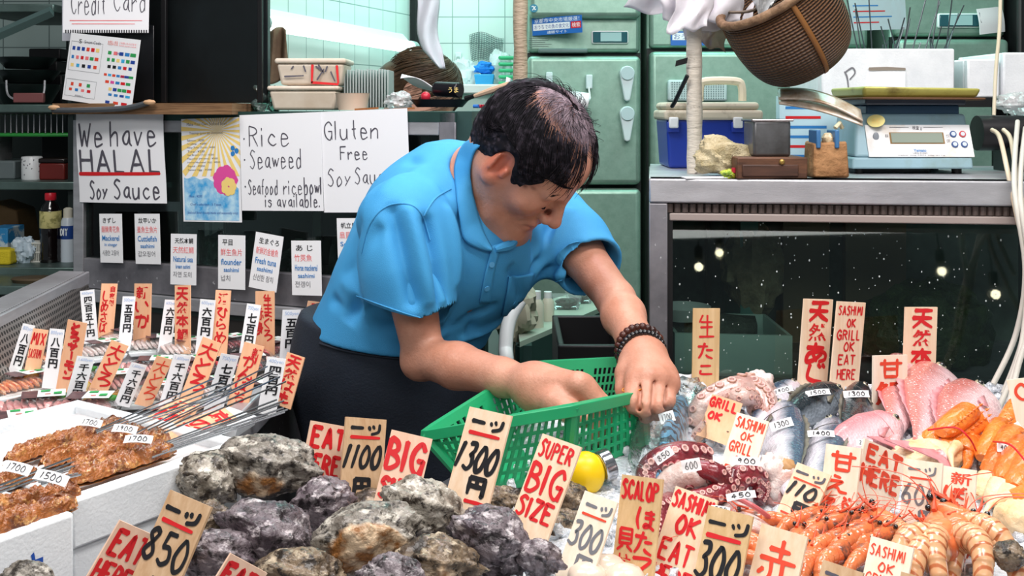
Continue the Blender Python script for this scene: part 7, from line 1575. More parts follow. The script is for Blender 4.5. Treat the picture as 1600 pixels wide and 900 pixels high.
for a in (('1700', 'small white 1700 price tag on the uppermost grilled eel', 141, 661, 36, 12, .12, 1.275), ('1900', 'small white price tag on the second grilled eel', 195, 671, 38, 12, .12, 1.245), ('1700', 'small white price tag on the eel nearest the tray rim', 216, 687, 44, 12, .02, 1.20), ('1700', 'tilted white price tag at the left edge among the eels', 26, 732, 44, 16, .22, 1.13), ('1500', 'white price tag reading 1500 between the two foam trays of eel', 80, 747, 52, 16, .25, 1.10)): ptag(*a[:7], (ZC-1.088)*F/(a[3]-HZ), lean=1.0)
# ---------------------------------------------------------------- fish on the ice
def fish_mat(name, back, belly, spots=None, rough=.25, band=None, scale=30, lo=.8):
    m = mk(name, belly, rough, coat=.5, spec=.7); N, L, b = nodes(m)
    ca = N.new('ShaderNodeVertexColor'); ca.layer_name = 'pat'; se = N.new('ShaderNodeSeparateColor'); L.new(ca.outputs[0], se.inputs[0])
    co = N.new('ShaderNodeTexCoord'); nz = N.new('ShaderNodeTexNoise'); nz.inputs['Scale'].default_value = scale; nz.inputs['Detail'].default_value = 4; L.new(co.outputs['Object'], nz.inputs[0])
    ad = N.new('ShaderNodeMath'); ad.operation = 'MULTIPLY_ADD'; ad.inputs[1].default_value = .5; L.new(nz.outputs[0], ad.inputs[0]); L.new(se.outputs[0], ad.inputs[2])
    mr = N.new('ShaderNodeMapRange'); mr.inputs[1].default_value = lo; mr.inputs[2].default_value = lo+.3; L.new(ad.outputs[0], mr.inputs[0])
    mx = N.new('ShaderNodeMix'); mx.data_type = 'RGBA'; L.new(mr.outputs[0], mx.inputs[0]); mx.inputs[6].default_value = srgb(belly); mx.inputs[7].default_value = srgb(back); last = mx.outputs[2]
    if band:      # wavy dark bars on the back
        wv_ = N.new('ShaderNodeTexWave'); wv_.bands_direction = 'X'; wv_.inputs['Scale'].default_value = 2.4; wv_.inputs['Distortion'].default_value = 9; wv_.inputs['Detail'].default_value = 2; wv_.inputs['Detail Scale'].default_value = 2.2; L.new(co.outputs['UV'], wv_.inputs[0])
        m2 = N.new('ShaderNodeMapRange'); m2.inputs[1].default_value = .45; m2.inputs[2].default_value = .6; L.new(wv_.outputs[1], m2.inputs[0]); mm = N.new('ShaderNodeMath'); mm.operation = 'MULTIPLY'; L.new(m2.outputs[0], mm.inputs[0]); L.new(mr.outputs[0], mm.inputs[1])
        m3 = N.new('ShaderNodeMix'); m3.data_type = 'RGBA'; L.new(mm.outputs[0], m3.inputs[0]); L.new(last, m3.inputs[6]); m3.inputs[7].default_value = srgb(band); last = m3.outputs[2]
    if spots:     # rows of pale scales
        vo = N.new('ShaderNodeTexVoronoi'); vo.inputs['Scale'].default_value = 190; L.new(co.outputs['Object'], vo.inputs[0]); m2 = N.new('ShaderNodeMapRange'); m2.inputs[1].default_value = .16; m2.inputs[2].default_value = .22; m2.inputs[3].default_value = 1; m2.inputs[4].default_value = 0; L.new(vo.outputs[0], m2.inputs[0])
        m3 = N.new('ShaderNodeMix'); m3.data_type = 'RGBA'; L.new(m2.outputs[0], m3.inputs[0]); L.new(last, m3.inputs[6]); m3.inputs[7].default_value = srgb(spots); last = m3.outputs[2]
    L.new(last, b.inputs['Base Color'])
    bp = N.new('ShaderNodeBump'); bp.inputs['Distance'].default_value = .0008; n2 = N.new('ShaderNodeTexVoronoi'); n2.inputs['Scale'].default_value = 260; L.new(co.outputs['Object'], n2.inputs[0]); L.new(n2.outputs[0], bp.inputs['Height']); L.new(bp.outputs[0], b.inputs['Normal'])
    return m
FM = dict(aji=fish_mat('aji_skin', '44566a', 'd9d4dc', scale=26), dark=fish_mat('dark_fish_skin', '20272d', '8d96a0', scale=22, lo=.5), saba=fish_mat('mackerel_skin', '4f86a6', 'd5dde0', band='132a3c', lo=.6), pink=fish_mat('tilefish_skin', 'd98a90', 'ecc6cb', scale=14), tai=fish_mat('bream_skin', 'cf7c74', 'e9c3c6', spots='f6e6e8', scale=10))
eye_m = mk('fish_eye', '101012', .08, coat=1); eye_ring = mk('fish_eye_ring', 'c9c2a4', .2, .4); fin_m = mk('fish_fin', '7d776a', .35, var=('4f4a40', 40, 3)); fin_p = mk('pink_fin', 'dfa0a4', .35, var=('c9787e', 40, 3)); gillm = mk('gill_line', '4b4642', .4)
PROF = dict(aji=[(0, .05), (.04, .36), (.12, .68), (.25, .95), (.4, 1), (.6, .82), (.8, .45), (.93, .17), (1, .16)], saba=[(0, .06), (.05, .4), (.15, .78), (.35, 1), (.55, .92), (.75, .55), (.92, .16), (1, .13)], tai=[(0, .10), (.04, .45), (.12, .80), (.28, 1), (.45, .98), (.65, .7), (.82, .34), (.93, .2), (1, .2)])
GF = 'whole fish on the ice'
def fish(name, label, cat, head, tail, wid, kind, mat, lift=.018, roll=.9, bend=0, group=GF, fin=None, parts=('eye', 'gill', 'pectoral', 'tail', 'dorsal'), thick=.52, ztail=0):
    a = Q(*head, lift); b = Q(*tail, lift*.8); Ln = (b-a).length; ax = (b-a).normalized(); up = Vector((0, 0, 1)); sdv = ax.cross(up).normalized()
    bk = (sdv*math.cos(roll)+up*math.sin(roll)); bk = (bk-ax*bk.dot(ax)).normalized(); fl_ = ax.cross(bk)       # back direction, flank direction
    if fl_.z < 0: fl_ = -fl_
    hw = wid*a.y/F/2; pr_ = PROF[kind]; n, k = 44, 28
    def prof(u): return np.interp(u, [q[0] for q in pr_], [q[1] for q in pr_])
    spine = lambda u: a+ax*Ln*u+sdv*bend*math.sin(PI*u)
    mb = MB(); pat = []; uvs = []
    for i in range(n+1):
        u = i/n; h = hw*prof(u)
        if u < .03: h *= .6
        for j in range(k):
            an = 2*PI*j/k; cb, cf = math.cos(an), math.sin(an); p = spine(u)+bk*h*cb+fl_*h*thick*cf*(1.06 if u < .22 else 1); mb.v.append(tuple(p)); pat.append((.5+.5*cb, u, 0, 1)); uvs.append((u*2.2, (cb*.5+.5)*.6))
    mb.f = [(i*k+j, i*k+(j+1) % k, (i+1)*k+(j+1) % k, (i+1)*k+j) for i in range(n) for j in range(k)]+[tuple(range(k))[::-1], tuple(range(n*k, (n+1)*k))]; mb.m = [0]*len(mb.f)
    t = thing(name, label, cat, ((a+b)/2)-Vector((0, 0, hw*.5)), group)
    o = mb.build('body', mat, t, angle=0); ca = o.data.color_attributes.new('pat', 'FLOAT_COLOR', 'POINT')
    if len(o.data.vertices) == len(pat): ca.data.foreach_set('color', np.array(pat, np.float32).ravel())
    uv = o.data.uv_layers.new(name='UVMap')
    for li, lp in enumerate(o.data.loops): uv.data[li].uv = uvs[lp.vertex_index]
    fm = fin or fin_m; at_ = lambda u, c_, f_=1.0: spine(u)+bk*hw*prof(u)*c_+fl_*hw*prof(u)*thick*math.sqrt(max(0, 1-c_*c_))*f_
    if 'eye' in parts:
        R = fl_.to_track_quat('Z', 'Y').to_matrix(); c = at_(.085, .25, 1.02); mb = MB(); mb.lathe([(0, 0), (hw*.17, 0), (hw*.15, hw*.05), (0, hw*.06)], c, 18, T=R); e_ = mb.build('eye', eye_ring, t); mb = MB(); mb.ball(c+fl_*hw*.03, hw*.11, n=12); mb.build('pupil', eye_m, e_)
    if 'gill' in parts:
        mb = MB(); mb.tube([at_(.215+.03*math.cos(q*1.3), q, 1.015) for q in np.linspace(-.85, .8, 12)], hw*.02, 6); mb.build('gill_edge', fm if fin else gillm, t)
    if 'pectoral' in parts:
        mb = MB(); q0 = at_(.24, -.12, 1.04); mb.v = [tuple(q0)]; nf = 9
        for i in range(nf): an = -.35+.5*i/(nf-1); mb.v.append(tuple(q0+ax*hw*1.15*math.cos(an)*(1-.04*abs(i-3))+bk*hw*1.0*math.sin(an)*.8+fl_*hw*.10))
        mb.f = [(0, i+1, i+2) for i in range(nf-1)]; mb.m = [0]*(nf-1); mb.build('pectoral_fin', fm, t, solid=.0006)
    if 'tail' in parts:
        mb = MB(); e_ = spine(1); h = hw*.85; pts = [spine(.97)+bk*hw*.15, e_+ax*h*1.1+bk*h, e_+ax*h*.45, e_+ax*h*1.1-bk*h, spine(.97)-bk*hw*.15]; mb.add(pts, [(0, 1, 2), (0, 2, 4), (4, 2, 3)]); mb.build('tail_fin', fm, t, solid=.0012, smooth=False)
    if 'dorsal' in parts:
        mb = MB(); us = np.linspace(.3, .75, 16)
        for i, u in enumerate(us): p = at_(u, 1, 0); mb.v += [tuple(p-bk*hw*.03), tuple(p+bk*hw*(.18 if i % 2 else .26)*math.sin(PI*(.12+.88*i/15))+ax*hw*.06)]
        mb.f = [(2*i, 2*i+1, 2*i+3, 2*i+2) for i in range(15)]; mb.m = [0]*15; mb.build('dorsal_fin', fm, t, solid=.0006)
    return t, at_
fish('horse_mackerel', 'dark fish farthest left under the 天然 sign, with its tag at the head', 'fish', (1246, 596), (1165, 680), 50, 'aji', FM['aji'], .03, .5, group=GF)
fish('horse_mackerel', 'dark blue-black fish lying across behind the others under a price tag', 'fish', (1316, 606), (1205, 672), 56, 'aji', FM['dark'], .035, .9)
fish('horse_mackerel', 'dark fish beside the 甘鯛 sign under the 1300 tag', 'fish', (1352, 600), (1318, 720), 56, 'aji', FM['dark'], .03, .8)
fish('horse_mackerel', 'silver fish with gill and fin showing under the 1300 tag', 'fish', (1216, 628), (1236, 790), 74, 'aji', FM['aji'], .03, -.6+PI, group=GF)
fish('horse_mackerel', 'silver grey fish under the 1400 tag between the other fish', 'fish', (1298, 652), (1262, 800), 68, 'aji', FM['aji'], .03, -.5+PI, group=GF)
fish('mackerel', 'striped blue mackerel in a clear bag beside the man\'s hand', 'fish', (1072, 622), (1022, 772), 58, 'saba', FM['saba'], .028, 1.35, parts=('gill',))
fish('tilefish', 'pink tilefish under the 甘鯛 sign', 'fish', (1408, 656), (1262, 732), 74, 'saba', FM['pink'], .034, .8, parts=('gill', 'eye', 'pectoral'), fin=fin_p)
for i, (hd, tl, w_, lb) in enumerate((((1422, 560), (1396, 692), 78, 'pink sea bream right behind the 甘鯛 sign, tail towards the camera'), ((1474, 578), (1434, 700), 96, 'middle pink sea bream of the three, tail towards the camera'), ((1536, 606), (1470, 712), 92, 'pink sea bream nearest the right edge, behind the orange crab'))):
    fish('sea_bream', lb, 'fish', hd, tl, w_, 'tai', FM['tai'], .035, .55, fin=fin_p, parts=('tail', 'dorsal', 'pectoral', 'eye'), thick=.4)
mb = MB(); A = PB(1040, 690)
bagq = [(1078, 604), (1092, 640), (1085, 700), (1060, 745), (1005, 735), (1012, 690), (1030, 640), (1056, 606)]
def bagf(u, p): return p*(1+.10*fbm((u.x*4, u.y*4, u.z*4+2)))
a, b = Q(1074, 606, .026), Q(1020, 740, .026); axb = (b-a).normalized(); rb = Matrix((axb, Vector((-axb.y, axb.x, 0)).normalized(), Vector((0, 0, 1)))).transposed()
mb.ball((a+b)/2, ((b-a).length*.58, .048, .034), n=40, T=rb.to_4x4(), fn=bagf); tag(mb.build('clear_bag', thin('fish_bag', 'f6fbfa', 1.22, .1, .02, bump=(40, .004))), 'clear plastic bag around the striped mackerel', 'plastic bag')
mb = MB(); A = P(1062, 596, 1.73)
mb.grid(lambda u, v: A+Vector(((u-.5)*.05+.01*v, .02*(u-.5), .018*(1-v)-.006+.003*math.sin(u*6))), 6, 4); tag(mb.build('paper_slip', paper, solid=.0006), 'white paper slip behind the man\'s fist by the case frame', 'paper')
mb = MB()
mb.grid(lambda u, v: Q(1050+70*u+18*v, 690-60*v, .012+.012*fbm((u*4, v*4, 5))), 20, 16); tag(mb.build('white_film', thin('white_film', 'f6f4f8', 1.5, .15, .55, 'eeecf4', (50, .01)), solid=.0005), 'white translucent film on the ice in front of the pale octopus', 'plastic film')

# ---------------------------------------------------------------- octopus
def tent_mat(name, c1, c2): return mk(name, c1, .22, var=(c2, 22, 4, .4, .62), coat=.6, bump=(160, .002), sss=.08, sscol=(.006, .003, .003))
oct_red, oct_pale, oct_white = tent_mat('octopus_red', '8f2f38', '5f1a24'), tent_mat('octopus_pale', 'd9bdb4', 'b98f86'), tent_mat('octopus_flesh', 'eadcd6', 'd5a79a')
suck_r, suck_p, suck_c = tent_mat('sucker_red', 'a94a52', '7c2a34'), tent_mat('sucker_pale', 'c99e8c', 'a87864'), mk('sucker_centre', 'd9a8a0', .3)
def tentacle(t, path, r0, r1, m, ms, side=(0, -.6, .6), suckers=16, two=True, cr=.33):
    pts = [Vector(p) for p in crv([tuple(p) for p in path], 9)]; n = len(pts); rs = [r0+(r1-r0)*i/(n-1) for i in range(n)]; mb = MB(); mb.tube(pts, rs, 14); mb.build('arm', m, t, angle=0)
    mb = MB(); mc = MB(); side = Vector(side)
    for k in range(suckers):
        f_ = (k+.5)/suckers*(n-1); i = min(int(f_), n-2); p = pts[i].lerp(pts[i+1], f_-i); tg = (pts[i+1]-pts[i]).normalized(); s_ = (side-tg*side.dot(tg)).normalized(); w_ = tg.cross(s_); r_ = rs[i]
        for sg in ((-1, 1) if two else (0,)):
            dr_ = (s_+w_*sg*.55).normalized(); c = p+dr_*r_*.92; R = dr_.to_track_quat('Z', 'Y').to_matrix(); sr = r_*cr
            mb.lathe([(sr*.75, -sr*.3), (sr, sr*.15), (sr*.9, sr*.42), (sr*.55, sr*.42), (sr*.4, sr*.12), (0, sr*.05)], c, 10, T=R); mc.lathe([(sr*.88, sr*.40), (sr*.8, sr*.48), (sr*.58, sr*.48), (sr*.5, sr*.4)], c, 10, T=R)
    mb.build('suckers', ms, t, angle=0); t.children[-1]['kind'] = 'stuff'
    mc.build('sucker_rims', suck_c, t, angle=0); t.children[-1]['kind'] = 'stuff'
t = thing('octopus_tentacle', 'red boiled octopus tentacle curling round at left under the 850 tag', 'octopus', PB(1060, 735), 'boiled octopus pieces'); tentacle(t, [Q(1015, 760, .012), Q(1012, 738, .022), Q(1032, 720, .036), Q(1064, 712, .040), Q(1096, 716, .03)], .013, .019, oct_red, suck_r, (.2, -.9, .3), 13)
t = thing('octopus_tentacle', 'thick pale-sided octopus tentacle bent under the 600 tag', 'octopus', PB(1080, 745), 'boiled octopus pieces'); tentacle(t, [Q(1040, 772, .014), Q(1056, 752, .032), Q(1084, 740, .044), Q(1112, 744, .036), Q(1136, 770, .018)], .019, .015, oct_white, suck_r, (.5, -.5, -.6), 6)
tentacle(t, [Q(1092, 732, .052), Q(1116, 738, .050), Q(1132, 756, .036), Q(1140, 776, .02)], .011, .013, oct_red, suck_r, (.9, -.2, .2), 6)
t = thing('octopus_tentacle', 'dark red octopus tentacle with pale rings in front of the SASHIMI sign', 'octopus', PB(1110, 775), 'boiled octopus pieces'); tentacle(t, [Q(1056, 784, .014), Q(1082, 782, .022), Q(1112, 776, .026), Q(1136, 758, .034), Q(1142, 744, .04)], .011, .014, oct_red, suck_r, (0, -1, .5), 12)
t = thing('octopus_tentacle', 'bunched red octopus tentacle under the 900 tag', 'octopus', PB(1160, 760), 'boiled octopus pieces'); tentacle(t, [Q(1138, 790, .012), Q(1146, 762, .026), Q(1158, 744, .040), Q(1180, 744, .036), Q(1188, 762, .02)], .015, .013, oct_red, suck_r, (0, -1, .4), 11)
tentacle(t, [Q(1186, 784, .012), Q(1192, 768, .02), Q(1180, 756, .03)], .007, .010, oct_red, suck_r, (0, -1, .4), 8)
t = thing('octopus_tentacle', 'octopus tentacle squeezed between the SCALOP and SASHIMI signs', 'octopus', PB(1030, 815), 'boiled octopus pieces'); tentacle(t, [Q(1046, 788, .02), Q(1030, 800, .026), Q(1026, 824, .02), Q(1020, 850, .016)], .014, .012, oct_red, suck_r, (.2, -1, .3), 12)
t = thing('octopus_piece', 'white octopus piece with a brown-edged cut right of the 900 tag', 'octopus', PB(1210, 770)); mb = MB(); c = Q(1208, 752, .022)
mb.ball(c, (.028, .024, .030), n=40, fn=lambda u, p: p*(1+.32*fbm((u.x*2+3, u.y*2, u.z*2)))); mb.build('flesh', oct_white, t, angle=0); mb = MB(); mb.ball(c+Vector((.0, -.006, -.018)), (.024, .022, .016), n=30, fn=lambda u, p: p*(1+.3*fbm((u.x*3+8, u.y*3, u.z*3)))); mb.build('pink_edge', mk('oct_pinkish', 'b98a86', .3, coat=.4), t, angle=0)
mb = MB(); mb.ball(c+Vector((.014, -.004, .018)), (.011, .012, .010), n=20, fn=lambda u, p: p*(1+.3*fbm((u.x*3, u.y*3, u.z*3+4)))); mb.build('brown_cut', mk('oct_brown', 'b98d5e', .5), t, angle=0)
t = thing('octopus_piece', 'white octopus slice with a pink rim under the 450 tag', 'octopus', PB(1180, 810)); mb = MB()
mb.grid(lambda u, v: Q(1128+84*u, 788+(46*u)*(1 if v > .5 else .9)+(v-.5)*34*(1-.5*u), .012+.026*math.sin(PI*u)*(.5+v*.5)), 16, 10); mb.build('slice', oct_white, t, solid=.006)
mb = MB(); mb.tube([Q(1132+80*u, 772+44*u-6*math.sin(PI*u), .018+.03*math.sin(PI*u)) for u in np.linspace(0, 1, 12)], .0028, 8); mb.build('pink_rim', mk('oct_rim', 'c9676a', .35), t)
t = thing('raw_octopus', 'pale raw octopus with pinkish suckers in front of the 生たこ sign', 'octopus', PB(1140, 640))
tentacle(t, [Q(1086, 668, .012), Q(1096, 640, .034), Q(1120, 622, .046), Q(1150, 612, .052), Q(1176, 610, .044)], .016, .024, oct_pale, suck_p, (-.5, -.5, .9), 8, False, .34)
tentacle(t, [Q(1178, 612, .046), Q(1192, 624, .040), Q(1196, 646, .026), Q(1184, 662, .014)], .024, .014, oct_pale, suck_p, (-.2, -.9, .4), 10)
tentacle(t, [Q(1140, 626, .040), Q(1156, 620, .056), Q(1174, 622, .05), Q(1180, 640, .03)], .014, .012, oct_pale, suck_p, (0, -.9, .6), 10)
tentacle(t, [Q(1092, 682, .012), Q(1104, 668, .026), Q(1112, 652, .03)], .012, .010, oct_pale, suck_p, (0, -.9, .4), 7)
mb = MB(); mb.ball(Q(1184, 604, .048), (.026, .02, .022), n=30, fn=lambda u, p: p*(1+.25*fbm((u.x*2+6, u.y*2, u.z*2)))); mb.build('white_flesh', oct_white, t, angle=0)

# ---------------------------------------------------------------- crabs
crab_o = mk('crab_orange', 'ef8a34', .32, var=('d9651c', 16, 3, .4, .65), ramp=[(70, .62, .7, 'f9c58a', None)], bump=(120, .003), coat=.4); crab_c = mk('crab_cream', 'f0dcb8', .4, var=('e0b47c', 18, 3), bump=(90, .003)); crab_tip = mk('crab_tip', '6a3f1e', .4)
def seg(mb, a, b, r0, r1, flat=.72, n=12):
    a, b = Vector(a), Vector(b); ax = (b-a).normalized(); R = ax.to_track_quat('Z', 'Y').to_matrix(); L_ = (b-a).length
    mb.lathe([(r0*.55, 0), (r0*.95, L_*.05), (r0, L_*.25), ((r0+r1)*.52, L_*.6), (r1, L_*.9), (r1*.6, L_)], a, n, T=R @ Matrix.Diagonal((1, flat, 1)))
def spines(mb, a, b, r, n, dr_):
    a, b = Vector(a), Vector(b); dr_ = Vector(dr_).normalized()
    for i in range(n): c = a.lerp(b, (i+.5)/n)+dr_*r*.92; mb.lathe([(.0022, 0), (.0012, .003), (0, .006)], c, 6, T=dr_.to_track_quat('Z', 'Y').to_matrix())
def crab(label, legs, claws, shell, bands):
    c0_ = PB(*shell[0]); t = thing('crab', label, 'crab', c0_, 'orange crabs on the ice')
    mb = MB(); mb.ball(Q(*shell[0], shell[1]), shell[2], n=36, fn=lambda u, p: p*(1+.18*fbm((u.x*2.2+shell[0][0], u.y*2.2, u.z*2.2))+.05*noise.noise(Vector((u.x*9, u.y*9, u.z*9))))); mb.build('shell', shell[3], t, angle=0)
    for a, b, c, r_ in legs:
        mb = MB(); seg(mb, Q(*a), Q(*b), r_, r_*.85); spines(mb, Q(*a), Q(*b), r_, 9, (.6, -.4, .5)); o = mb.build('leg', crab_o, t, angle=50)
        if c: mb = MB(); seg(mb, Q(*b), Q(*c), r_*.8, r_*.6); mb.build('leg_joint', crab_c, o, angle=50)
    for a, b, c, r_ in claws:
        mb = MB(); seg(mb, Q(*a), Q(*b), r_, r_*1.15); o = mb.build('claw', crab_o, t, angle=50); pb_, pc2 = Q(*b), Q(*c); sd_ = (pc2-pb_).cross(Vector((0, -1, .5))).normalized()
        for sg in (-1, 1):
            mb = MB(); pp = [pb_+sd_*sg*r_*.55, pb_.lerp(pc2, .5)+sd_*sg*r_*.75, pc2+sd_*sg*r_*.12]; mb.tube(crv(pp, 6), [r_*.55*(1-.9*i/12) for i in range(13)], 10); mb.build('pincer', crab_o if sg < 0 else crab_c, o, angle=60)
    for pts in bands: mb = MB(); mb.tube(crv([tuple(Q(*p)) for p in pts], 8), .0012, 6); mb.build('rubber_band', mk('red_band', 'd8262c', .4), t)
crab('orange crab with red band in front of the pink sea bream', [((1526, 648, .05), (1446, 692, .026), (1412, 706, .014), .020), ((1530, 656, .045), (1470, 704, .024), (1436, 722, .012), .018), ((1516, 640, .06), (1470, 676, .045), None, .018), ((1532, 664, .03), (1512, 700, .02), (1490, 716, .01), .016)], [((1520, 676, .03), (1504, 704, .028), (1492, 736, .018), .015)], ((1452, 712), .018, (.045, .03, .02), crab_c), [[(1450, 672, .052), (1492, 668, .064), (1514, 684, .054), (1526, 706, .03)]])
crab('orange crab with thick legs at the right edge under the 4000 tag', [((1586, 672, .05), (1546, 742, .03), (1532, 778, .012), .017), ((1602, 690, .052), (1566, 752, .032), (1548, 788, .012), .018), ((1618, 704, .052), (1584, 762, .032), (1564, 796, .012), .018), ((1566, 660, .045), (1534, 716, .026), None, .015), ((1634, 720, .045), (1606, 772, .03), (1590, 800, .012), .017)], [((1606, 770, .03), (1582, 786, .026), (1536, 812, .014), .014), ((1640, 770, .03), (1612, 796, .024), (1590, 822, .014), .012)], ((1600, 812), .02, (.03, .028, .02), crab_c), [[(1552, 690, .052), (1580, 696, .068), (1606, 726, .060)]])
mb = MB(); 
t = thing('crab', 'small orange crab leg end behind the right edge sign', 'crab', PB(1582, 640), 'orange crabs on the ice'); seg(mb, Q(1572, 664, .03), Q(1590, 626, .045), .014, .011); spines(mb, Q(1572, 664, .03), Q(1590, 626, .045), .014, 8, (-.6, -.6, .3)); mb.build('leg', crab_o, t, angle=50)

# ---------------------------------------------------------------- shrimps
sh_o = mk('shrimp_orange', 'e58a56', .25, var=('cf6236', 40, 3), coat=.5, sss=.1, sscol=(.008, .003, .002)); sh_h = mk('shrimp_head', 'd9703e', .3, var=('6a4236', 60, 3, .42, .6), coat=.4); sh_s = mk('botan_pale', 'e0a878', .25, coat=.5, sss=.1, sscol=(.008, .003, .002)); feel = mk('antenna', 'd8512e', .4)
N, L, b = nodes(sh_s); co = N.new('ShaderNodeTexCoord'); wv_ = N.new('ShaderNodeTexWave'); wv_.bands_direction = 'X'; wv_.inputs['Scale'].default_value = 26; wv_.inputs['Distortion'].default_value = 2.5; L.new(co.outputs['Object'], wv_.inputs[0]); mr = N.new('ShaderNodeMapRange'); mr.inputs[1].default_value = .72; mr.inputs[2].default_value = .92; L.new(wv_.outputs[1], mr.inputs[0]); mx = N.new('ShaderNodeMix'); mx.data_type = 'RGBA'; mx.inputs[6].default_value = srgb('dba87c'); mx.inputs[7].default_value = srgb('b86a42'); L.new(mr.outputs[0], mx.inputs[0]); L.new(mx.outputs[2], b.inputs['Base Color'])
def shrimp(name, label, cat, mbody, mhead, r=.0105, group=None):
    """lies along +x (head at +x), back up"""
    t = thing(name, label, cat, (0, 0, 0), group); L_ = r*(6.0 if r < .014 else 4.6)
    sp_ = lambda u: Vector((r*2.4-L_*u, 0, r*.9+r*1.2*math.sin(PI*min(1, u*.9))-r*1.3*u*u))
    mb = MB(); pts, rs = [], []
    for i in range(7):
        for q in (0, .35, .8, .99): u = (i+q)/7; pts.append(sp_(u)); rs.append(r*(1-.55*u)*(.96+.07*q))
    mb.tube(pts, rs, 14); mb.build('tail_segments', mbody, t, angle=60)
    mb = MB(); a = sp_(0); mb.tube(crv([tuple(a+Vector((-r*.2, 0, 0))), tuple(a+Vector((r*1.0, 0, .0))), tuple(a+Vector((r*2.2, 0, r*.05))), tuple(a+Vector((r*3.0, 0, r*.35)))], 5), [r*.98, r*1.10, r*1.14, r*1.12, r*1.08, r*1.02, r*.96, r*.9, r*.84, r*.76, r*.66, r*.56, r*.46, r*.36, r*.26, r*.16], 14); hd_ = mb.build('head', mhead, t, angle=0)
    mb = MB(); mb.tube([a+Vector((r*1.6, 0, r*.95)), a+Vector((r*3.0, 0, r*.85)), a+Vector((r*(4.6 if r < .014 else 3.7), 0, r*1.4))], [r*.16, r*.13, r*.02], 6); mb.build('rostrum', feel, t)
    for s_ in (-1, 1):
        mb = MB(); mb.ball(a+Vector((r*2.75, s_*r*.48, r*.55)), r*.24, n=10); mb.build('eye', eye_m, t)
        mb = MB(); mb.tube(crv([tuple(a+Vector((r*2.9, s_*r*.2, r*.2))), tuple(a+Vector((r*4.4, s_*r*1.0, r*1.0))), tuple(a+Vector((r*5.8, s_*r*2.2, r*.7))), tuple(a+Vector((r*6.8, s_*r*3.6, r*.2)))], 5), r*.035, 4); mb.build('antenna', feel, t)
    mb = MB()
    for i in range(5):
        for s_ in (-1, 1): p = a+Vector((r*(2.2-.55*i), s_*r*.5, -r*.6)); mb.tube([p, p+Vector((r*.5, s_*r*.5, -r*.5)), p+Vector((r*1.2, s_*r*.6, -r*.25))], r*.07, 5)
    mb.build('legs', feel, t)
    mb = MB(); e_ = sp_(1)
    for an in (-.5, -.2, .2, .5): mb.add([e_+Vector((r*.2, 0, 0)), e_+Vector((-r*1.2*math.cos(an-.12), r*1.5*math.sin(an-.12), 0)), e_+Vector((-r*1.45*math.cos(an), r*1.7*math.sin(an), .0005)), e_+Vector((-r*1.2*math.cos(an+.12), r*1.5*math.sin(an+.12), 0))], [(0, 1, 2, 3)])
    mb.build('tail_fan', mhead, t, solid=.0006); return t
rq = random.Random(21)
GA, GB = 'sweet shrimps in the orange heap', 'striped botan shrimps at the front right'
def place(pt, i, px, py, h, ang, tilt, sc_, label):
    o = pt if i == 0 else dup(pt); o.location = Q(px, py+12, h); o.rotation_euler = (rq.uniform(-.5, .5), tilt, ang); o.scale = (sc_,)*3; o['label'] = label; return o
sp1 = shrimp('sweet_shrimp', 'x', 'shrimp', sh_o, sh_h, .0115, GA)
LA = 'orange sweet shrimp in the heap below the 甘えび sign, long feelers pointing right'
for i, (px, py, h, an) in enumerate(((1214, 822, .012, 2.9), (1240, 826, .014, .55), (1252, 838, .02, .75), (1272, 838, .022, .45), (1290, 832, .02, .35), (1318, 830, .018, .4), (1336, 840, .016, .45), (1262, 862, .024, .9), (1290, 862, .028, .7), (1316, 858, .026, .6), (1340, 862, .022, .5), (1270, 886, .022, 1.0), (1300, 888, .026, .9), (1236, 876, .02, 1.1), (1330, 884, .022, .8), (1354, 836, .012, .3), (1256, 900, .02, 1.1), (1282, 818, .014, .5))):
    place(sp1, i, px, py, h, an, -.25, rq.uniform(.72, .9), LA)
for i, (px, py, h, an) in enumerate(((1176, 868, .012, 2.4), (1184, 884, .014, 2.0), (1172, 896, .01, 2.6))): o = dup(sp1); o.location = Q(px, py, h); o.rotation_euler = (0, -.2, an); o.scale = (.8,)*3; o['label'] = 'orange sweet shrimp squeezed behind the left edge of the 赤 sign'; o['group'] = 'sweet shrimps left of the red sign'
sp2 = shrimp('botan_shrimp', 'x', 'shrimp', sh_s, sh_o, .0195, GB)
for i, (px, py, h, an, lb) in enumerate(((1434, 864, .014, 1.9, 'uppermost striped botan shrimp, in front of the 600 yen sign'), (1430, 880, .024, .5, 'striped botan shrimp just right of the SASHIMI OK GRILL sign'), (1474, 884, .024, 1.2, 'dark-headed striped botan shrimp in the middle front'), (1512, 884, .028, 1.5, 'striped botan shrimp left of the large pale one at front right'), (1546, 866, .03, 2.0, 'large pale striped botan shrimp at the right end'), (1560, 890, .02, 1.8, 'lowest striped botan shrimp at the right end near the dark oyster'), (1502, 876, .016, .9, 'striped botan shrimp at the foot of the ぼたんえび sign'), (1450, 898, .02, .8, 'striped botan shrimp cut by the bottom edge'))): place(sp2, i, px, py, h, an, -.2, rq.uniform(.72, .84), lb)
for i, (px, py, lb) in enumerate(((918, 900, 'left white scallop at the bottom edge before the 300 yen sign'), (948, 888, 'middle white scallop at the bottom edge before the SCALOP sign'), (976, 902, 'right white scallop at the bottom edge under the SCALOP sign'))):
    t = thing('scallop', lb, 'scallop', PB(px, py), 'white scallops at the bottom edge'); mb = MB(); mb.ball(Q(px, py, .012), (.020, .018, .013), n=24, fn=lambda u, p: p*(1+.08*fbm((u.x*3+px, u.y*3, u.z*3)))); mb.build('meat', mk('scallop_meat', 'dccbb8', .3, coat=.5, sss=.2, sscol=(.01, .007, .005)), t, angle=0)
    mb = MB(); mb.ball(Q(px+12, py+3, .008), (.012, .006, .006), n=14); mb.build('orange_roe', mk('roe', 'e09a58', .35, coat=.4), t)
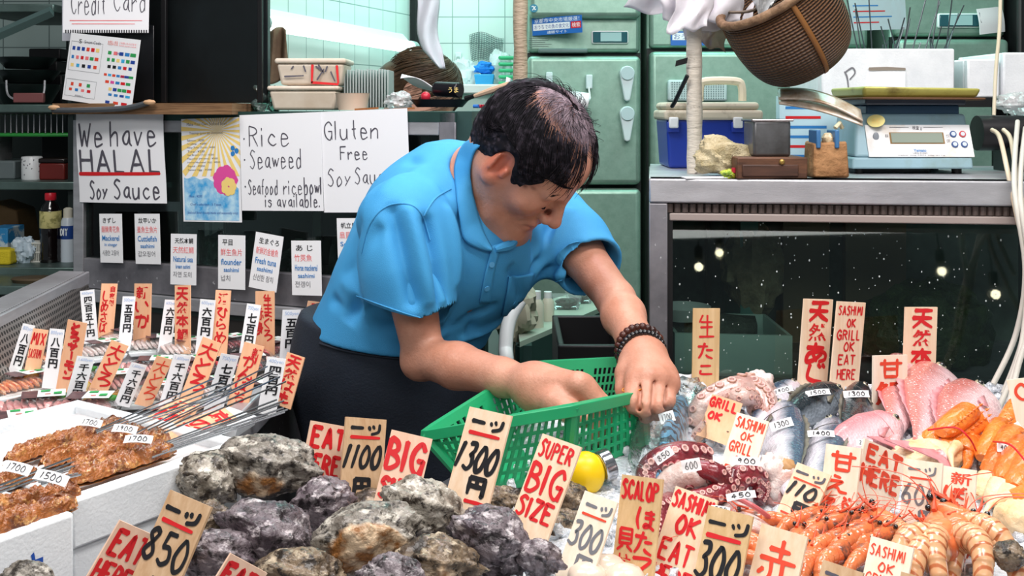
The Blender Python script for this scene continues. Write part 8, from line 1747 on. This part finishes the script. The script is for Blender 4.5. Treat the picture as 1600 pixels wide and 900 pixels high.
# ---------------------------------------------------------------- price tags on the fish
for a in (('1700', 'white 1700 price tag on the bagged mackerel', 1042, 652, 24, 17, -.28, 1.50, .5), ('850', 'white 850 price tag on the left octopus tentacle', 1037, 712, 32, 15, -.62, 1.375, .4), ('600', 'white 600 price tag on the bent octopus tentacle', 1080, 727, 30, 20, -.18, 1.34, .3), ('900', 'white 900 price tag on the bunched octopus tentacle', 1166, 721, 44, 13, .05, 1.36, .6), ('450', 'white 450 price tag on the octopus slice', 1158, 775, 46, 11, -.15, 1.25, .8), ('1300', 'white 1300 price tag on the silver fish', 1221, 663, 36, 14, -.28, 1.47, .6), ('1900', 'white price tag on the farthest left dark fish', 1222, 611, 34, 9, -.28, 1.62, .8), ('1500', 'white price tag on the dark fish lying across', 1278, 614, 38, 9, -.12, 1.59, .8), ('1300', 'white 1300 price tag on the dark fish beside the 甘鯛 sign', 1338, 616, 40, 11, -.03, 1.58, .6), ('1400', 'white 1400 price tag on the silver grey fish', 1283, 678, 42, 10, .0, 1.44, .7), ('2600', 'white price tag between the 甘えび and EAT HERE signs', 1351, 692, 26, 10, .05, 1.40, .6), ('4000', 'white 4000 price tag on the right crab', 1573, 700, 30, 14, .08, 1.345, .4), ('3500', 'white 3500 price tag on the right crab below the edge sign', 1582, 669, 26, 10, -.5, 1.42, .5), ('4000', 'white price tag on the orange crab before the sea bream', 1490, 656, 28, 9, -.55, 1.45, .5), ('800', 'white price tag half hidden under the octopus slice', 1126, 796, 30, 9, .15, 1.24, .8)): ptag(*a[:7], (.5204-(.072 if a[2] < 1200 and a[3] > 700 else .052))/((a[3]-HZ)/F+.044), lean=a[8])

# ---------------------------------------------------------------- sashimi packs
pk_tray = mk('pack_tray', '2a2622', .4); pk_gold = mk('pack_gold', 'c99a4a', .35, var=('a9762e', 30, 3)); sal = mk('salmon', 'f08a4a', .3, var=('f8c49a', 60, 3, .5, .62), coat=.4, stretch=(1, 4, 1)); tun = mk('tuna_pink', 'eb9a98', .3, var=('f6c9c4', 50, 3, .5, .65), coat=.4, stretch=(1, 3, 1)); red = mk('tuna_red', 'b5363e', .3, var=('d9676a', 50, 3, .5, .65), coat=.4); wht = mk('white_fish', 'ecd9d4', .3, var=('e3b0a8', 40, 3, .5, .66), coat=.4)
wrapm = thin('pack_wrap', 'f6fafa', 1.4, .1, .05, bump=(40, .01)); lab_w = mk('label_white', 'e6eee8', .5); lab_d = mk('label_dark', '3a2c34', .4, var=('6e4a4a', 60, 2)); leaf = mk('shiso', '3f8a34', .5)
lem = mk('lemon', 'f0c23a', .4); lemf = mk('lemon_flesh', 'f6e4a0', .35)
def pack(label, px, py, kind, ang, sc_=1.0, lemon=False, z=zT, lab=True):
    c = PZ(px, py, z); t = thing('sashimi_pack', label, 'sashimi pack', (0, 0, 0), 'film-wrapped sashimi packs')
    m = dict(s=sal, t=tun, r=red, w=wht)[kind]; a_, b2 = .052, .036
    mb = MB(); mb.hexa([Vector((x*a_*.9, y*b2*.9, 0)) for x, y in ((-1, -1), (1, -1), (1, 1), (-1, 1))], [Vector((x*a_, y*b2, .010)) for x, y in ((-1, -1), (1, -1), (1, 1), (-1, 1))]); mb.build('tray', pk_gold if lemon else (pk_tray if kind in 'rt' else white_plastic), t, bevel=.003)
    for i in range(8):
        mb = MB(); x = -.038+.0100*i; T_ = Matrix.Translation((x, (i % 2-.5)*.004, .019)) @ Matrix.Rotation(.85, 4, 'Y') @ Matrix.Rotation(rq.uniform(-.12, .12), 4, 'Z')
        mb.ball((0, 0, 0), (.013, .025, .0045), n=14, T=T_, fn=lambda u, p: Vector((max(-.0115, min(.0115, p.x)), max(-.022, min(.022, p.y)), p.z))); mb.build('slice', m, t, angle=50)
    mb = MB(); mb.grid(lambda u, v: Vector(((u-.5)*2*a_*.98, (v-.5)*2*b2*.98, .0105+.024*(math.sin(PI*u)*math.sin(PI*v))**.35+.0015*fbm((u*6, v*6, px)))), 18, 14); mb.build('film', wrapm, t, angle=0)
    if lab:
        for nm, x0_, x1_, mm in (('label', .006, .044, lab_w), ('barcode_label', -.016, .006, lab_d)):
            mb = MB(); pts = [Vector((x0_, -.02, .0372)), Vector((x1_, -.02, .0362)), Vector((x1_, .02, .0362)), Vector((x0_, .02, .0372))]; mb.hexa([p-Vector((0, 0, .0005)) for p in pts], pts); o = mb.build(nm, mm, t, smooth=False)
            if nm == 'label':
                mb = MB()
                for (x, y, w2, h2) in ((.010, .006, .013, .010), (.028, -.012, .011, .012)): mb.add([Vector((x, y, .0378)), Vector((x+w2, y, .0378)), Vector((x+w2, y+h2, .0378)), Vector((x, y+h2, .0378))], [(0, 1, 2, 3)])
                mb.build('green_mark', ink('t'), o, smooth=False)
                mb = MB(); mb.add([Vector((.016, -.010, .0378)), Vector((.024, -.010, .0378)), Vector((.024, -.006, .0378)), Vector((.016, -.006, .0378))], [(0, 1, 2, 3)]); mb.build('red_mark', ink('p'), o, smooth=False)
    if lemon:
        mb = MB(); mb.tube([Vector((-.044, -.026, .022)), Vector((-.042, -.0295, .021))], .0125, 20); o = mb.build('lemon_slice', lem, t); mb = MB(); mb.tube([Vector((-.042, -.0293, .021)), Vector((-.0415, -.0301, .0208))], .0108, 20); mb.build('lemon_flesh', lemf, o)
    if kind in 'st':
        mb = MB(); mb.ball((.036, .02, .026), (.011, .009, .005), n=12, fn=lambda u, p: p*(1+.5*fbm((u.x*4, u.y*4, u.z*4)))); mb.build('shiso_leaf', leaf, t, angle=0)
    t.location = c; t.rotation_euler = (0, 0, ang); t.scale = (sc_,)*3; return t
PK = [(28, 618, 's', .5, 1, 0, 'orange salmon sashimi pack at the left edge'), (100, 606, 't', .35, 1.05, 1, 'pink sashimi pack with a lemon slice right of the salmon'), (172, 616, 't', .3, 1.0, 1, 'pink sashimi pack with lemon between the 千六百円 signs'), (236, 632, 'w', .3, 1.0, 0, 'pale pink sashimi pack right of the second lemon'), (52, 655, 't', .35, 1.05, 0, 'pink sashimi pack in the second row from the front'), (126, 656, 't', .3, 1.05, 0, 'pink sashimi pack behind the uppermost grilled eel'), (4, 690, 't', .45, 1.05, 0, 'pink sashimi pack at the left edge above the white sheet'),
      (24, 578, 'r', .5, .95, 0, 'red sashimi pack under the 八百円 sign at the left edge'), (84, 572, 's', .45, .95, 0, 'salmon pack beside the MIX SASHIMI sign'), (150, 556, 'w', .3, .95, 0, 'pale pack left of the 大とろ sign'), (190, 534, 'w', .5, .9, 0, 'pack with a white label below the しめさば sign'), (240, 545, 'w', .5, .9, 0, 'pack with a white label below the いか sign'), (288, 552, 'w', .3, .95, 0, 'pale pack below the 本鯛 sign'), (350, 548, 'r', .5, .95, 0, 'pack with a green mark below the ひらめ sign'), (425, 555, 'r', .7, .95, 0, 'red pack below the 生まぐろ sign'), (300, 590, 'r', .3, .95, 0, 'red tuna pack between the 大とろ signs'), (376, 585, 'r', .5, .95, 0, 'red tuna pack behind the かんぱち sign'), (452, 578, 'w', .5, .9, 0, 'pack behind the 四百円 sign at the right end'), (230, 590, 't', .3, .95, 0, 'pink pack between two 千六百円 signs'), (330, 625, 'w', .3, .95, 0, 'pale pack behind the steel skewers'), (395, 628, 'w', .4, .9, 0, 'pack under the ends of the steel skewers'), (440, 604, 'w', .5, .9, 0, 'pack at the right rim of the sashimi counter'), (110, 540, 'r', .5, .9, 0, 'red pack behind the とろサーモン sign')]
for px, py, kd, an, sc_, lm, lb in PK: pack(lb, px, py+(6 if py < 560 else 0), kd, an+rq.uniform(-.3, .5), sc_*.94, bool(lm))
s = Sheet((28, 662), (128, 664), (-20, 700), 1.30, dt=1.43); o = s.board('price_sheet', paper, thick=.001); tag(o, 'white printed sheet lying between the sashimi packs and the eel', 'sheet'); s.letters(o, [('天然', 'g', .5, .15, .8, .3, dict(k='p')), ('はも', 'p', .4, .4, .7, .55, dict(k='p')), ('conger pike', 'a', .2, .65, .7, .75, dict(k='p'))])
s = Sheet((352, 648), (398, 664), (318, 668), 1.40, dt=1.475); o = s.board('note_board', mk('note_board', 'e6eaee', .6), thick=.012); tag(o, 'white foam board with dense dark handwriting right of the eel skewers', 'board'); s.letters(o, [('本日おすすめ', 'd', .06, .1, .94, .35, dict(k='p', off=.03)), ('京都のはも', 'd', .06, .42, .94, .64, dict(k='p', off=.03)), ('骨切り済み', 'd', .06, .7, .94, .92, dict(k='p', off=.03))])
# ---------------------------------------------------------------- wooden and laminated price signs
GW = 'hand-lettered wooden signs'; GL = 'small signs in the sashimi counter'
wp, wk, wt, wl, wd_, pe = 'sign_wood', 'sign_wood_pink', 'sign_wood_tan', 'sign_wood_pale', 'sign_wood_dark', 'sign_peach'
def S_(label, tl, tr, bl, d, mat, tx, **k): return sign('wooden_sign', label, 'sign', GW, tl, tr, bl, d, mat, tx, **k)
def yen(n, col='b', c2='r'): return [('一ツ', col, .16, .06, .84, .20, dict(w=.07)), ('一', c2, .14, .17, .88, .31, dict(w=.06)), (n, col, .06, .33, .94, .58, dict(w=.085, s=.15)), ('円', col, .36, .64, .74, .82, dict(w=.09))]
S_('pinkish wooden EAT HERE sign left of the 1100 yen sign', (487, 657), (545, 668), (470, 745), 1.24, wk, [('EAT', 'r', .10, .10, .96, .44, dict(w=.11)), ('HERE', 'r', .02, .58, .94, .92, dict(w=.10))])
S_('wooden sign reading 1100 yen with red underline', (541, 651), (604, 657), (530, 790), 1.225, wd_, [('一ツ', 'b', .14, .05, .84, .20, dict(w=.08)), ('一', 'r', .14, .16, .86, .30, dict(w=.07)), ('1100', 'b', .04, .32, .92, .57, dict(w=.09, s=.2)), ('円', 'b', .28, .68, .66, .88, dict(w=.10))])
S_('wooden sign reading BIG SIZE in red', (612, 671), (676, 686), (586, 775), 1.22, wk, [('BIG', 'r', .06, .12, .94, .56, dict(w=.13)), ('SIZE', 'r', .06, .70, .94, .98, dict(w=.11))])
S_('wooden sign reading 1300 yen before the green basket', (734, 635), (800, 648), (695, 778), 1.20, wp, [('一ツ', 'b', .16, .07, .86, .22, dict(w=.08)), ('一', 'r', .16, .20, .86, .34, dict(w=.08)), ('1300', 'b', .04, .38, .96, .65, dict(w=.095, s=.15)), ('円', 'b', .42, .70, .80, .89, dict(w=.10)), ('一', 'r', .45, .92, .90, 1.02, dict(w=.07))])
S_('wooden sign reading SUPER BIG SIZE', (848, 677), (910, 694), (790, 830), 1.165, wp, [('SUPER', 'r', .08, .05, .90, .21, dict(w=.06)), ('BIG', 'r', .08, .28, .94, .56, dict(w=.10)), ('SIZE', 'r', .06, .62, .92, .80, dict(w=.09))])
S_('pale wooden sign reading 300 yen left of the SCALOP sign', (914, 766), (968, 774), (866, 902), 1.09, wl, [('一ツ', 'g', .18, .07, .92, .21, dict(w=.08)), ('一', 'o', .16, .18, .88, .32, dict(w=.06)), ('300', 'g', .04, .34, .94, .60, dict(w=.09, s=.1)), ('円', 'g', .40, .66, .84, .88, dict(w=.10)), ('一', 'o', .40, .90, .98, 1.04, dict(w=.07))])
S_('brown grained wooden sign reading SCALOP with red kana', (972, 741), (1036, 742), (954, 905), 1.10, wt, [('SCALOP', 'r', .06, .05, .94, .22, dict(w=.07)), ('ほたて', 'r', .50, .28, .90, .96, dict(w=.08, v=True)), ('貝柱', 'r', .08, .50, .44, .96, dict(w=.07, v=True))])
S_('wooden sign reading SASHIMI OK EAT HERE', (1056, 759), (1123, 778), (1008, 905), 1.10, wp, [('SASHIMI', 'r', .05, .04, .98, .20, dict(w=.065)), ('OK', 'r', .30, .26, .80, .44, dict(w=.09)), ('EAT', 'r', .12, .54, .84, .74, dict(w=.08)), ('HERE', 'r', .10, .80, .98, 1.0, dict(w=.08))])
S_('tan wooden sign reading 300 yen in black right of the SASHIMI OK EAT HERE sign', (1107, 789), (1177, 804), (1082, 908), 1.06, wt, [('一ツ', 'b', .10, .10, .94, .32, dict(w=.08)), ('一', 'r', .10, .28, .84, .48, dict(w=.10)), ('300', 'b', .02, .48, .94, .90, dict(w=.10, s=.1)), ('円', 'b', .4, .97, .7, 1.1, dict(w=.09))])
S_('wooden sign with one big red character 赤', (1190, 817), (1263, 833), (1168, 908), 1.045, wp, [('赤', 'o', .16, .18, .90, .98, dict(w=.10))])
S_('wooden sign reading 110 yen left of the 甘えび sign', (1246, 722), (1302, 731), (1212, 802), 1.20, wp, [('一ツ', 'd', .08, .08, .90, .24, dict(w=.07)), ('一', 'o', .06, .20, .86, .38, dict(w=.05)), ('110', 'b', .06, .34, .86, .58, dict(w=.10, s=.2)), ('円', 'b', .36, .66, .84, .86, dict(w=.10)), ('一', 'o', .10, .86, .70, 1.0, dict(w=.05))])
S_('wooden sign reading 甘えび down its face', (1291, 693), (1346, 687), (1277, 812), 1.19, wl, [('甘', 'o', .22, .08, .88, .32, dict(w=.09)), ('え', 'o', .14, .40, .74, .60, dict(w=.09)), ('び', 'o', .10, .66, .84, .90, dict(w=.09))])
S_('pale wooden EAT HERE sign right of the 甘えび sign', (1352, 685), (1416, 714), (1326, 818), 1.19, wl, [('EAT', 'o', .12, .05, .92, .22, dict(w=.08)), ('HERE', 'o', .06, .29, .94, .48, dict(w=.08))])
S_('wooden sign reading 600 yen in grey', (1413, 716), (1473, 724), (1403, 842), 1.165, wl, [('一ツ', 'g', .14, .05, .84, .20, dict(w=.06)), ('一', 'o', .20, .16, .76, .30, dict(w=.05)), ('600', 'g', .04, .30, .92, .54, dict(w=.075)), ('円', 'g', .46, .60, .86, .80, dict(w=.09)), ('一', 'o', .24, .74, .70, .92, dict(w=.06))])
S_('wooden sign reading 新ぼたんえび in red', (1472, 727), (1526, 735), (1464, 846), 1.165, wl, [('新', 'o', .28, .06, .88, .22, dict(w=.07)), ('ぼたん', 'o', .12, .25, .74, .76, dict(w=.085, v=True)), ('えび', 'o', .10, .78, .62, 1.06, dict(w=.07, v=True))])
S_('small wooden sign reading SASHIMI OK GRILL in thin red letters', (1361, 837), (1428, 854), (1347, 904), 1.035, wl, [('SASHIMI', 'o', .06, .16, .88, .40, dict(w=.035)), ('OK', 'o', .32, .52, .68, .72, dict(w=.04)), ('GRILL', 'o', .08, .80, .72, 1.02, dict(w=.035))])
S_('greyish wooden sign cut by the bottom edge under the shrimp heap', (1286, 874), (1350, 890), (1272, 930), .985, wd_, [('一ツ', 'd', .14, .16, .90, .5, dict(w=.08))], ext=.6)
S_('top edge of a wide wooden sign at the bottom right', (1408, 893), (1540, 892), (1400, 940), .96, wd_, [('一ツ', 'd', .2, .4, .8, .9, dict(w=.05))], ext=.4)
S_('wooden EAT HERE sign leaning left of the 850 yen sign', (188, 813), (244, 838), (132, 908), .99, wk, [('EAT', 'r', .14, .12, .98, .50, dict(w=.12)), ('HERE', 'r', .08, .62, .98, .98, dict(w=.10))])
S_('tilted wooden sign reading 850 yen', (266, 765), (328, 797), (206, 902), 1.0, wd_, [('一ツ', 'b', .08, .10, .86, .28, dict(w=.09)), ('一', 'r', .12, .22, .84, .44, dict(w=.08)), ('850', 'b', .0, .42, .96, .76, dict(w=.09)), ('円', 'b', .38, .90, .80, 1.08, dict(w=.10))])
S_('wooden EAT sign cut by the bottom edge in front of the oysters', (361, 865), (418, 896), (322, 928), .95, wk, [('EAT', 'r', .10, .18, .86, .62, dict(w=.12)), ('HERE', 'r', .08, .72, .92, 1.1, dict(w=.1))])
S_('wooden sign reading 生たこ at the left end of the right case', (1083, 482), (1125, 482), (1081, 612), 1.73, wt, [('生', 'r', .24, .08, .78, .34, dict(w=.08)), ('た', 'r', .22, .42, .74, .60, dict(w=.09)), ('こ', 'r', .26, .68, .74, .80, dict(w=.09))], lean=.03)
S_('wooden sign reading 天然あじ before the right case', (1257, 467), (1302, 467), (1247, 604), 1.70, wp, [('天然あじ', 'r', .22, .03, .84, .97, dict(w=.12, v=True))], lean=.06)
S_('tall wooden sign reading SASHIMI OK GRILL OK EAT HERE', (1309, 471), (1353, 471), (1297, 606), 1.69, wp, [('SASHIMI', 'r', .06, .05, .92, .15, dict(w=.045)), ('OK', 'r', .40, .20, .70, .29, dict(w=.05)), ('GRILL', 'r', .08, .33, .90, .44, dict(w=.05)), ('OK', 'r', .36, .47, .72, .57, dict(w=.05)), ('EAT', 'r', .20, .62, .78, .73, dict(w=.05)), ('HERE', 'r', .20, .79, .84, .90, dict(w=.05))], lean=.06)
S_('pale wooden sign reading 甘鯛 standing over the pink tilefish', (1365, 556), (1418, 552), (1364, 645), 1.55, wl, [('甘', 'o', .18, .08, .84, .38, dict(w=.08)), ('鯛', 'o', .06, .46, .92, .88, dict(w=.08, off=.03))], lean=.1)
S_('wooden sign reading 天然本鯛 before the right case', (1415, 480), (1465, 480), (1411, 604), 1.69, wp, [('天然本鯛', 'r', .24, .03, .82, 1.0, dict(w=.11, v=True, off=.03))], lean=.05)
S_('pale sign reading CUT OK cut off by the right edge', (1573, 594), (1640, 586), (1590, 668), 1.40, wl, [('CUT', 'o', .14, .12, 1.2, .44, dict(w=.08)), ('OK', 'o', .28, .55, .95, .9, dict(w=.08))], lean=.15)
S_('peach paper sign reading GRILL OK on the pale octopus', (1113, 616), (1164, 617), (1088, 680), 1.46, pe, [('GRILL', 'r', .04, .06, .94, .26, dict(w=.07)), ('OK', 'r', .14, .38, .58, .54, dict(w=.08))], ext=0, thick=.001, bend=.06)
S_('pale sign reading SASHIMI OK GRILL OK EAT behind the 900 tag', (1152, 644), (1202, 657), (1122, 736), 1.36, wl, [('SASHIMI', 'o', .08, .06, .96, .22, dict(w=.05)), ('OK', 'o', .34, .28, .72, .40, dict(w=.05)), ('GRILL', 'o', .10, .46, .80, .62, dict(w=.05)), ('OK', 'o', .34, .68, .70, .80, dict(w=.05)), ('EAT', 'o', .16, .86, .7, 1.0, dict(w=.05))])
def T_(label, tl, tr, bl, tx, white, z=zT+.026, d=None, lean=.12, **k):
    d = (ZC-z)*F/(bl[1]-HZ) if d is None else d
    return sign('price_card' if white else 'wooden_sign', label, 'card' if white else 'sign', GL if not white else 'white yen cards in the sashimi counter', tl, tr, bl, d, 'white_card' if white else pe, tx, lean=lean, thick=.0012 if white else .002, ext=.18, **k)
def yc(y, k): return [(y, 'a', .12, .04, .90, .13, dict(k='p')), (k, 'b', .22, .16, .84, .16+.21*len(k), dict(k='p', v=True, off=.035))]
def rd(tx, u0=.2, u1=.85, v1=.97): return [(tx, 'r', u0, .04, u1, v1, dict(w=.12, v=True, off=.03))]
T_('white 800 yen card at the far left of the sashimi counter', (36, 505), (55, 509), (10, 588), yc('800yen', '八百円'), 1)
T_('peach MIX SASHIMI sign between two white 800 yen cards', (52, 513), (76, 516), (36, 588), [('MIX', 'r', .08, .08, .92, .32, dict(w=.11)), ('SASHIMI', 'r', .04, .42, .86, .60, dict(w=.05))], 0)
T_('white 800 yen card right of the MIX SASHIMI sign', (78, 513), (101, 515), (67, 592), yc('800yen', '八百円'), 1)
T_('peach salmon sign reading とろサーモン beside the pale perforated panel', (106, 499), (135, 505), (90, 592), rd('とろサーモン', .26, .74), 0)
T_('white 450 yen card against the perforated side', (125, 455), (147, 456), (131, 530), [('450yen', 'a', .12, .03, .9, .10, dict(k='p')), ('四百五十円', 'b', .24, .12, .8, .98, dict(k='p', v=True, off=.03))], 1)
T_('peach two-column sign reading 自家製しめさば beside the white 450 yen card', (159, 443), (184, 443), (152, 522), [('自家製', 'r', .54, .04, .88, .46, dict(w=.08, v=True, off=.03)), ('しめさば', 'r', .12, .14, .5, .98, dict(w=.09, v=True))], 0)
T_('white 500 yen card left of the 新いか sign', (192, 463), (212, 463), (185, 536), yc('500yen', '五百円'), 1)
T_('peach squid sign reading 新いか right of the second white 500 yen card', (210, 443), (236, 445), (208, 526), rd('新いか', .14, .86, .84), 0)
T_('white 600 yen card left of the 天然本鯛 peach sign', (258, 468), (278, 469), (248, 538), yc('600yen', '六百円'), 1)
T_('peach sea bream sign reading 天然本鯛 in the sashimi counter', (273, 446), (297, 447), (273, 536), rd('天然本鯛', .14, .86), 0)
T_('white 600 yen card left of the 活ひらめ sign', (313, 467), (337, 469), (306, 540), yc('600yen', '六百円'), 1)
T_('peach flounder sign reading 活ひらめ below the flounder card', (337, 453), (361, 454), (331, 540), rd('活ひらめ'), 0)
T_('white 700 yen card left of the 生まぐろ赤身 sign', (386, 474), (408, 477), (373, 556), yc('700yen', '七百円'), 1)
T_('peach tuna sign reading 生まぐろ赤身 in two columns', (399, 455), (428, 457), (399, 542), [('生まぐろ', 'r', .46, .05, .88, .90, dict(w=.08, v=True)), ('赤身', 'r', .06, .24, .44, .82, dict(w=.07, v=True, off=.03))], 0)
T_('white 500 yen card at the right end near the man', (442, 484), (470, 481), (437, 562), yc('500yen', '五百円'), 1)
T_('peach sign reading 天然あじ at the man\'s side', (482, 470), (506, 469), (465, 556), rd('天然あじ', .2, .85, .96), 0)
T_('white 1600 yen card left of the leftmost 大とろ sign', (121, 556), (149, 556), (103, 620), yc('1,600yen', '千六百円')[:1]+[('千六百円', 'b', .25, .16, .82, 1.0, dict(k='p', v=True, off=.03))], 1)
T_('leftmost peach 大とろ sign in the sashimi counter', (174, 531), (201, 541), (142, 600), rd('大とろ', .14, .9, 1.0), 0)
T_('white 1600 yen card right of the leftmost 大とろ sign', (206, 566), (231, 569), (182, 622), yc('1,600yen', '千六百円')[:1]+[('千六百円', 'b', .25, .16, .82, 1.1, dict(k='p', v=True, off=.03))], 1)
T_('pale 大とろ sign in the middle of the sashimi counter', (246, 556), (271, 561), (216, 620), [('大とろ', 'o', .14, .06, .9, 1.05, dict(w=.09, v=True))], 0)
T_('white 1600 yen card left of the largest 大とろ sign', (272, 553), (299, 557), (251, 624), yc('1,600yen', '千六百円')[:1]+[('千六百円', 'b', .25, .16, .82, 1.0, dict(k='p', v=True, off=.03))], 1)
T_('largest peach 大とろ sign in the sashimi counter', (317, 526), (346, 537), (281, 622), rd('大とろ', .12, .92, .84), 0)
T_('white 700 yen card in the front row of the sashimi counter', (346, 552), (374, 556), (320, 636), yc('700yen', '七百円'), 1)
T_('peach sign reading 新かんぱち in the front row by the 400 yen card', (382, 534), (413, 542), (356, 628), [('新', 'r', .5, .05, .94, .24, dict(w=.07, off=.03)), ('かんぱち', 'r', .16, .2, .78, .98, dict(w=.11, v=True))], 0)
T_('white 400 yen card in the front row near the man', (418, 557), (447, 561), (404, 632), yc('400yen', '四百円'), 1)
T_('peach sign reading 天然はも near the man\'s apron', (449, 550), (476, 559), (430, 618), rd('天然はも', .16, .86, 1.1), 0)
T_('peach sign reading 活はも lying back behind the skewers', (278, 621), (316, 633), (204, 668), rd('活はも', .16, .9, 1.0), 0, z=1.05, lean=.9)
T_('peach sign reading 京の旨 lying under the skewers', (350, 636), (377, 654), (258, 668), rd('京の西', .1, .92, 1.0), 0, z=1.06, lean=.8)
